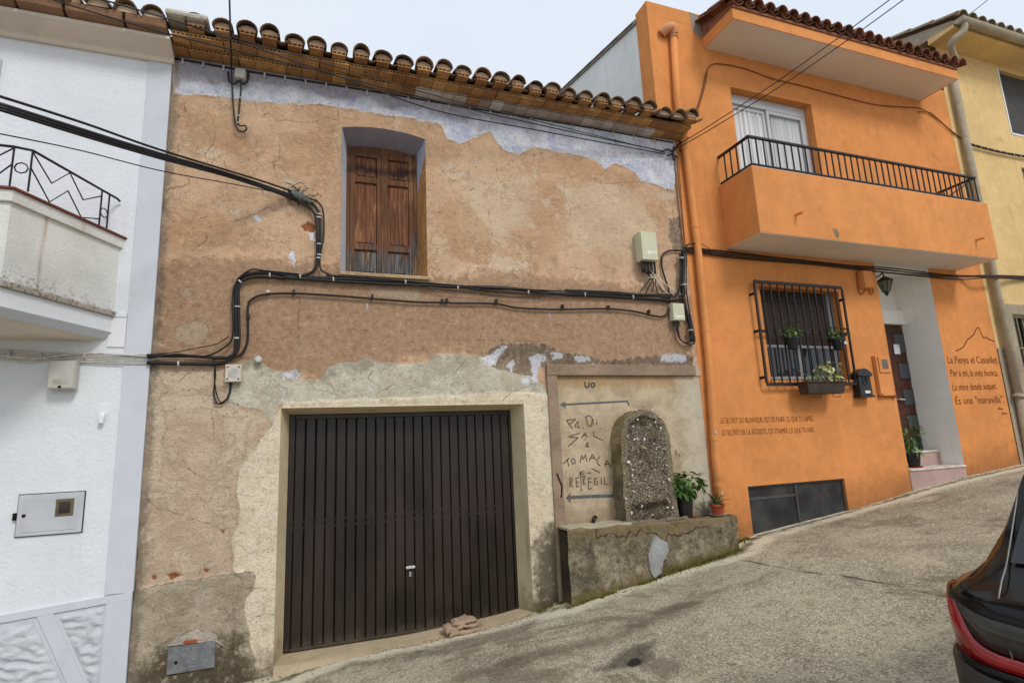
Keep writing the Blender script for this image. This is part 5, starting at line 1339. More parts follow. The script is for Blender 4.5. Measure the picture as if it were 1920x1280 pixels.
# ------------------------------------------------------------------ fountain
ft = thing('fountain', 'old stone street fountain with round topped pebbly stele above a mossy basin', 'fountain', (3.9, -.15, .4))
conc = G('mossy_old_concrete', .93, .1)
n2 = conc.noise(3, 7, .7, dist=.4); n3 = conc.noise(17, 7, .75); n4 = conc.noise(55, 4, .7); z = conc.sep()[2]
k = conc.mix(conc.sm(n2, .36, .64), C(124, 114, 94), C(174, 162, 138))
k = conc.mix(conc.mul(conc.sm(n3, .46, .62), .6), k, C(84, 74, 58))
k = conc.mix(conc.mul(conc.sm(conc.noise(1.8, 6, .7, conc.map(loc=(3, 3, 3))), .5, .64), .6), k, C(70, 62, 46))
k = conc.mix(conc.mul(conc.sm(conc.noise(4, 7, .72, conc.map(loc=(8, 1, 1))), .56, .66), .6), k, C(108, 100, 58))
k = conc.mix(conc.mul(conc.sm(conc.noise(6, 7, .75, conc.map(loc=(1, 8, 1))), .6, .66), .7), k, C(176, 168, 150))
tp = conc.addm(z, conc.addm(conc.mul(conc.sep()[0], -.02), conc.mul(conc.addm(n2, -.5), .35)))
k = conc.mix(conc.mul(conc.sm(tp, .72, .98), .65), k, conc.mix(n3, C(70, 58, 38), C(136, 116, 78)))
vst = conc.noise(5, 6, .7, conc.map(scale=(1, 1, .18)))
k = conc.mix(conc.mul(conc.sm(vst, .52, .68), .6), k, C(58, 52, 42))
k = conc.mix(conc.mul(conc.sm(n4, .52, .66), .5), k, C(46, 40, 32))
crn = conc.vor(2.6, conc.warp(4, .35), 'DISTANCE_TO_EDGE')
k = conc.mix(conc.mul(conc.sm(crn, .012, .004), conc.sm(conc.noise(1.6, 3, .5), .48, .56)), k, C(40, 34, 28))
ck_ = conc.addm(conc.attr('crack'), conc.mul(conc.addm(n3, -.5), .03))
above = conc.sm(conc.addm(conc.attr('upper'), conc.mul(conc.addm(n3, -.5), .05)), .01, -.01)
k = conc.mix(conc.mul(above, .55), k, conc.mix(n3, C(96, 82, 58), C(170, 150, 116)))
k = conc.mix(conc.mul(conc.sm(ck_, .013, .003), .85), k, C(38, 32, 26))
grv = conc.addm(conc.attr('gravel'), conc.mul(conc.addm(n2, -.5), .16))
k = conc.mix(conc.mul(conc.sm(grv, .03, -.05), .6), k, conc.mix(conc.sm(conc.vor(46), .2, .7), C(164, 148, 122), C(84, 74, 60)))
ft_ = conc.addm(conc.attr('foot'), conc.mul(conc.addm(n2, -.5), .28))
k = conc.mix(conc.mul(conc.sm(ft_, .17, .03), .85), k, conc.mix(n3, C(60, 58, 26), C(140, 122, 70)))
conc.col(k); conc.bump(conc.addm(conc.addm(n3, conc.mul(n4, .5)), n2), .025)
M['concrete'] = conc.m
pale = plaster('pale_repair_cement', C(160, 162, 160), .2, C(110, 106, 96), .6, .01, 0)
def rough_sheet(P, nu, nv, amp, fr, seed, cap=None):
    """grid over a 3D patch P(u, v) displaced by noise along -Y/normal given by P"""
    b = MB()
    for j in range(nv + 1):
        for i in range(nu + 1):
            p, nrm = P(i / nu, j / nv)
            h = mnoise.noise(Vector((p[0] * fr, p[1] * fr, p[2] * fr + seed))) * amp + mnoise.noise(Vector((p[0] * fr * 3, p[1] * fr * 3, p[2] * fr * 3 + seed))) * amp * .5
            b.v.append(tuple(Vector(p) + Vector(nrm) * h))
    for j in range(nv):
        for i in range(nu):
            a = j * (nu + 1) + i; b.f.append((a, a + 1, a + nu + 2, a + nu + 1))
    return b
BXa, BXb, BYf = 2.735, 5.06, -.315
zbt = at(1120, 988, BYf).z
# basin: front, right end, top
b = MB()
nu, nv = 190, 70
def basin_pt(u, v):
    # path front-left -> front-right -> back-right, top lip folding back at v > .86
    L1 = BXb - BXa; L2 = -BYf; s = u * (L1 + L2)
    x = BXa + min(s, L1); y = BYf + max(s - L1, 0)
    nrm = (0, -1, 0) if s < L1 else (1, 0, 0)
    t = min(v / .84, 1); z = -.1 + (zbt + .1 - (.015 * (x - BXa))) * t
    if v > .84:
        q = (v - .84) / .16
        if s < L1: y = BYf + (-BYf + .004) * q
        else: x = BXb - (BXb - BXa) * 0 - .0 * q
        nrm = (0, 0, 1)
    return (x, y, z + (.0)), nrm
bb = rough_sheet(basin_pt, nu, nv, .024, 4, 2)
b.v += bb.v; b.f += bb.f
bo_ = obj('basin', b, M['concrete'], ft, smooth=True)
zb_ = zz(960, 940, 3.764); bxy = np.array([(p[0], p[2]) for p in b.v])
wq_ = lambda pts: [(at(*p, BYf).x, at(*p, BYf).z) for p in zb_(pts)]
ckl = [(590, 150), (598, 255), (650, 245), (680, 210), (740, 240), (800, 250), (830, 215), (870, 240), (910, 205), (960, 230), (1010, 215), (1060, 260), (1090, 275), (1110, 230), (1160, 240), (1210, 225), (1260, 220), (1310, 185), (1390, 165)]
cr1 = sdf(bxy[:, 0], bxy[:, 1], jag(wq_(ckl), .016, .028, 2), False); cr2 = sdf(bxy[:, 0], bxy[:, 1], jag(wq_([(400, 620), (398, 560), (372, 470), (380, 300)]), .006, .04, 2), False)
set_attr(bo_.data, 'crack', np.minimum(np.minimum(cr1, cr2), .3))
up_ = sdf(bxy[:, 0], bxy[:, 1], wq_([(320, 120)] + [(330, 250), (580, 262)] + ckl[1:] + [(1560, 130), (1500, 60), (320, 60)])); set_attr(bo_.data, 'upper', np.clip(up_, -.3, .3))
set_attr(bo_.data, 'gravel', np.clip(sdf(bxy[:, 0], bxy[:, 1], wq_([(860, 260), (1000, 240), (1140, 260), (1160, 420), (1120, 500), (1010, 560), (940, 520), (920, 400), (800, 300)])), -.3, .3))
b = MB(); b.box(BXa + .02, BXb - .02, BYf + .03, .004, -.1, zbt - .035); obj('basin_core', b, M['concrete'], ft)
b = MB(); tl = at(1176, 985, -.2).x
b.box(BXa + .03, tl, BYf + .005, .004, zbt - .02, zbt + .016); obj('basin_rim', b, plaster('pale_basin_top', C(178, 168, 144), .12, C(96, 86, 64), .5, .01, 0), ft, .01)
mm = [(at(*p, BYf).x, at(*p, BYf).z) for p in zz(960, 940, 3.764)([(985, 270), (1010, 240), (1050, 270), (1095, 290), (1100, 350), (1060, 420), (1050, 500), (995, 540), (970, 480), (955, 400), (965, 330)])]
mm = jag(mm + [mm[0]], .008, .035, 6)[:-1]
b = MB(); b.prism(mm, BYf - .022, BYf + .01); obj('cement_repair', b, pale, ft, .006)
# stele: rounded slab with side body and rough pebbly face
sxa, sxb = 3.545, 4.235; SYf = -.235; szt = 2.36; szb = zbt - .02
cx = (sxa + sxb) / 2; rad = (sxb - sxa) / 2
def outline(n=64):
    pts = []
    for i in range(n + 1):
        t = math.pi * i / n; pts.append((cx - rad * math.cos(t), szt - rad + rad * math.sin(t)))
    return [(sxa - .02, szb)] + pts + [(sxb + .03, szb)]
O = outline(); b = MB()
NY = 8
vs = []; m_ = len(O)
# resample the outline evenly
def resamp(P, n):
    d = [0]
    for a, c in zip(P[:-1], P[1:]): d.append(d[-1] + math.hypot(c[0] - a[0], c[1] - a[1]))
    out = []
    for i in range(n + 1):
        s = d[-1] * i / n; j = max(k_ for k_ in range(len(d)) if d[k_] <= s + 1e-9); j = min(j, len(P) - 2)
        t = (s - d[j]) / max(d[j + 1] - d[j], 1e-9); out.append((P[j][0] + (P[j + 1][0] - P[j][0]) * t, P[j][1] + (P[j + 1][1] - P[j][1]) * t))
    return out
R_ = resamp(O, 120)
R_ = [(x + mnoise.noise(Vector((x * 5, z_ * 5, 3))) * .022 + mnoise.noise(Vector((x * 15, z_ * 15, 8))) * .012, z_ + (mnoise.noise(Vector((x * 5, z_ * 5, 13))) * .02 if z_ > szb + .05 else 0)) for x, z_ in R_]
side = MB()
for j in range(NY + 1):
    y = .004 + (SYf - .004) * j / NY
    for i, (x, z_) in enumerate(R_):
        h = mnoise.noise(Vector((x * 9, y * 9, z_ * 9))) * .01
        side.v.append((x + (x - cx) * h * 2, y, z_ + h))
n_ = len(R_)
for j in range(NY):
    for i in range(n_ - 1): side.f.append((j * n_ + i, j * n_ + i + 1, (j + 1) * n_ + i + 1, (j + 1) * n_ + i))
sm_ = G('mossy_stele_side', .93, .1); sn = sm_.noise(5, 7, .7); sk = sm_.mix(sm_.sm(sn, .35, .65), C(112, 98, 68), C(164, 148, 114)); sk = sm_.mix(sm_.mul(sm_.sm(sm_.noise(20, 6, .75), .5, .65), .6), sk, C(62, 54, 40))
zl_ = sm_.addm(sm_.sep()[2], sm_.mul(sm_.addm(sn, -.5), .6)); sk = sm_.mix(sm_.mul(sm_.sm(zl_, 1.75, 1.45), .5), sk, C(84, 78, 72)); sm_.col(sk); sm_.bump(sm_.noise(40, 6, .7), .015)
obj('stele_side', side, sm_.m, ft, smooth=True)
agg = G('pebbly_aggregate', .95, .1)
va = agg.vor(58, out=1); vd = agg.vor(58); sc_ = agg.n.new('ShaderNodeSeparateColor'); agg.t.links.new(va, sc_.inputs[0])
an = agg.noise(3, 6, .7)
ak = agg.mix(sc_.outputs[0], C(124, 112, 96), C(188, 172, 148)); ak = agg.mix(agg.sm(sc_.outputs[1], .9, .95), ak, C(212, 204, 190)); ak = agg.mix(agg.mul(agg.sm(an, .44, .62), .6), ak, C(84, 72, 58))
ak = agg.mix(agg.mul(agg.sm(vd, .4, .7), .7), ak, C(52, 44, 36)); rimf = agg.sm(agg.addm(agg.attr('rim'), agg.mul(agg.addm(an, -.5), .3)), .26, .16)
ak = agg.mix(agg.mul(rimf, .5), ak, agg.mix(an, C(140, 126, 96), C(196, 182, 154)))
ak = agg.mix(agg.mul(agg.sm(agg.noise(7, 7, .75), .54, .64), .5), ak, C(120, 106, 76))
agg.col(ak); agg.bump(agg.addm(agg.mul(vd, -1), agg.noise(60, 4, .7)), .03)
face = MB(); NR = 34
cz_ = szb + .55
# concentric rings from the outline to the spine of the slab
for j in range(NR + 1):
    t = j / NR
    for i, (x, z_) in enumerate(R_):
        sx_ = cx; sz_ = min(max(z_, szb), szt - rad)
        px_ = x + (sx_ - x) * t; pz_ = z_ + (sz_ - z_) * t
        e = min(t * 5, 1)
        h = mnoise.noise(Vector((px_ * 14, pz_ * 14, 1))) * .016 + mnoise.noise(Vector((px_ * 30, pz_ * 30, 7))) * .012 + mnoise.noise(Vector((px_ * 5, pz_ * 5, 3))) * .035
        # the worn hollow and lip low on the face
        hz = szb + .22
        lip = .05 * math.exp(-((pz_ - (hz + .03)) / .05) ** 2) * math.exp(-((px_ - cx - .0) / .24) ** 4)
        lip -= .05 * math.exp(-((pz_ - (hz - .06)) / .045) ** 2) * math.exp(-((px_ - cx) / .22) ** 4)
        lip -= .022 * min(max((t - .2) / .08, 0), 1) * (1 if pz_ > hz + .1 else 0)
        lip -= .030 * math.exp(-(((pz_ - 1.62) / .2) ** 2 + ((px_ - cx - .03) / .14) ** 2))
        face.v.append((px_, SYf - .001 - e * (.01 + h * .9 + lip) + (1 - e) * 0, pz_))
for j in range(NR):
    for i in range(n_ - 1): face.f.append((j * n_ + i, j * n_ + i + 1, (j + 1) * n_ + i + 1, (j + 1) * n_ + i))
sf_ = obj('stele_face', face, agg.m, ft, smooth=True); set_attr(sf_.data, 'rim', np.repeat(np.arange(NR + 1) / NR, n_))
pb_m = [flat('white_pebble', C(214, 206, 194), .8, .2, 0, .2, 20), flat('tan_pebble', C(172, 150, 118), .8, .2, 0, .25, 20), flat('grey_pebble', C(110, 100, 88), .8, .2, 0, .25, 20)]
pmesh = []
for q_ in range(4):
    bm_ = bmesh.new(); bmesh.ops.create_icosphere(bm_, subdivisions=1, radius=1)
    for v in bm_.verts: v.co *= 1 + .3 * mnoise.noise(v.co * 1.3 + Vector((q_ * 5, 0, 0)))
    me = bpy.data.meshes.new('pebble'); bm_.to_mesh(me); bm_.free(); pmesh.append(me)
pms = {}
r2 = random.Random(11)
spots = [zz(1020, 680, 4.57)([p])[0] for p in ((850, 375), (790, 405), (930, 405), (990, 470), (715, 630), (860, 655), (850, 725), (1000, 560), (725, 850), (730, 1040), (770, 1100), (1100, 1240), (890, 950), (760, 545), (800, 650), (1040, 740), (830, 850), (1070, 1000), (1060, 1170), (700, 1160), (760, 915), (690, 950))]
for i in range(64):
    if i < len(spots):
        p = at(*spots[i], SYf - .02); x, z_ = p.x, p.z; s = r2.uniform(.014, .026); mi = 0 if i % 3 else 1
    else:
        x = r2.uniform(sxa + .03, sxb - .03); z_ = r2.uniform(szb + .05, szt - .03); s = r2.uniform(.008, .017); mi = r2.choice((0, 0, 1, 2, 2))
        if z_ > szt - rad - .02 and math.hypot(x - cx, z_ - (szt - rad)) > rad - .03: continue
    key = (i % 4, mi)
    if key not in pms: me = pmesh[i % 4].copy(); me.materials.append(pb_m[mi]); pms[key] = me
    piece('pebble', pms[key], ft, (x, SYf - .022, z_), (r2.uniform(0, 3), r2.uniform(0, 3), r2.uniform(0, 3)), (s * r2.uniform(.9, 1.6), s * .7, s * r2.uniform(.7, 1.1)))
lump = MB()
for i in range(26):
    bm_ = bmesh.new(); bmesh.ops.create_icosphere(bm_, subdivisions=2, radius=1)
    u = i / 25; c_ = Vector((sxa - .06 + u * (sxb - sxa + .16), SYf - .012 + r2.uniform(-.015, .01), szb + .012)); s_ = r2.uniform(.022, .048)
    n0 = len(lump.v)
    for v in bm_.verts:
        q_ = v.co * (1 + .35 * mnoise.noise(v.co * 1.6 + Vector((i * 3.1, 0, 0)))); lump.v.append((c_.x + q_.x * s_ * 1.4, c_.y + q_.y * s_, c_.z + q_.z * s_ * .75))
    for f in bm_.faces: lump.f.append(tuple(n0 + v.index for v in f.verts))
    bm_.free()
ml_ = obj('mortar_foot', lump, agg.m, ft, smooth=True); ml_['kind'] = 'stuff'
# spout pipe in the panel and the tap remnant
c = at(1113, 975, -.03)
b = MB(); b.tube([(c.x + .03, .0, c.z + .03), (c.x + .02, -.05, c.z + .035), (c.x - .02, -.075, c.z + .02), (c.x - .035, -.08, c.z - .02)], .022, 9); obj('spout', b, M['black_iron'], ft, smooth=True)

# moss and debris along the foot of the basin
mos = MB(); r3 = random.Random(5)
for i in range(1500):
    u = r3.random()
    if i < 1150: x = 2.55 + u * 2.5; y = BYf - abs(r3.gauss(0, .03)) - .003
    else: x = r3.choice([5.1 + u * .35, 2.44 + u * .3]); y = -.02 - abs(r3.gauss(0, .05))
    if i < 1150 and mnoise.noise(Vector((x * 2.2, 0, 4))) < -.22: continue
    z0 = road_z(x, y); s = r3.uniform(.006, .018)
    for k_ in range(2):
        a = r3.uniform(0, 6.28); dx = math.cos(a) * s; dy = math.sin(a) * s
        mos.add([(x - dx, y - dy, z0 - .004), (x + dx, y + dy, z0 - .004), (x + dx * .6, y + dy * .6 - .004, z0 + s * r3.uniform(.6, 1.5)), (x - dx * .6, y - dy * .6, z0 + s * r3.uniform(.4, 1.2))], [(0, 1, 2, 3)])
mossm = flat('olive_moss', C(104, 102, 44), .95, .05, 0, .5, 12)
grit = MB()
for i in range(1600):
    x = r3.uniform(-1.2, 11.2); y = -.03 - abs(r3.gauss(0, .10))
    if 2.6 < x < 5.15: y += BYf
    z0 = road_z(x, y) + .002; s = r3.uniform(.003, .011)
    a = r3.uniform(0, 6.28); c_, s_ = math.cos(a) * s, math.sin(a) * s
    grit.add([(x + c_, y + s_, z0), (x - s_, y + c_, z0), (x - c_, y - s_, z0), (x + s_, y - c_, z0), (x + c_ * .2, y, z0 + s * r3.uniform(.4, .9))], [(0, 1, 4), (1, 2, 4), (2, 3, 4), (3, 0, 4)])
og_ = obj('grit', grit, flat('loose_grit', C(120, 106, 86), .95, .1, 0, .6, 40)); og_['kind'] = 'stuff'; og_['label'] = 'loose grit and crumbs gathered along the foot of the walls'
o = obj('moss', mos, mossm); o['kind'] = 'stuff'; o['label'] = 'olive moss growing along the foot of the fountain'

# ------------------------------------------------------------------ plants
def leafmesh(name, ln, wd, m, curl=.25, pts=5):
    b = MB()
    for i in range(pts + 1):
        t = i / pts; wq = wd * math.sin(math.pi * min(t * .92 + .06, 1)) ** .8; z = -curl * ln * t * t
        b.v += [(t * ln, -wq / 2, z + wq * .18), (t * ln, 0, z), (t * ln, wq / 2, z + wq * .18)]
    for i in range(pts):
        a = i * 3; b.f += [(a, a + 1, a + 4, a + 3), (a + 1, a + 2, a + 5, a + 4)]
    me = b.mesh(name, m, smooth=True); return me
def leafmat(name, a, c_, rough=.45):
    g = G(name, rough, .4); g.col(g.mix(g.rand(), a, c_)); g.b.inputs['Transmission Weight'].default_value = 0
    return g.m
lg = leafmat('dark_green_leaf', C(44, 78, 30), C(86, 124, 52))
lg2 = leafmat('mid_green_leaf', C(58, 92, 40), C(104, 136, 62))
lv = G('variegated_leaf', .45, .4); vn = lv.noise(22, 3, .6); lv.col(lv.mix(lv.sm(vn, .42, .56), C(206, 204, 150), lv.mix(lv.rand(), C(88, 112, 54), C(188, 190, 128)))); lv = lv.m
la = leafmat('aloe_leaf', C(64, 92, 50), C(98, 122, 70))
L_big = leafmesh('leaf', .085, .05, lg); L_mid = leafmesh('leaf', .055, .028, lg2); L_var = leafmesh('leaf', .085, .045, lv, .4); L_aloe = leafmesh('leaf', .24, .03, la, .5, 6); L_door = leafmesh('leaf', .10, .035, lg, .5)
stemm = flat('green_brown_stem', C(84, 86, 48), .8, .2)
def pot(root, c, r0, r1, h, m, rim=.008):
    b = MB(); b.lathe([(r0 * .96, 0), (r0, .006), (r1, h - .03), (r1 + rim, h - .029), (r1 + rim, h), (r1 - .012, h), (r1 - .018, h - .03), (.0005, h - .035)], c, 18)
    return obj('pot', b, m, root)
def bush(root, c, rad, n, me, seed, stems=7, hmin=.0, flat_=1.0, tilt=.5):
    r = random.Random(seed); tips = []
    b = MB()
    for i in range(stems):
        a = r.uniform(0, 6.28); d = r.uniform(.2, .75)
        tip = Vector((c[0] + math.cos(a) * rad[0] * d, c[1] + math.sin(a) * rad[1] * d, c[2] + rad[2] * r.uniform(.7, 1.6)))
        b.tube(spline([c, (c[0] + (tip.x - c[0]) * .3, c[1] + (tip.y - c[1]) * .3, c[2] + (tip.z - c[2]) * .6), tip], 4), .0035, 5)
    obj('stems', b, stemm, root)
    for i in range(n):
        while True:
            p = Vector((r.uniform(-1, 1), r.uniform(-1, 1), r.uniform(-.9, 1)))
            if .25 < p.length < 1: break
        q_ = Vector((c[0] + p.x * rad[0], c[1] + p.y * rad[1], c[2] + rad[2] * .9 + p.z * rad[2] * flat_))
        yaw = math.atan2(p.y, p.x) + r.uniform(-.8, .8)
        piece('leaf', me, root, q_, (r.uniform(-.4, .4), r.uniform(-.2, .9) - p.z * tilt, yaw), (r.uniform(.7, 1.25),) * 3)
# bushy plant in a black pot and aloe in a terracotta pot on the basin
zp = lambda x: zbt - .1 * 0 - .015 * (x - BXa)
tm = flat('terracotta_pot', C(168, 84, 52), .8, .2, 0, .2, 10)
pc = at(1284, 965, -.17); zt_ = zp(4.42) - .004
px0 = at(1267, 940, -.17).x; px1 = at(1302, 940, -.17).x; c0 = ((px0 + px1) / 2, -.15, zt_)
pl1 = thing('potted_plant', 'leafy green plant in a tall black pot beside the stele', 'potted plant', c0, 'potted plants')
b = MB(); b.lathe([(.11, 0), (.135, .02), (.128, .02), (.105, .006)], (c0[0], c0[1], c0[2]), 18); obj('saucer', b, tm, pl1)
pot(pl1, (c0[0], c0[1], c0[2] + .008), .085, .105, .27, M['black_plastic'])
bush(pl1, (c0[0] + .02, c0[1] - .02, c0[2] + .27), (.25, .17, .15), 170, L_big, 3, 10)
c1 = at(1345, 962, -.15); c1 = (c1.x, -.16, zt_ - .005)
pl2 = thing('potted_plant', 'spiky aloe in a small terracotta pot at the end of the basin', 'potted plant', c1, 'potted plants')
b = MB(); b.lathe([(.09, 0), (.115, .02), (.108, .02), (.085, .006)], c1, 18); obj('saucer', b, M['grey_plastic'], pl2)
pot(pl2, (c1[0], c1[1], c1[2] + .008), .06, .082, .135, tm, .012)
r = random.Random(4)
for i in range(16): piece('leaf', L_aloe, pl2, (c1[0] + r.uniform(-.02, .02), c1[1] + r.uniform(-.02, .02), c1[2] + .12), (r.uniform(-.3, .3), -r.uniform(.55, 1.35), i * 2.4), (r.uniform(.6, 1.05), 1, 1))
# two small pots hung on the window bars
for i, (p, n, lab) in enumerate((((1487, 650), 60, 'bushy plant in a black hanging pot on the left of the window bars'), ((1573, 652), 48, 'plant in a black hanging pot with a pale tag at the right window bar'))):
    yh = YG - .10; c_ = at(*p, yh); c_ = (c_.x, yh, c_.z - .03)
    t = thing('hanging_pot', lab, 'potted plant', c_, 'potted plants')
    pot(t, c_, .065, .095, .17, M['black_plastic'], .01)
    b = MB(); b.tube([(c_[0] - .05, yh + .06, c_[2] + .15), (c_[0] - .05, YG + .03, c_[2] + .20), (c_[0] - .05, YG + .035, c_[2] + .12)], .005, 5); obj('hook', b, M['black_iron'], t)
    bush(t, (c_[0], yh, c_[2] + .16), (.17, .12, .11), int(n * 1.5), L_mid, 20 + i, 6)
    if i == 1: b = MB(); b.box(c_[0] + .0, c_[0] + .06, yh - .101, yh - .094, c_[2] + .07, c_[2] + .11); obj('tag', b, flat('pale_blue_tag', C(176, 192, 206), .6, .3), t)
# flower box under the bars
fa, fb_ = at(1507, 735, YG - .13), at(1579, 735, YG - .13)
ztop = at(1540, 718, YG - .13).z; zlow = at(1540, 738, YG - .13).z
fx = thing('flower_box', 'long dark flower box with a pale variegated plant under the barred window', 'flower box', ((fa.x + fb_.x) / 2, YG - .13, zlow))
b = MB(); yq0, yq1 = YG - .21, YG - .03
b.add([(fa.x + .03, yq0 + .02, zlow), (fb_.x - .03, yq0 + .02, zlow), (fb_.x - .03, yq1 - .01, zlow), (fa.x + .03, yq1 - .01, zlow), (fa.x, yq0, ztop), (fb_.x, yq0, ztop), (fb_.x, yq1, ztop), (fa.x, yq1, ztop)], [(3, 2, 1, 0), (4, 5, 6, 7), (0, 1, 5, 4), (1, 2, 6, 5), (2, 3, 7, 6), (3, 0, 4, 7)])
obj('box', b, flat('dark_brown_plastic', C(62, 52, 44), .6, .3), fx, .006)
b = MB(); b.box(fa.x - .012, fb_.x + .012, yq0 - .012, yq1 + .002, ztop + .001, ztop + .022); obj('rim', b, flat('dark_brown_rim', C(54, 46, 40), .6, .3), fx, .004)
for xx in (fa.x + .16, fb_.x - .2):
    b = MB(); b.tube([(xx - .06, yq0 + .03, zlow - .003), (xx - .05, yq0 + .02, zlow - .05), (xx + .08, yq0 + .02, zlow - .05), (xx + .09, yq0 + .03, zlow - .003)], .005, 5); obj('bracket', b, M['brown_iron'], fx)
bush(fx, (fb_.x - .2, YG - .13, ztop + .03), (.24, .13, .16), 70, L_var, 31, 8, 0, 1, .3)
bush(fx, (fa.x + .25, YG - .12, ztop + .01), (.2, .08, .07), 22, L_mid, 32, 5)
b = MB(); b.tube(spline([(fa.x + .3, YG - .12, ztop + .02), (fa.x + .12, YG - .14, ztop + .10), (fa.x - .08, YG - .16, ztop + .17)], 4), .004, 5); obj('dry_twig', b, flat('dry_twig', C(150, 130, 100), .9, .1), fx)
# plant on the entrance step
c2 = at(1713, 868, .18); c2 = (c2.x + .0, .17, zs1 + .001)
pd = thing('potted_plant', 'drooping dark plant in a black pot on the entrance step', 'potted plant', c2, 'potted plants')
b = MB(); b.lathe([(.10, 0), (.125, .018), (.118, .018), (.095, .006)], c2, 18); obj('saucer', b, tm, pd)
pot(pd, (c2[0], c2[1], c2[2] + .008), .075, .10, .22, M['black_plastic'])
bush(pd, (c2[0], c2[1], c2[2] + .24), (.16, .14, .26), 90, L_door, 41, 10, 0, 1.2)

# ------------------------------------------------------------------ boxes, mailbox, lantern on the facades
def wbox(name, lab, cat, p0, p1, depth, m, y=0, bevel=.012, group=None):
    a = at(*p0, y - depth); c_ = at(*p1, y - depth)
    t = thing(name, lab, cat, ((a.x + c_.x) / 2, y, c_.z), group)
    b = MB(); b.box(a.x, c_.x, y - depth + .02, y - .003, c_.z, a.z); obj('case', b, m, t, bevel)
    b = MB(); b.box(a.x + .006, c_.x - .006, y - depth, y - depth + .0195, c_.z + .006, a.z - .006); obj('lid', b, m, t, bevel * .6)
    return t, a, c_
# grey box on white house
t, a, c_ = wbox('junction_box', 'grey plastic junction box under the white cables of the white house', 'junction box', (91, 674), (137, 729), .13, M['grey_plastic'], 0, .014, 'junction boxes')
b = MB(); b.box(a.x + .05, c_.x - .05, -.1335, -.1295, c_.z + .05, c_.z + .085); obj('label_plate', b, flat('faded_plate', C(172, 168, 158), .6, .3), t)
k_ = MB(); k_.lathe([(.012, 0), (.012, .006)], (0, 0, 0), 10); piece('lock', k_.mesh('lock', M['dark_hole']), t, ((a.x + c_.x) / 2 + .0, -.131, c_.z + .02), (math.radians(90), 0, 0))
# small square box left of the garage
t, a, c_ = wbox('junction_box', 'small square off white box left of the garage door', 'junction box', (422, 682), (452, 716), .07, flat('aged_white_plastic', C(198, 190, 176), .6, .3, 0, .1, 8), 0, .006, 'junction boxes')
for xx in (a.x + .025, c_.x - .025):
    for z_ in (a.z - .03, c_.z + .03): b = MB(); b.box(xx - .007, xx + .007, -.0725, -.0695, z_ - .007, z_ + .007); obj('screw', b, M['dark_hole'], t)
b = MB(); b.box(a.x + .03, c_.x - .03, -.0722, -.0697, c_.z + .045, a.z - .045); obj('label_plate', b, flat('faded_grey_plate', C(184, 182, 174), .6, .3), t)
# box under the eaves
t, a, c_ = wbox('junction_box', 'small grey box hung high under the old eaves', 'junction box', (440, 126), (460, 148), .08, M['grey_plastic'], 0, .006, 'junction boxes')
# big beige distribution box
t, a, c_ = wbox('distribution_box', 'large beige distribution box with black cable glands on the ochre wall', 'junction box', (1200, 432), (1236, 489), .15, M['beige_plastic'], -.03, .012, 'junction boxes')
b = MB(); b.box(a.x + .01, c_.x - .01, -.055, .004, c_.z + .02, a.z + .0); obj('mounting_plate', b, M['grey_plastic'], t, .004)
for i in range(9):
    x = a.x + .03 + (c_.x - a.x - .06) * i / 8; b = MB(); b.tube([(x, -.11 + .03 * (i % 2), c_.z + .002), (x, -.11 + .03 * (i % 2), c_.z - .12 - .02 * (i % 3))], .015, 7); obj('cable_gland', b, M['black_plastic'], t)
b = MB(); b.box(a.x + .08, c_.x - .03, -.182, -.1795, c_.z + .08, c_.z + .13); obj('label_plate', b, flat('white_print', C(216, 214, 200), .6, .3), t)
box1 = (a, c_)
t, a, c_ = wbox('junction_box', 'small beige box at the corner beside the orange house', 'junction box', (1260, 567), (1286, 601), .09, M['beige_plastic'], -.02, .008, 'junction boxes')
b = MB(); b.box(a.x + .03, c_.x - .03, -.1125, -.1095, c_.z + .04, c_.z + .07); obj('label_plate', b, flat('white_print', C(216, 214, 200), .6, .3), t)
for i in range(4): x = a.x + .03 + i * .025; b = MB(); b.tube([(x, -.06, c_.z + .002), (x, -.06, c_.z - .07)], .012, 6); obj('cable_gland', b, M['black_plastic'], t)
box2 = (a, c_)
# orange painted boxes
op = M['orange_trim']
t, a, c_ = wbox('junction_box', 'orange painted box under the balcony by the entrance', 'junction box', (1617, 506), (1641, 540), .10, op, 0, .008, 'junction boxes')
b = MB(); b.tube(spline([(a.x - .03, -.02, a.z), (a.x - .05, -.02, c_.z - .02), (a.x + .02, -.02, c_.z - .09), (a.x + .07, -.04, c_.z + .0)], 6), .008, 5); b.tube(spline([(c_.x - .06, -.04, c_.z), (c_.x - .02, -.02, c_.z - .07), (c_.x + .05, -.02, c_.z - .03), (c_.x + .06, -.015, a.z)], 6), .008, 5); obj('painted_cable', b, M['brown_cable'], t)
t, a, c_ = wbox('gas_meter_box', 'orange painted meter box with a small grey window left of the door', 'meter box', (1640, 666), (1676, 742), .06, op, 0, .005, 'meter boxes')
wa, wc = at(1646, 668, -.075), at(1672, 698, -.075)
b = MB(); b.box(wa.x, wc.x, -.078, -.0605, wc.z, wa.z); obj('window_frame', b, op, t, .005)
b = MB(); b.box(wa.x + .06, wc.x - .06, -.081, -.0775, wc.z + .055, wa.z - .045); obj('pane', b, flat('olive_glass', C(92, 92, 78), .3, .5), t)
b = MB(); b.tube([(a.x - .02, -.03, c_.z + .01), (c_.x + .09, -.03, c_.z - .005)], .013, 6); b.lathe([(.022, 0), (.022, .05)], (c_.x + .05, -.03, c_.z - .03), 8); b.lathe([(.022, 0), (.022, .04)], (a.x + .03, -.05, c_.z + .0), 8); obj('gas_pipe', b, flat('brown_orange_pipe', C(150, 84, 40), .6, .3), t)
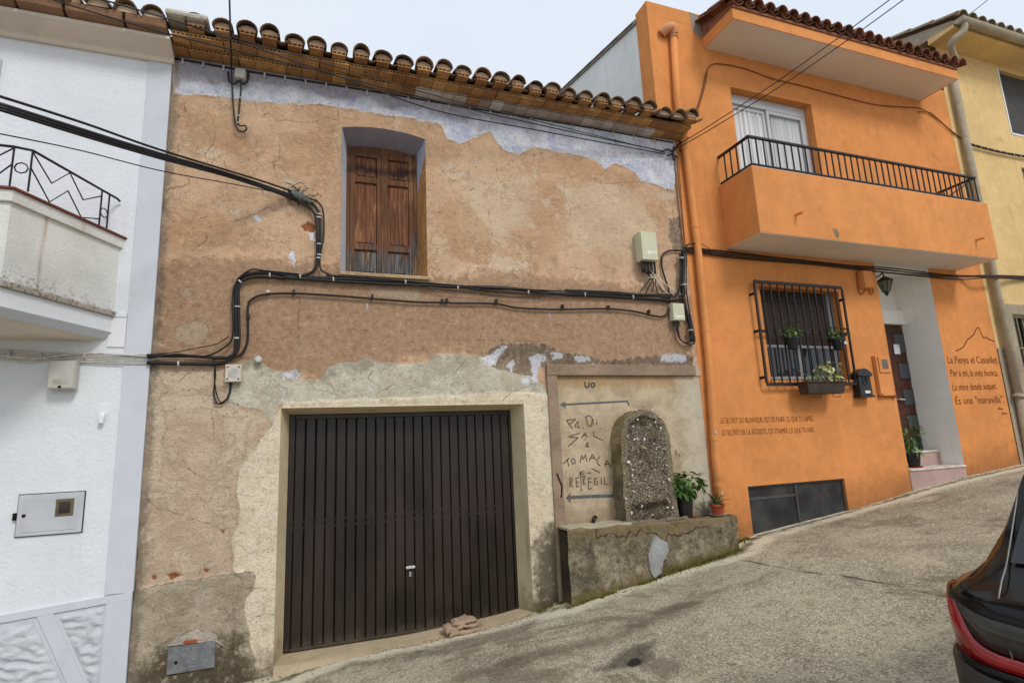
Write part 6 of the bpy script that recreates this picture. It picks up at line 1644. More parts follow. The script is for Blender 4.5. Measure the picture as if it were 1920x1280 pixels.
# mailbox
ma, mc_ = at(1606, 690, -.13), at(1641, 744, -.13)
t = thing('mailbox', 'black ornate wall mailbox beside the orange meter box', 'mailbox', ((ma.x + mc_.x) / 2, 0, mc_.z))
bk = flat('black_mailbox_enamel', C(30, 30, 33), .35, .5)
b = MB(); b.box(ma.x + .02, mc_.x - .02, -.12, -.003, mc_.z + .03, ma.z - .12); obj('body', b, bk, t, .008)
n = 10; prof = [(ma.x, ma.z - .12)] + [(ma.x + (mc_.x - ma.x) * i / n, ma.z - .085 + .085 * math.sin(math.pi * i / n)) for i in range(n + 1)] + [(mc_.x, ma.z - .12)]
b = MB(); b.prism(prof, -.145, -.003); obj('roof_lid', b, bk, t, .006)
b = MB(); b.box(ma.x + .0, mc_.x - .0, -.14, -.003, mc_.z, mc_.z + .0295); obj('base', b, bk, t, .006)
xm = (ma.x + mc_.x) / 2; zm_ = (ma.z + mc_.z) / 2
b = MB(); b.tube([(xm + .055 * math.cos(k * .5236), -.124, zm_ + .03 + .07 * math.sin(k * .5236)) for k in range(12)], .009, 6, True); b.tube([(xm - .03, -.124, zm_ + .0), (xm, -.126, zm_ + .07), (xm + .03, -.124, zm_ + .0)], .008, 6)
b.box(ma.x + .05, mc_.x - .05, -.127, -.119, zm_ - .075, zm_ - .055); obj('relief', b, flat('black_relief', C(44, 44, 47), .35, .5), t)
b = MB(); b.box(xm - .03, xm + .075, -.1245, -.119, mc_.z + .06, mc_.z + .10); obj('name_plate', b, flat('white_plate', C(222, 222, 220), .5, .3), t)
# lantern in the entrance
lc = at(1660, 535, .2)
t = thing('wall_lantern', 'dark iron wall lantern inside the white entrance', 'lantern', (lc.x, .2, lc.z))
gi = flat('dark_bronze', C(54, 46, 36), .5, .4, .4)
def hexl(r0, z0, r1, z1, m, name):
    b = MB(); b.add([(lc.x + rr * math.cos(k * 1.0472), .2 + rr * math.sin(k * 1.0472), lc.z + zq) for rr, zq in ((r0, z0), (r1, z1)) for k in range(6)], [tuple(range(5, -1, -1)), tuple(range(6, 12))] + [(k, (k + 1) % 6, (k + 1) % 6 + 6, k + 6) for k in range(6)]); return obj(name, b, m, t, .003)
hexl(.05, -.11, .10, .07, flat('lantern_glass', C(96, 92, 80), .15, .6), 'glass'); hexl(.125, .0705, .125, .09, gi, 'rim'); hexl(.12, .0905, .03, .15, gi, 'cap'); hexl(.015, -.18, .045, -.111, gi, 'finial')
for k in range(6):
    a_ = k * 1.0472; b = MB(); b.tube([(lc.x + .052 * math.cos(a_), .2 + .052 * math.sin(a_), lc.z - .11), (lc.x + .104 * math.cos(a_), .2 + .104 * math.sin(a_), lc.z + .07)], .007, 5); obj('glazing_bar', b, gi, t)
b = MB(); b.tube(spline([(lc.x, .2, lc.z + .14), (lc.x - .02, .2, lc.z + .21), (lc.x - .12, .2, lc.z + .16), (RX0 + .001, .2, lc.z + .02)], 6), .011, 6); obj('arm', b, gi, t)

# ------------------------------------------------------------------ drainpipes
opm = M['orange_trim']
t = thing('drainpipe', 'orange painted drainpipe down the corner of the orange house', 'drainpipe', (5.08, -.06, .7), 'drainpipes')
PX, PXb = 5.12, 5.035
pt_ = at(1262, 62, -.06)
b = MB(); b.tube([(pt_.x + .0, -.065, pt_.z - .03), (5.04, -.065, 6.9), (5.10, -.065, 5.9), (PX, -.065, 4.5), (PX - .02, -.065, 3), (PXb, -.065, 1.7), (PXb - .0, -.065, .62)], .052, 12); obj('pipe', b, opm, t, smooth=True)
b = MB(); b.tube(spline([(pt_.x - .18, -.02, pt_.z - .03), (pt_.x - .12, -.09, pt_.z + .03), (pt_.x - .02, -.10, pt_.z + .05), (pt_.x, -.07, pt_.z - .03)], 5), .068, 12); b.tube([(pt_.x, -.065, pt_.z - .10), (pt_.x, -.065, pt_.z - .01)], .062, 12); obj('elbow', b, plaster('weathered_pink_pipe', C(206, 148, 108), .1, C(140, 90, 60), .4, .003, 0), t, smooth=True)
for z_, xx in ((1.95, PXb + .012), (1.36, PXb), (3.4, PX - .012), (4.9, PX - .003)):
    b = MB(); b.tube([(xx, -.065, z_), (xx, -.065, z_ + .06)], .058, 12); obj('collar', b, opm, t)
for z_ in (2.05, 1.28): b = MB(); b.box(PXb - .01, PXb + .025, -.122, -.11, z_ - .02, z_ + .02); obj('clip', b, M['tie'], t, .005)
gx0 = at(1790, 170, -.08).x; gx1 = at(1868, 545, -.08).x; 
t = thing('drainpipe', 'grey weathered drainpipe down the yellow house', 'drainpipe', (11.6, -.08, 1.5), 'drainpipes')
ga = at(1808, 48, -.55); gb2 = at(1772, 92, -.12)
b = MB(); pts = [(gx0 + .02, -.09, gb2.z - .25), (gx1, -.09, 4.3), (gx1, -.09, at(1905, 742, -.09).z)]
b.tube(pts, .062, 12); obj('pipe', b, gmat, t, smooth=True)
b = MB(); b.tube(spline([(ga.x, -.55, YT + .06), (ga.x - .03, -.53, YT - .09), (ga.x - .12, -.35, YT - .24), (gx0 + .06, -.16, YT - .40), (gx0 + .02, -.09, gb2.z - .24)], 5), .06, 12); obj('swan_neck', b, gmat, t, smooth=True)
b = MB(); b.tube([(gx1 - .02, -.09, at(1905, 742, -.09).z - .03), (gx1, -.09, at(1905, 742, -.09).z + .02)], .085, 12); obj('collar', b, gmat, t)
b = MB(); zc2 = at(1905, 742, -.09).z; b.tube([(gx1, -.09, zc2 - .02), (gx1, -.06, zc2 - .9), (gx1, -.06, 1.0)], .06, 10); obj('lower_pipe', b, M['yellow_base'], t, smooth=True)

# ------------------------------------------------------------------ cloth bundle at the garage
bp0 = on_road(862, 1190); bx = at(862, 1180, -.03).x
t = thing('folded_sack', 'crumpled brown sacking folded on the ground against the garage door', 'cloth', (bx, -.03, road_z(bx, -.03)))
sk_ = plaster('dusty_sackcloth', C(166, 142, 120), .2, C(104, 84, 70), .5, .014, .0, 1.6)
def layer(xa, xb, ya, yb, z0, z1, seed, lift=0., name='fold'):
    """one crumpled fold of sacking: a thick sheet with ragged, pinched edges"""
    b = MB(); n, m2 = 34, 10; base = road_z(bx, -.03)
    def P(u, v, tp):
        x = xa + (xb - xa) * u; y = ya + (yb - ya) * v
        nz = lambda f, s_: mnoise.noise(Vector((x * f, y * f, s_ + seed)))
        pin = min(1, min(u, 1 - u) * 9 + .25)
        z = (z1 if tp else z0) + lift * max(0, .35 - u) ** 2 * 6
        mid_ = (z0 + z1) / 2; z = mid_ + (z - mid_) * pin
        r_ = 1 - abs(nz(17, 3)) * 2
        z += nz(8, 0) * .022 + (r_ * .014 if tp else nz(20, 9) * .008)
        y += nz(9, 5) * .035 * (1 - v) + (nz(26, 2) * .012 if v < .5 else 0); x += nz(11, 7) * .025
        return (x, y, z + base + (x - bx) * .055)
    for tp in (0, 1):
        for i in range(n + 1):
            for k in range(m2 + 1): b.v.append(P(i / n, k / m2, tp))
    N_ = (n + 1) * (m2 + 1); w_ = m2 + 1
    for i in range(n):
        for k in range(m2):
            a = i * w_ + k; b.f += [(a, a + 1, a + w_ + 1, a + w_), (a + N_, a + N_ + w_, a + N_ + w_ + 1, a + N_ + 1)]
        a = i * w_; b.f.append((a, a + w_, a + w_ + N_, a + N_)); a += m2; b.f.append((a, a + N_, a + w_ + N_, a + w_))
    for k in range(m2): b.f.append((k, k + N_, k + 1 + N_, k + 1)); a = n * w_ + k; b.f.append((a, a + 1, a + 1 + N_, a + N_))
    return obj(name, b, sk_, t, smooth=True)
layer(bx - .14, bx + .25, -.15, .04, .004, .034, 1); layer(bx - .13, bx + .20, -.12, .05, .052, .074, 4, -.05)
layer(bx - .17, bx + .0, -.10, .05, .036, .088, 7); layer(bx - .08, bx + .17, -.10, .06, .090, .112, 11, .02); layer(bx - .07, bx + .09, -.08, .06, .110, .128, 15)

# ------------------------------------------------------------------ cables
def pts3(p, y, s=(0, 0, 1)):
    q_ = zz(*s)(p) if s != (0, 0, 1) else p
    if isinstance(y, (int, float)): y = [y] * len(q_)
    else: y = list(np.interp(np.linspace(0, 1, len(q_)), np.linspace(0, 1, len(y)), y))
    return [at(*a, b_) for a, b_ in zip(q_, y)]
tie_b = MB(); tie_b.tube([(0, .0, -.007), (0, .0, .007)], 1, 8)
tie_me = tie_b.mesh('cable_tie', M['tie'])
def cable(lab, strands, m, ties=(), cat='cable', group='cables along the facades', name='cable'):
    c0_ = strands[0][0][0]
    t = thing(name, lab, cat, tuple(c0_), group)
    for pts, r in strands:
        b = MB(); b.tube(spline(pts, 6), r, 6); obj('strand', b, m, t, smooth=True)
    for p, r, ang in ties: piece('cable_tie', tie_me, t, p, (0, ang, 0), (r, r, 1))
    return t
c5 = (420, 300, 3.2); c4 = (820, 380, 3.764)
Y1 = -.045
cable('thick black cable bundle crossing from the upper left to beside the old window', [
    (pts3([(0, 181), (160, 232), (300, 281), (480, 336), (545, 358), (580, 372), (597, 380), (606, 398), (607, 440), (602, 470), (600, 500), (612, 512), (650, 522), (760, 527), (852, 537), (960, 549), (1075, 543 + 8)], [-1.9, -1.4, -.95, -.3, -.06, -.05, -.05, -.05, -.05, -.05, -.05, -.05, -.05, -.05, -.05, -.05, -.05]), .010),
    (pts3([(0, 196), (160, 246), (300, 289), (440, 330), (545, 366), (575, 376), (594, 392), (600, 420), (599, 470), (596, 492), (585, 510), (560, 518), (520, 521)], [-1.9, -1.4, -.95, -.4, -.06, -.05, -.05, -.05, -.05, -.05, -.05, -.05, -.05]), .016),
    (pts3([(0, 201), (160, 251), (300, 293), (440, 333), (548, 370), (572, 382), (588, 398), (594, 430), (594, 480), (592, 500)], [-1.92, -1.4, -.95, -.4, -.06, -.05, -.05, -.05, -.05, -.05]), .013),
    (pts3([(0, 206), (160, 256), (300, 297), (440, 335), (546, 372), (560, 384)], [-1.94, -1.4, -.95, -.4, -.06, -.05]), .011),
    (pts3([(545, 366), (560, 380), (580, 392), (596, 404)], -.06), .006)], M['cable'],
    [(at(x, y, -.05), .026, a) for x, y, a in ((599, 402, 0), (598, 408, 0), (598, 458, 0), (598, 478, 0), (597, 484, 0), (575, 378, 1.2))])
# frayed splice
t = thing('cable_splice', 'frayed grey splice where the cable bundle reaches the ochre wall', 'cable', tuple(at(560, 366, -.05)))
r = random.Random(3)
sp_ = [at(540 + i * 6, 357 + i * 3.2, -.055) for i in range(9)]
b = MB(); b.tube(sp_, [.012, .03, .042, .05, .05, .045, .036, .028, .014], 8); obj('wrapping', b, flat('grey_tape', C(96, 100, 96), .7, .3, 0, .5, 30), t, smooth=True)
b = MB()
for i in range(26):
    a0 = at(538 + r.uniform(0, 46), 356 + r.uniform(-6, 26), -.07); a1 = a0 + Vector((r.uniform(-.12, .12), r.uniform(-.03, .0), r.uniform(-.06, .06))); a2 = a1 + Vector((r.uniform(-.06, .06), 0, r.uniform(-.05, .05)))
    b.tube(spline([a0, a1, a2], 4), .0035, 4)
obj('loose_wires', b, M['cable'], t)['kind'] = 'stuff'
cable('thin black wire below the thick bundle at the upper left', [(pts3([(0, 251), (150, 282), (300, 320), (440, 346), (545, 366)], [-1.7, -1.2, -.8, -.4, -.06]), .005)], M['cable'])
cable('double black cable run from the left corner under the old window', [
    (pts3([(276, 680), (350, 682), (405, 682), (428, 675), (442, 655), (443, 600), (443, 540), (452, 520), (475, 512), (510, 512), (560, 519), (640, 523), (760, 529)] + [(820 + x / 3.764, 380 + y / 3.764) for x, y in ((60, 592), (460, 600), (860, 645), (1100, 655), (1380, 672), (1560, 684), (1660, 690), (1735, 665), (1740, 600))], -.04), .020),
    (pts3([(276, 666), (350, 667), (410, 671), (432, 668), (447, 650), (448, 600), (447, 545), (455, 527), (480, 519), (520, 520), (600, 525), (700, 531), (800, 535)] + [(820 + x / 3.764, 380 + y / 3.764) for x, y in ((200, 598), (560, 610), (800, 640), (1000, 640), (1400, 655), (1640, 660))], -.048), .016),
    (pts3([(278, 672), (330, 664), (380, 668), (415, 655), (436, 630), (436, 560), (444, 528), (470, 506), (500, 508), (560, 514)], -.06), .009),
    (pts3([(280, 664), (330, 660), (370, 652), (405, 645), (430, 630)], -.05), .005),
    (pts3([(612, 516), (700, 522), (900, 538), (1060, 546), (1200, 553), (1250, 556)], -.06), .009),
    (pts3([(760, 533), (850, 545), (960, 556), (1040, 553), (1120, 552)], -.055), .005),
    (pts3([(1060, 544), (1150, 548), (1195, 552), (1260, 553)], -.052), .016)], M['cable'],
    [(at(x, y, -.045), .029, a) for x, y, a in ((445, 575, 0), (444, 634, 0), (506, 516, 1.5), (563, 519, 1.5), (625, 524, 1.5), (760, 529, 1.5), (858, 540, 1.5), (990, 548, 1.5), (1096, 552, 1.5), (1186, 557, 1.5), (335, 682, 1.5), (450, 528, .7))])
cable('single black cable looping under the double cable run', [
    (pts3([(276, 668), (350, 668), (420, 670), (446, 668), (460, 652), (465, 628), (465, 575), (474, 560), (498, 552), (551, 550), (640, 555), (700, 560), (780, 566), (835, 567)] + [(820 + x / 3.764, 380 + y / 3.764) for x, y in ((120, 708), (400, 712), (560, 740), (800, 752), (1000, 750), (1200, 748), (1380, 765), (1530, 798), (1590, 800), (1632, 768), (1640, 690), (1628, 600), (1602, 520), (1584, 440), (1590, 370), (1640, 338), (1720, 338))], -.035), .0125)], M['cable'],
    [], name='cable')
b = MB()
ck_par = [o for o in COL.objects if o.name.startswith('cable') and o.type == 'EMPTY'][-1]
for x, y in ((551, 548), (698, 557), (829, 565), (838, 564), (931, 565), (1055, 575), (1141, 577), (1217, 585), (466, 594)):
    c_ = at(x, y, -.035); b = MB(); b.box(c_.x - .012, c_.x + .012, -.055, .002, c_.z - .02, c_.z + .03); obj('clip', b, M['black_plastic'], ck_par, .004)
# left: white painted cables on the white house
cable('bundle of white painted cables along the white house below the balcony', [
    (pts3([(-60, 652 + k_ * 2), (40, 656 + k_ * 4.5), (90, 660 + k_ * 3.2), (150, 663 + k_ * 3), (210, 664 + k_ * 3.4), (276, 664 + k_ * 3.6)], [-.02 - .004 * (k_ % 2)] * 6), .006) for k_ in range(6)] + [(pts3([(-40, 660), (60, 672), (160, 662), (276, 668)], -.035), .008)], M['white_cable'],
    [(at(x, y, -.03), .03, 1.5) for x, y in ((18, 662), (78, 667), (160, 668))])
# loops under small square box
cable('black and white cable loops hanging under the small square box', [
    (pts3([(400, 672), (404, 700), (401, 735), (405, 752), (415, 757), (425, 748), (431, 730), (430, 716)], -.03), .007),
    (pts3([(402, 690), (403, 720), (408, 745), (416, 754), (428, 745), (433, 725), (434, 716)], -.04), .006),
    (pts3([(400, 755), (412, 756), (424, 748), (432, 735), (433, 716)], -.035), .006)], M['cable'])
# corner bundle
cable('black vertical cable bundle at the corner by the orange house', [
    (pts3([(1281, 470), (1281, 500), (1280, 545), (1284, 575), (1294, 610), (1298, 640)], -.05), .030),
    (pts3([(1276, 475), (1276, 520), (1272, 548), (1262, 556), (1240, 556)], -.06), .014),
    (pts3([(1287, 472), (1287, 540), (1292, 580), (1300, 620), (1302, 642), (1290, 645), (1276, 636), (1272, 620), (1270, 606)], -.055), .009),
    (pts3([(1284, 560), (1293, 610), (1294, 636), (1284, 642), (1272, 630), (1268, 606)], -.06), .010),
    (pts3([(1272, 606), (1266, 625), (1274, 645), (1290, 650), (1302, 640)], -.06), .005),
    (pts3([(1276, 480), (1274, 530), (1268, 552)], -.07), .006),
    (pts3([(1280, 478), (1284, 462), (1300, 457), (1316, 466), (1340, 470)], -.07), .008),
    (pts3([(1282, 474), (1290, 460), (1310, 456), (1330, 466)], -.08), .005)], M['cable'],
    [(at(1277, 484, -.09), .04, 0), (at(1282, 534, -.09), .04, 0), (at(1295, 619, -.08), .035, 0)])
# cables from the distribution box
fan = []
for i in range(8):
    x = box1[0].x + .03 + (box1[1].x - box1[0].x - .06) * i / 7
    k_ = at(1220 + i * 2.5, 520 + (i % 3) * 4, -.08); e_ = at(1200 + i * 11, 548 + (i % 2) * 4, -.05)
    fan.append(([Vector((x, -.10, box1[1].z - .11)), k_, Vector((k_.x + (e_.x - k_.x) * .5, -.06, k_.z - .10)), e_], .007))
cable('fan of thin black wires below the large beige box', fan[:5], M['cable'], [(at(1222, 522, -.09), .045, 0)])
cable('pale twisted wires below the large beige box', fan[5:], M['white_cable'])
# along the orange house
YO = -.03
rnd2 = random.Random(9)
og = []
for k_ in range(5):
    og.append((pts3([(1284, 464 + k_ * 2), (1320, 467 + k_ * 2), (1370, 472 + k_ * 2.6), (1450, 482 + k_ * 2 + rnd2.uniform(-1, 1)), (1520, 490 + k_ * 1.6 + rnd2.uniform(-2, 2)), (1600, 498 + k_ * 1.5), (1660, 503 + k_ * 2 + rnd2.uniform(-2, 2)), (1740, 511 + k_ * 2), (1800, 516 + k_ * 1.5 + rnd2.uniform(-2, 2)), (1850, 516 + k_ * 1.3), (1920, 518 + k_ * 1.5), (1990, 524 + k_ * 1.5)], [YO - .006 * (k_ % 2)] * 9 + [-.18, -.05, -.05]), .006 if k_ % 2 else .010))
cable('loose dark cable bundle under the orange balcony', og, flat('dark_brown_cable', C(52, 38, 30), .6, .3, 0, .3, 20))
cable('brown cable along the orange wall to the corner', [(pts3([(1290, 470), (1330, 474), (1400, 482), (1500, 493), (1610, 504)], -.02), .014)], M['brown_cable'])
cable('brown painted cables beside the orange drainpipe', [(pts3([(1264, 290), (1268, 340), (1276, 420), (1282, 465)], -.02), .007), (pts3([(1268, 292), (1274, 360), (1281, 430), (1286, 465)], -.03), .007), (pts3([(1272, 290), (1278, 380), (1285, 460)], -.02), .005)], M['brown_cable'])
cable('thin brown cable looping high across the orange wall', [(pts3([(1282, 262), (1296, 230), (1308, 200), (1318, 165), (1326, 132), (1336, 121), (1360, 121), (1400, 130), (1450, 148), (1500, 160), (1560, 176), (1640, 196), (1700, 201), (1728, 204), (1760, 226), (1790, 252), (1812, 266)], -.02), .008), (pts3([(1300, 226), (1312, 196), (1322, 160), (1326, 136)], -.02), .006), (pts3([(1722, 210), (1745, 212), (1775, 238), (1806, 262)], -.025), .008)], M['brown_cable'])
cable('black cable with pale bands across the yellow house', [(pts3([(1806, 264), (1818, 270), (1850, 279), (1890, 288), (1960, 300)], -.05), .022)], M['cable'], [(at(x, y, -.05), .025, 1.5) for x, y in ((1826, 272), (1838, 276), (1850, 279), (1862, 282), (1874, 285), (1886, 287), (1900, 291), (1912, 293))])
# eave cable with clips
ev = [at(x, y, -.012) for x, y in ((328, 110), (500, 140), (700, 172), (900, 206), (1100, 239), (1262, 268))]
ce = cable('black cable clipped along the foot of the old eaves', [(ev, .012)], M['cable'])
for i in range(24):
    x = 342 + i * 38.5; y = np.interp(x, [328, 1262], [110.5, 268.5]) + 1
    c_ = at(x, y, -.03); b = MB(); b.box(c_.x - .009, c_.x + .009, -.03, .0, c_.z - .035, c_.z + .028); obj('clip', b, M['tie'], ce, .003)
# wires strung along the facade
cable('long taut wire strung along the old eaves', [(pts3([(150, -12), (300, 31), (480, 90), (660, 152), (820, 208), (1000, 243), (1247, 289)], [-.75, -.66, -.6, -.5, -.4, -.25, -.05]), .007), (pts3([(190, 0), (420, 66), (640, 128), (840, 186), (1060, 240), (1247, 286)], [-.8, -.7, -.6, -.45, -.25, -.05]), .005)], M['cable'], group='wires strung in the air')
cable('second wire strung low along the old eaves', [(pts3([(100, 0), (300, 60), (560, 124), (820, 190), (1000, 232), (1240, 283)], [-.75, -.66, -.55, -.4, -.25, -.05]), .007)], M['cable'], group='wires strung in the air')
cable('pair of wires rising from the old corner across the orange house', [(pts3([(1268, 274), (1330, 236), (1450, 158), (1560, 80), (1668, 0), (1720, -40)], [-.08, -.6, -1.2, -1.9, -2.5, -2.8]), .006), (pts3([(1268, 279), (1330, 244), (1460, 164), (1580, 82), (1694, 0), (1750, -42)], [-.08, -.6, -1.2, -1.9, -2.5, -2.8]), .006)], M['cable'], group='wires strung in the air')
cable('thin wire leaving the roof corner of the yellow house', [(pts3([(1806, 36), (1830, 18), (1856, -3), (1900, -40)], [-.5, -.8, -1.1, -1.5]), .006)], M['cable'], group='wires strung in the air')
t = cable('knot of black anchors and wire ends at the old house corner', [(pts3([(1240, 285), (1252, 280), (1262, 284), (1275, 268), (1290, 258)], -.06), .012), (pts3([(1250, 292), (1262, 290), (1270, 296)], -.06), .012), (pts3([(1264, 276), (1262, 288), (1264, 300)], -.07), .02), (pts3([(1272, 282), (1282, 284), (1290, 286)], -.05), .009)], M['cable'])
# rod and drop cable with loop
cable('black drop cable hanging in a loop from the small box under the eaves', [(pts3([(430, -10), (432, 60), (434, 130), (437, 190), (441, 232), (446, 243), (455, 247), (462, 243), (460, 236), (450, 236), (446, 230), (449, 200), (452, 165), (451, 150)], [-.62, -.5, -.1, -.05, -.05, -.05, -.05, -.05, -.05, -.05, -.05, -.05, -.05, -.05]), .009), (pts3([(428, 135), (430, 152), (438, 158), (446, 152)], -.05), .012), (pts3([(466, 135), (464, 152), (456, 158), (448, 152)], -.05), .012)], M['cable'],
      [(at(447, 218, -.05), .016, 0), (at(450, 184, -.05), .016, 0), (at(447, 231, -.05), .016, 0)])
# ------------------------------------------------------------------ parked car
CO = Vector((2.24, -5.525, road_z(2.27, -5.585) - .06)); TH = math.atan(.085)
car = thing('parked_car', 'black hatchback with red tail lights parked uphill at the right edge', 'car', CO)
CT, ST = math.cos(TH), math.sin(TH)
def cw(p): return Vector((CO.x + p[0] * CT - p[2] * ST, CO.y + p[1], CO.z + p[0] * ST + p[2] * CT))
def carobj(name, b, m, smooth=True, parent=None, bevel=0):
    b.v = [tuple(cw(p)) for p in b.v]; return obj(name, b, m, parent or car, bevel, smooth)
ST_X = [0, .02, .06, .12, .20, .45, .62, .85, 1.2, 1.6, 2.4, 2.75, 3.2, 3.4, 4.0, 4.25, 4.36]
ST_W = [.70, .78, .845, .88, .90, .91, .912, .912, .912, .912, .912, .91, .905, .90, .87, .80, .66]
def prof(x):
    f = lambda ys: float(np.interp(x, ST_X, ys))
    w_ = f(ST_W); zb = f([.42, .38, .32, .28, .25] + [.22] * 9 + [.24, .28, .36])
    sh = f([.945, .95, .955, .96, .965, .97, .97, .97, .965, .96, .95, .94, .92, .90, .80, .74, .66])
    g0y = w_ - f([.02, .03, .05, .08, .10, .115, .12, .12, .12, .12, .12, .12, .12, .12, .14, .12, .1]); g0z = sh + f([.012, .016, .025, .03, .04, .045, .045, .04, .04, .04, .04, .04, .03, .03, .03, .02, .02])
    ry = f([.62, .64, .68, .71, .735, .735, .72, .70, .68, .68, .68, .69, .72, .7, .6, .55, .45]); rz = f([.965, .97, .985, 1.01, 1.06, 1.30, 1.42, 1.48, 1.53, 1.55, 1.50, 1.36, 1.06, .98, .87, .78, .7])
    cz_ = rz + f([.005, .005, .01, .01, .02, .03, .03, .035, .035, .035, .035, .03, .03, .03, .03, .02, .01])
    return [(0, zb), (w_ * .8, zb), (w_ * .96, zb + .08), (w_, zb + .22), (w_ + .004, .62), (w_ + .002, .80), (w_ - .002, sh - .05), (w_ - .022, sh), (g0y, g0z), ((g0y * .5 + ry * .5) + .012, (g0z + rz) / 2), (ry, rz), (ry * .85, rz + (cz_ - rz) * .55), (ry * .45, cz_ - .004), (0, cz_)]
xs = sorted(set(ST_X + list(np.arange(.3, 4.3, .1).round(3))))
b = MB(); K = 14
for x in xs:
    P = prof(x)
    for y, z in P: b.v.append((x, y, z))
    for y, z in P: b.v.append((x, -y, z))
for i in range(len(xs) - 1):
    for s in range(2):
        for k in range(K - 1):
            a = i * 2 * K + s * K + k; q_ = a + 2 * K
            b.f.append((a, a + 1, q_ + 1, q_))
for e in (0, len(xs) - 1):
    a = e * 2 * K
    for k in range(K - 1): b.f.append((a + k, a + k + 1, a + K + k + 1, a + K + k))
g = G('black_car_paint', .12, .2); g.col(C(20, 20, 19)); g.b.inputs['Coat Weight'].default_value = .12; g.b.inputs['Coat Roughness'].default_value = .04
g.b.inputs['Roughness'].default_value = .18
paint_ = g.m
bo = carobj('body', b, paint_)
md = bo.modifiers.new('edges', 'EDGE_SPLIT'); md.split_angle = math.radians(38)
tail = G('red_tail_light', .12, .7); tail.col(tail.mix(tail.noise(14, 2, .5), C(122, 10, 16), C(168, 20, 28))); tail = tail.m
blackgl = flat('gloss_black_trim', C(14, 14, 15), .15, .3, 0, .1)
def plan(s, o):
    """s: distance from the car's axis along the rear outline, pushed out by o"""
    ys = [0, .70, .78, .845, .88, .90]; xs_ = [0, 0, .02, .06, .12, .20]
    L = [0]
    for i in range(1, 6): L.append(L[-1] + math.hypot(ys[i] - ys[i - 1], xs_[i] - xs_[i - 1]))
    x = float(np.interp(s, L, xs_)); y = float(np.interp(s, L, ys))
    e = .01; dx = float(np.interp(s + e, L, xs_) - np.interp(s - e, L, xs_)); dy = float(np.interp(s + e, L, ys) - np.interp(s - e, L, ys)); l = math.hypot(dx, dy) or 1
    return x - dy / l * o, y + dx / l * o
def wrap(name, poly_lo, poly_hi, s0, s1, m, o=.006, side=1, n=18, th=.02, parent=None):
    """strip on the rear outline between two height curves"""
    b = MB()
    for i in range(n + 1):
        s = s0 + (s1 - s0) * i / n; lo = float(np.interp(s, *zip(*poly_lo))); hi = float(np.interp(s, *zip(*poly_hi)))
        for z, oo in ((lo, o - th), (lo, o), ((lo + hi) / 2, o + .004), (hi, o), (hi, o - th)):
            x, y = plan(s, oo); b.v.append((x, side * y, z))
    for i in range(n):
        for k in range(4): a = i * 5 + k; b.f.append((a, a + 1, a + 6, a + 5))
    b.f += [tuple(range(5)), tuple(n * 5 + k for k in range(4, -1, -1))]
    return carobj(name, b, m, True, parent)
for sd in (1, -1):
    tl_ = wrap('tail_light', [(.0, .735), (.7, .743), (.88, .750), (.94, .762), (.97, .785), (1.0, .82)], [(0, .778), (.68, .788), (.745, .800), (.775, .825), (.795, .90), (.808, .922), (1.0, .925)], 0.48, .985, tail, .010, sd)
    wrap('reversing_light', [(.5, .79), (.68, .80), (.73, .815), (.80, .90)], [(.5, .89), (.68, .90), (.73, .905), (.80, .925)], .56, .80, flat('smoked_lens', C(58, 56, 50), .12, .4, 0, .3, 14), .006, sd, 10, .02, tl_)
    wrap('light_surround', [(.44, .777), (.9, .777)], [(.44, .95), (1.0, .95)], .44, .985, blackgl, .003, sd)
wrap('light_bar', [(-.5, .738), (.5, .738)], [(-.5, .775), (.5, .775)], .0, .475, tail, .009)
wrap('light_bar', [(-.5, .738), (.5, .738)], [(-.5, .775), (.5, .775)], .0, .475, tail, .009, -1)
wrap('tailgate_trim', [(0, .80), (.5, .80)], [(0, .93), (.5, .93)], 0, .435, blackgl, .002)
wrap('tailgate_trim', [(0, .80), (.5, .80)], [(0, .93), (.5, .93)], 0, .435, blackgl, .002, -1)
bump = flat('satin_black_bumper', C(44, 42, 40), .35, .5, 0, .1)
for sd in (1, -1):
    wrap('bumper', [(0, .34), (.8, .34), (1.05, .36)], [(0, .70), (.75, .705), (.9, .72), (1.05, .74)], 0, 1.02, bump, .03, sd, 24, .05)
    wrap('bumper_trim', [(0, .705), (.75, .71), (.9, .725), (1.05, .745)], [(0, .730), (.75, .738), (.88, .748), (1.05, .80)], 0, .96, blackgl, .014, sd, 20)
# glass: rear window, side windows
gm = glass('tinted_car_glass', C(16, 18, 21), .06)
def on_top(x, u):   # u 0 centre .. 1 roof edge
    P = prof(x); return (x - .012, u * P[10][0] * .93, P[13][1] + (P[10][1] - P[13][1]) * u ** 2 + .010)
b = MB(); n, mm_ = 10, 12
for i in range(n + 1):
    x = .17 + (.80 - .17) * i / n
    for j in range(mm_ + 1): b.v.append(on_top(x, -1 + 2 * j / mm_)) if j * 2 >= mm_ else b.v.append((lambda p: (p[0], -abs(p[1]), p[2]))(on_top(x, 1 - 2 * j / mm_)))
for i in range(n):
    for j in range(mm_): a = i * (mm_ + 1) + j; b.f.append((a, a + 1, a + mm_ + 2, a + mm_ + 1))
carobj('rear_window', b, gm)
for sd in (1, -1):
    for (xa, xb) in ((.62, 1.05), (1.12, 2.0), (2.07, 2.9)):
        b = MB(); n = 8
        for i in range(n + 1):
            x = xa + (xb - xa) * i / n; P = prof(x); lo, hi = Vector((P[8][0], P[8][1])), Vector((P[10][0], P[10][1]))
            for t in (.06, .5, .86):
                q_ = lo.lerp(hi, t); b.v.append((x, sd * (q_.x + .018 + (.012 if t == .5 else 0)), q_.y + .006))
        for i in range(n):
            for k in range(2): a = i * 3 + k; b.f.append((a, a + 1, a + 4, a + 3))
        carobj('side_window', b, gm)
b = MB(); n, mm_ = 6, 10
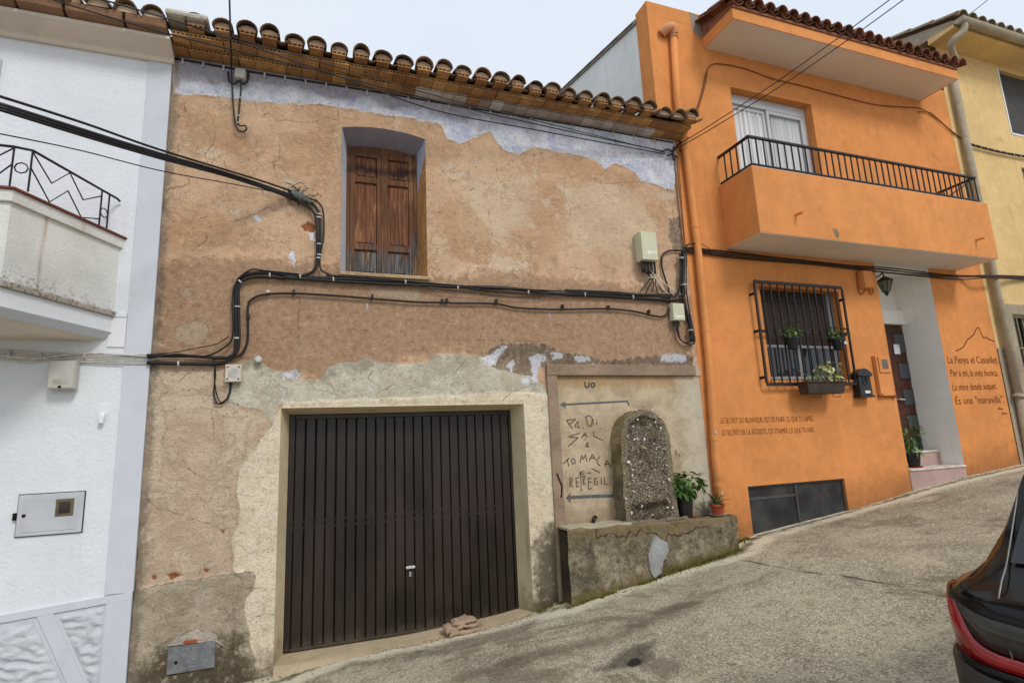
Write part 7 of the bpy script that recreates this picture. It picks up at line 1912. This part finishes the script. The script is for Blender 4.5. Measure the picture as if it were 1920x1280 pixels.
for i in range(n + 1):
    x = 2.5 + .68 * i / n
    for j in range(mm_ + 1):
        u = -1 + 2 * j / mm_; P = prof(x); b.v.append((x + .01, u * P[10][0] * .93, P[13][1] + (P[10][1] - P[13][1]) * u * u + .012))
for i in range(n):
    for j in range(mm_): a = i * (mm_ + 1) + j; b.f.append((a, a + 1, a + mm_ + 2, a + mm_ + 1))
carobj('windscreen', b, gm)
# tailgate joint, bright edge, wheels, lamps, mirrors, spoiler, plate recess
for sd in (1, -1):
    b = MB(); b.tube(spline([(-.006, sd * .64, .79), (.006, sd * .65, .94), (.06, sd * .66, 1.005), (.17, sd * .69, 1.055), (.40, sd * .735, 1.25)], 5), .003, 5); carobj('tailgate_joint', b, flat('grey_joint', C(120, 118, 112), .3, .6))
    for x in (.78, 3.42):
        b = MB(); c_ = (x, sd * .80, .32)
        pr = [(.18, -.105), (.29, -.11), (.322, -.08), (.322, .08), (.29, .11), (.18, .105)]
        for r_, yy in pr:
            for k in range(24): t = 2 * math.pi * k / 24; b.v.append((c_[0] + r_ * math.cos(t), c_[1] + yy * sd, c_[2] + r_ * math.sin(t)))
        for i in range(5):
            for k in range(24): b.f.append((i * 24 + k, i * 24 + (k + 1) % 24, (i + 1) * 24 + (k + 1) % 24, (i + 1) * 24 + k))
        wl_ = carobj('wheel', b, flat('tyre_rubber', C(34, 33, 32), .8, .2))
        b = MB()
        for k in range(24): t = 2 * math.pi * k / 24; b.v.append((c_[0] + .195 * math.cos(t), c_[1] + .09 * sd, c_[2] + .195 * math.sin(t)))
        b.f.append(tuple(range(24)))
        for k in range(5):
            t = 2 * math.pi * k / 5; d1 = Vector((math.cos(t), 0, math.sin(t))); d2 = Vector((-math.sin(t), 0, math.cos(t))); c0_ = Vector(c_)
            b.add([c0_ + d1 * .03 + d2 * .03 + Vector((0, .112 * sd, 0)), c0_ + d1 * .03 - d2 * .03 + Vector((0, .112 * sd, 0)), c0_ + d1 * .20 - d2 * .018 + Vector((0, .10 * sd, 0)), c0_ + d1 * .20 + d2 * .018 + Vector((0, .10 * sd, 0))], [(0, 1, 2, 3)])
        carobj('rim', b, M['grey_metal'], False, wl_)
    b = MB(); b.box(2.72, 2.84, min(sd * .93, sd * 1.1), max(sd * .93, sd * 1.1), 1.0, 1.12); carobj('mirror', b, paint_, True, None, .03)
    b = MB(); b.box(4.16, 4.30, min(sd * .5, sd * .78), max(sd * .5, sd * .78), .66, .74); carobj('headlight', b, flat('clear_lens', C(180, 182, 186), .1, .7), True, None, .02)
b = MB(); b.box(.58, .86, -.66, .66, 1.51, 1.54); carobj('spoiler', b, paint_, True, None, .014)
for o in [x for x in COL.objects if x.parent == car]: pass
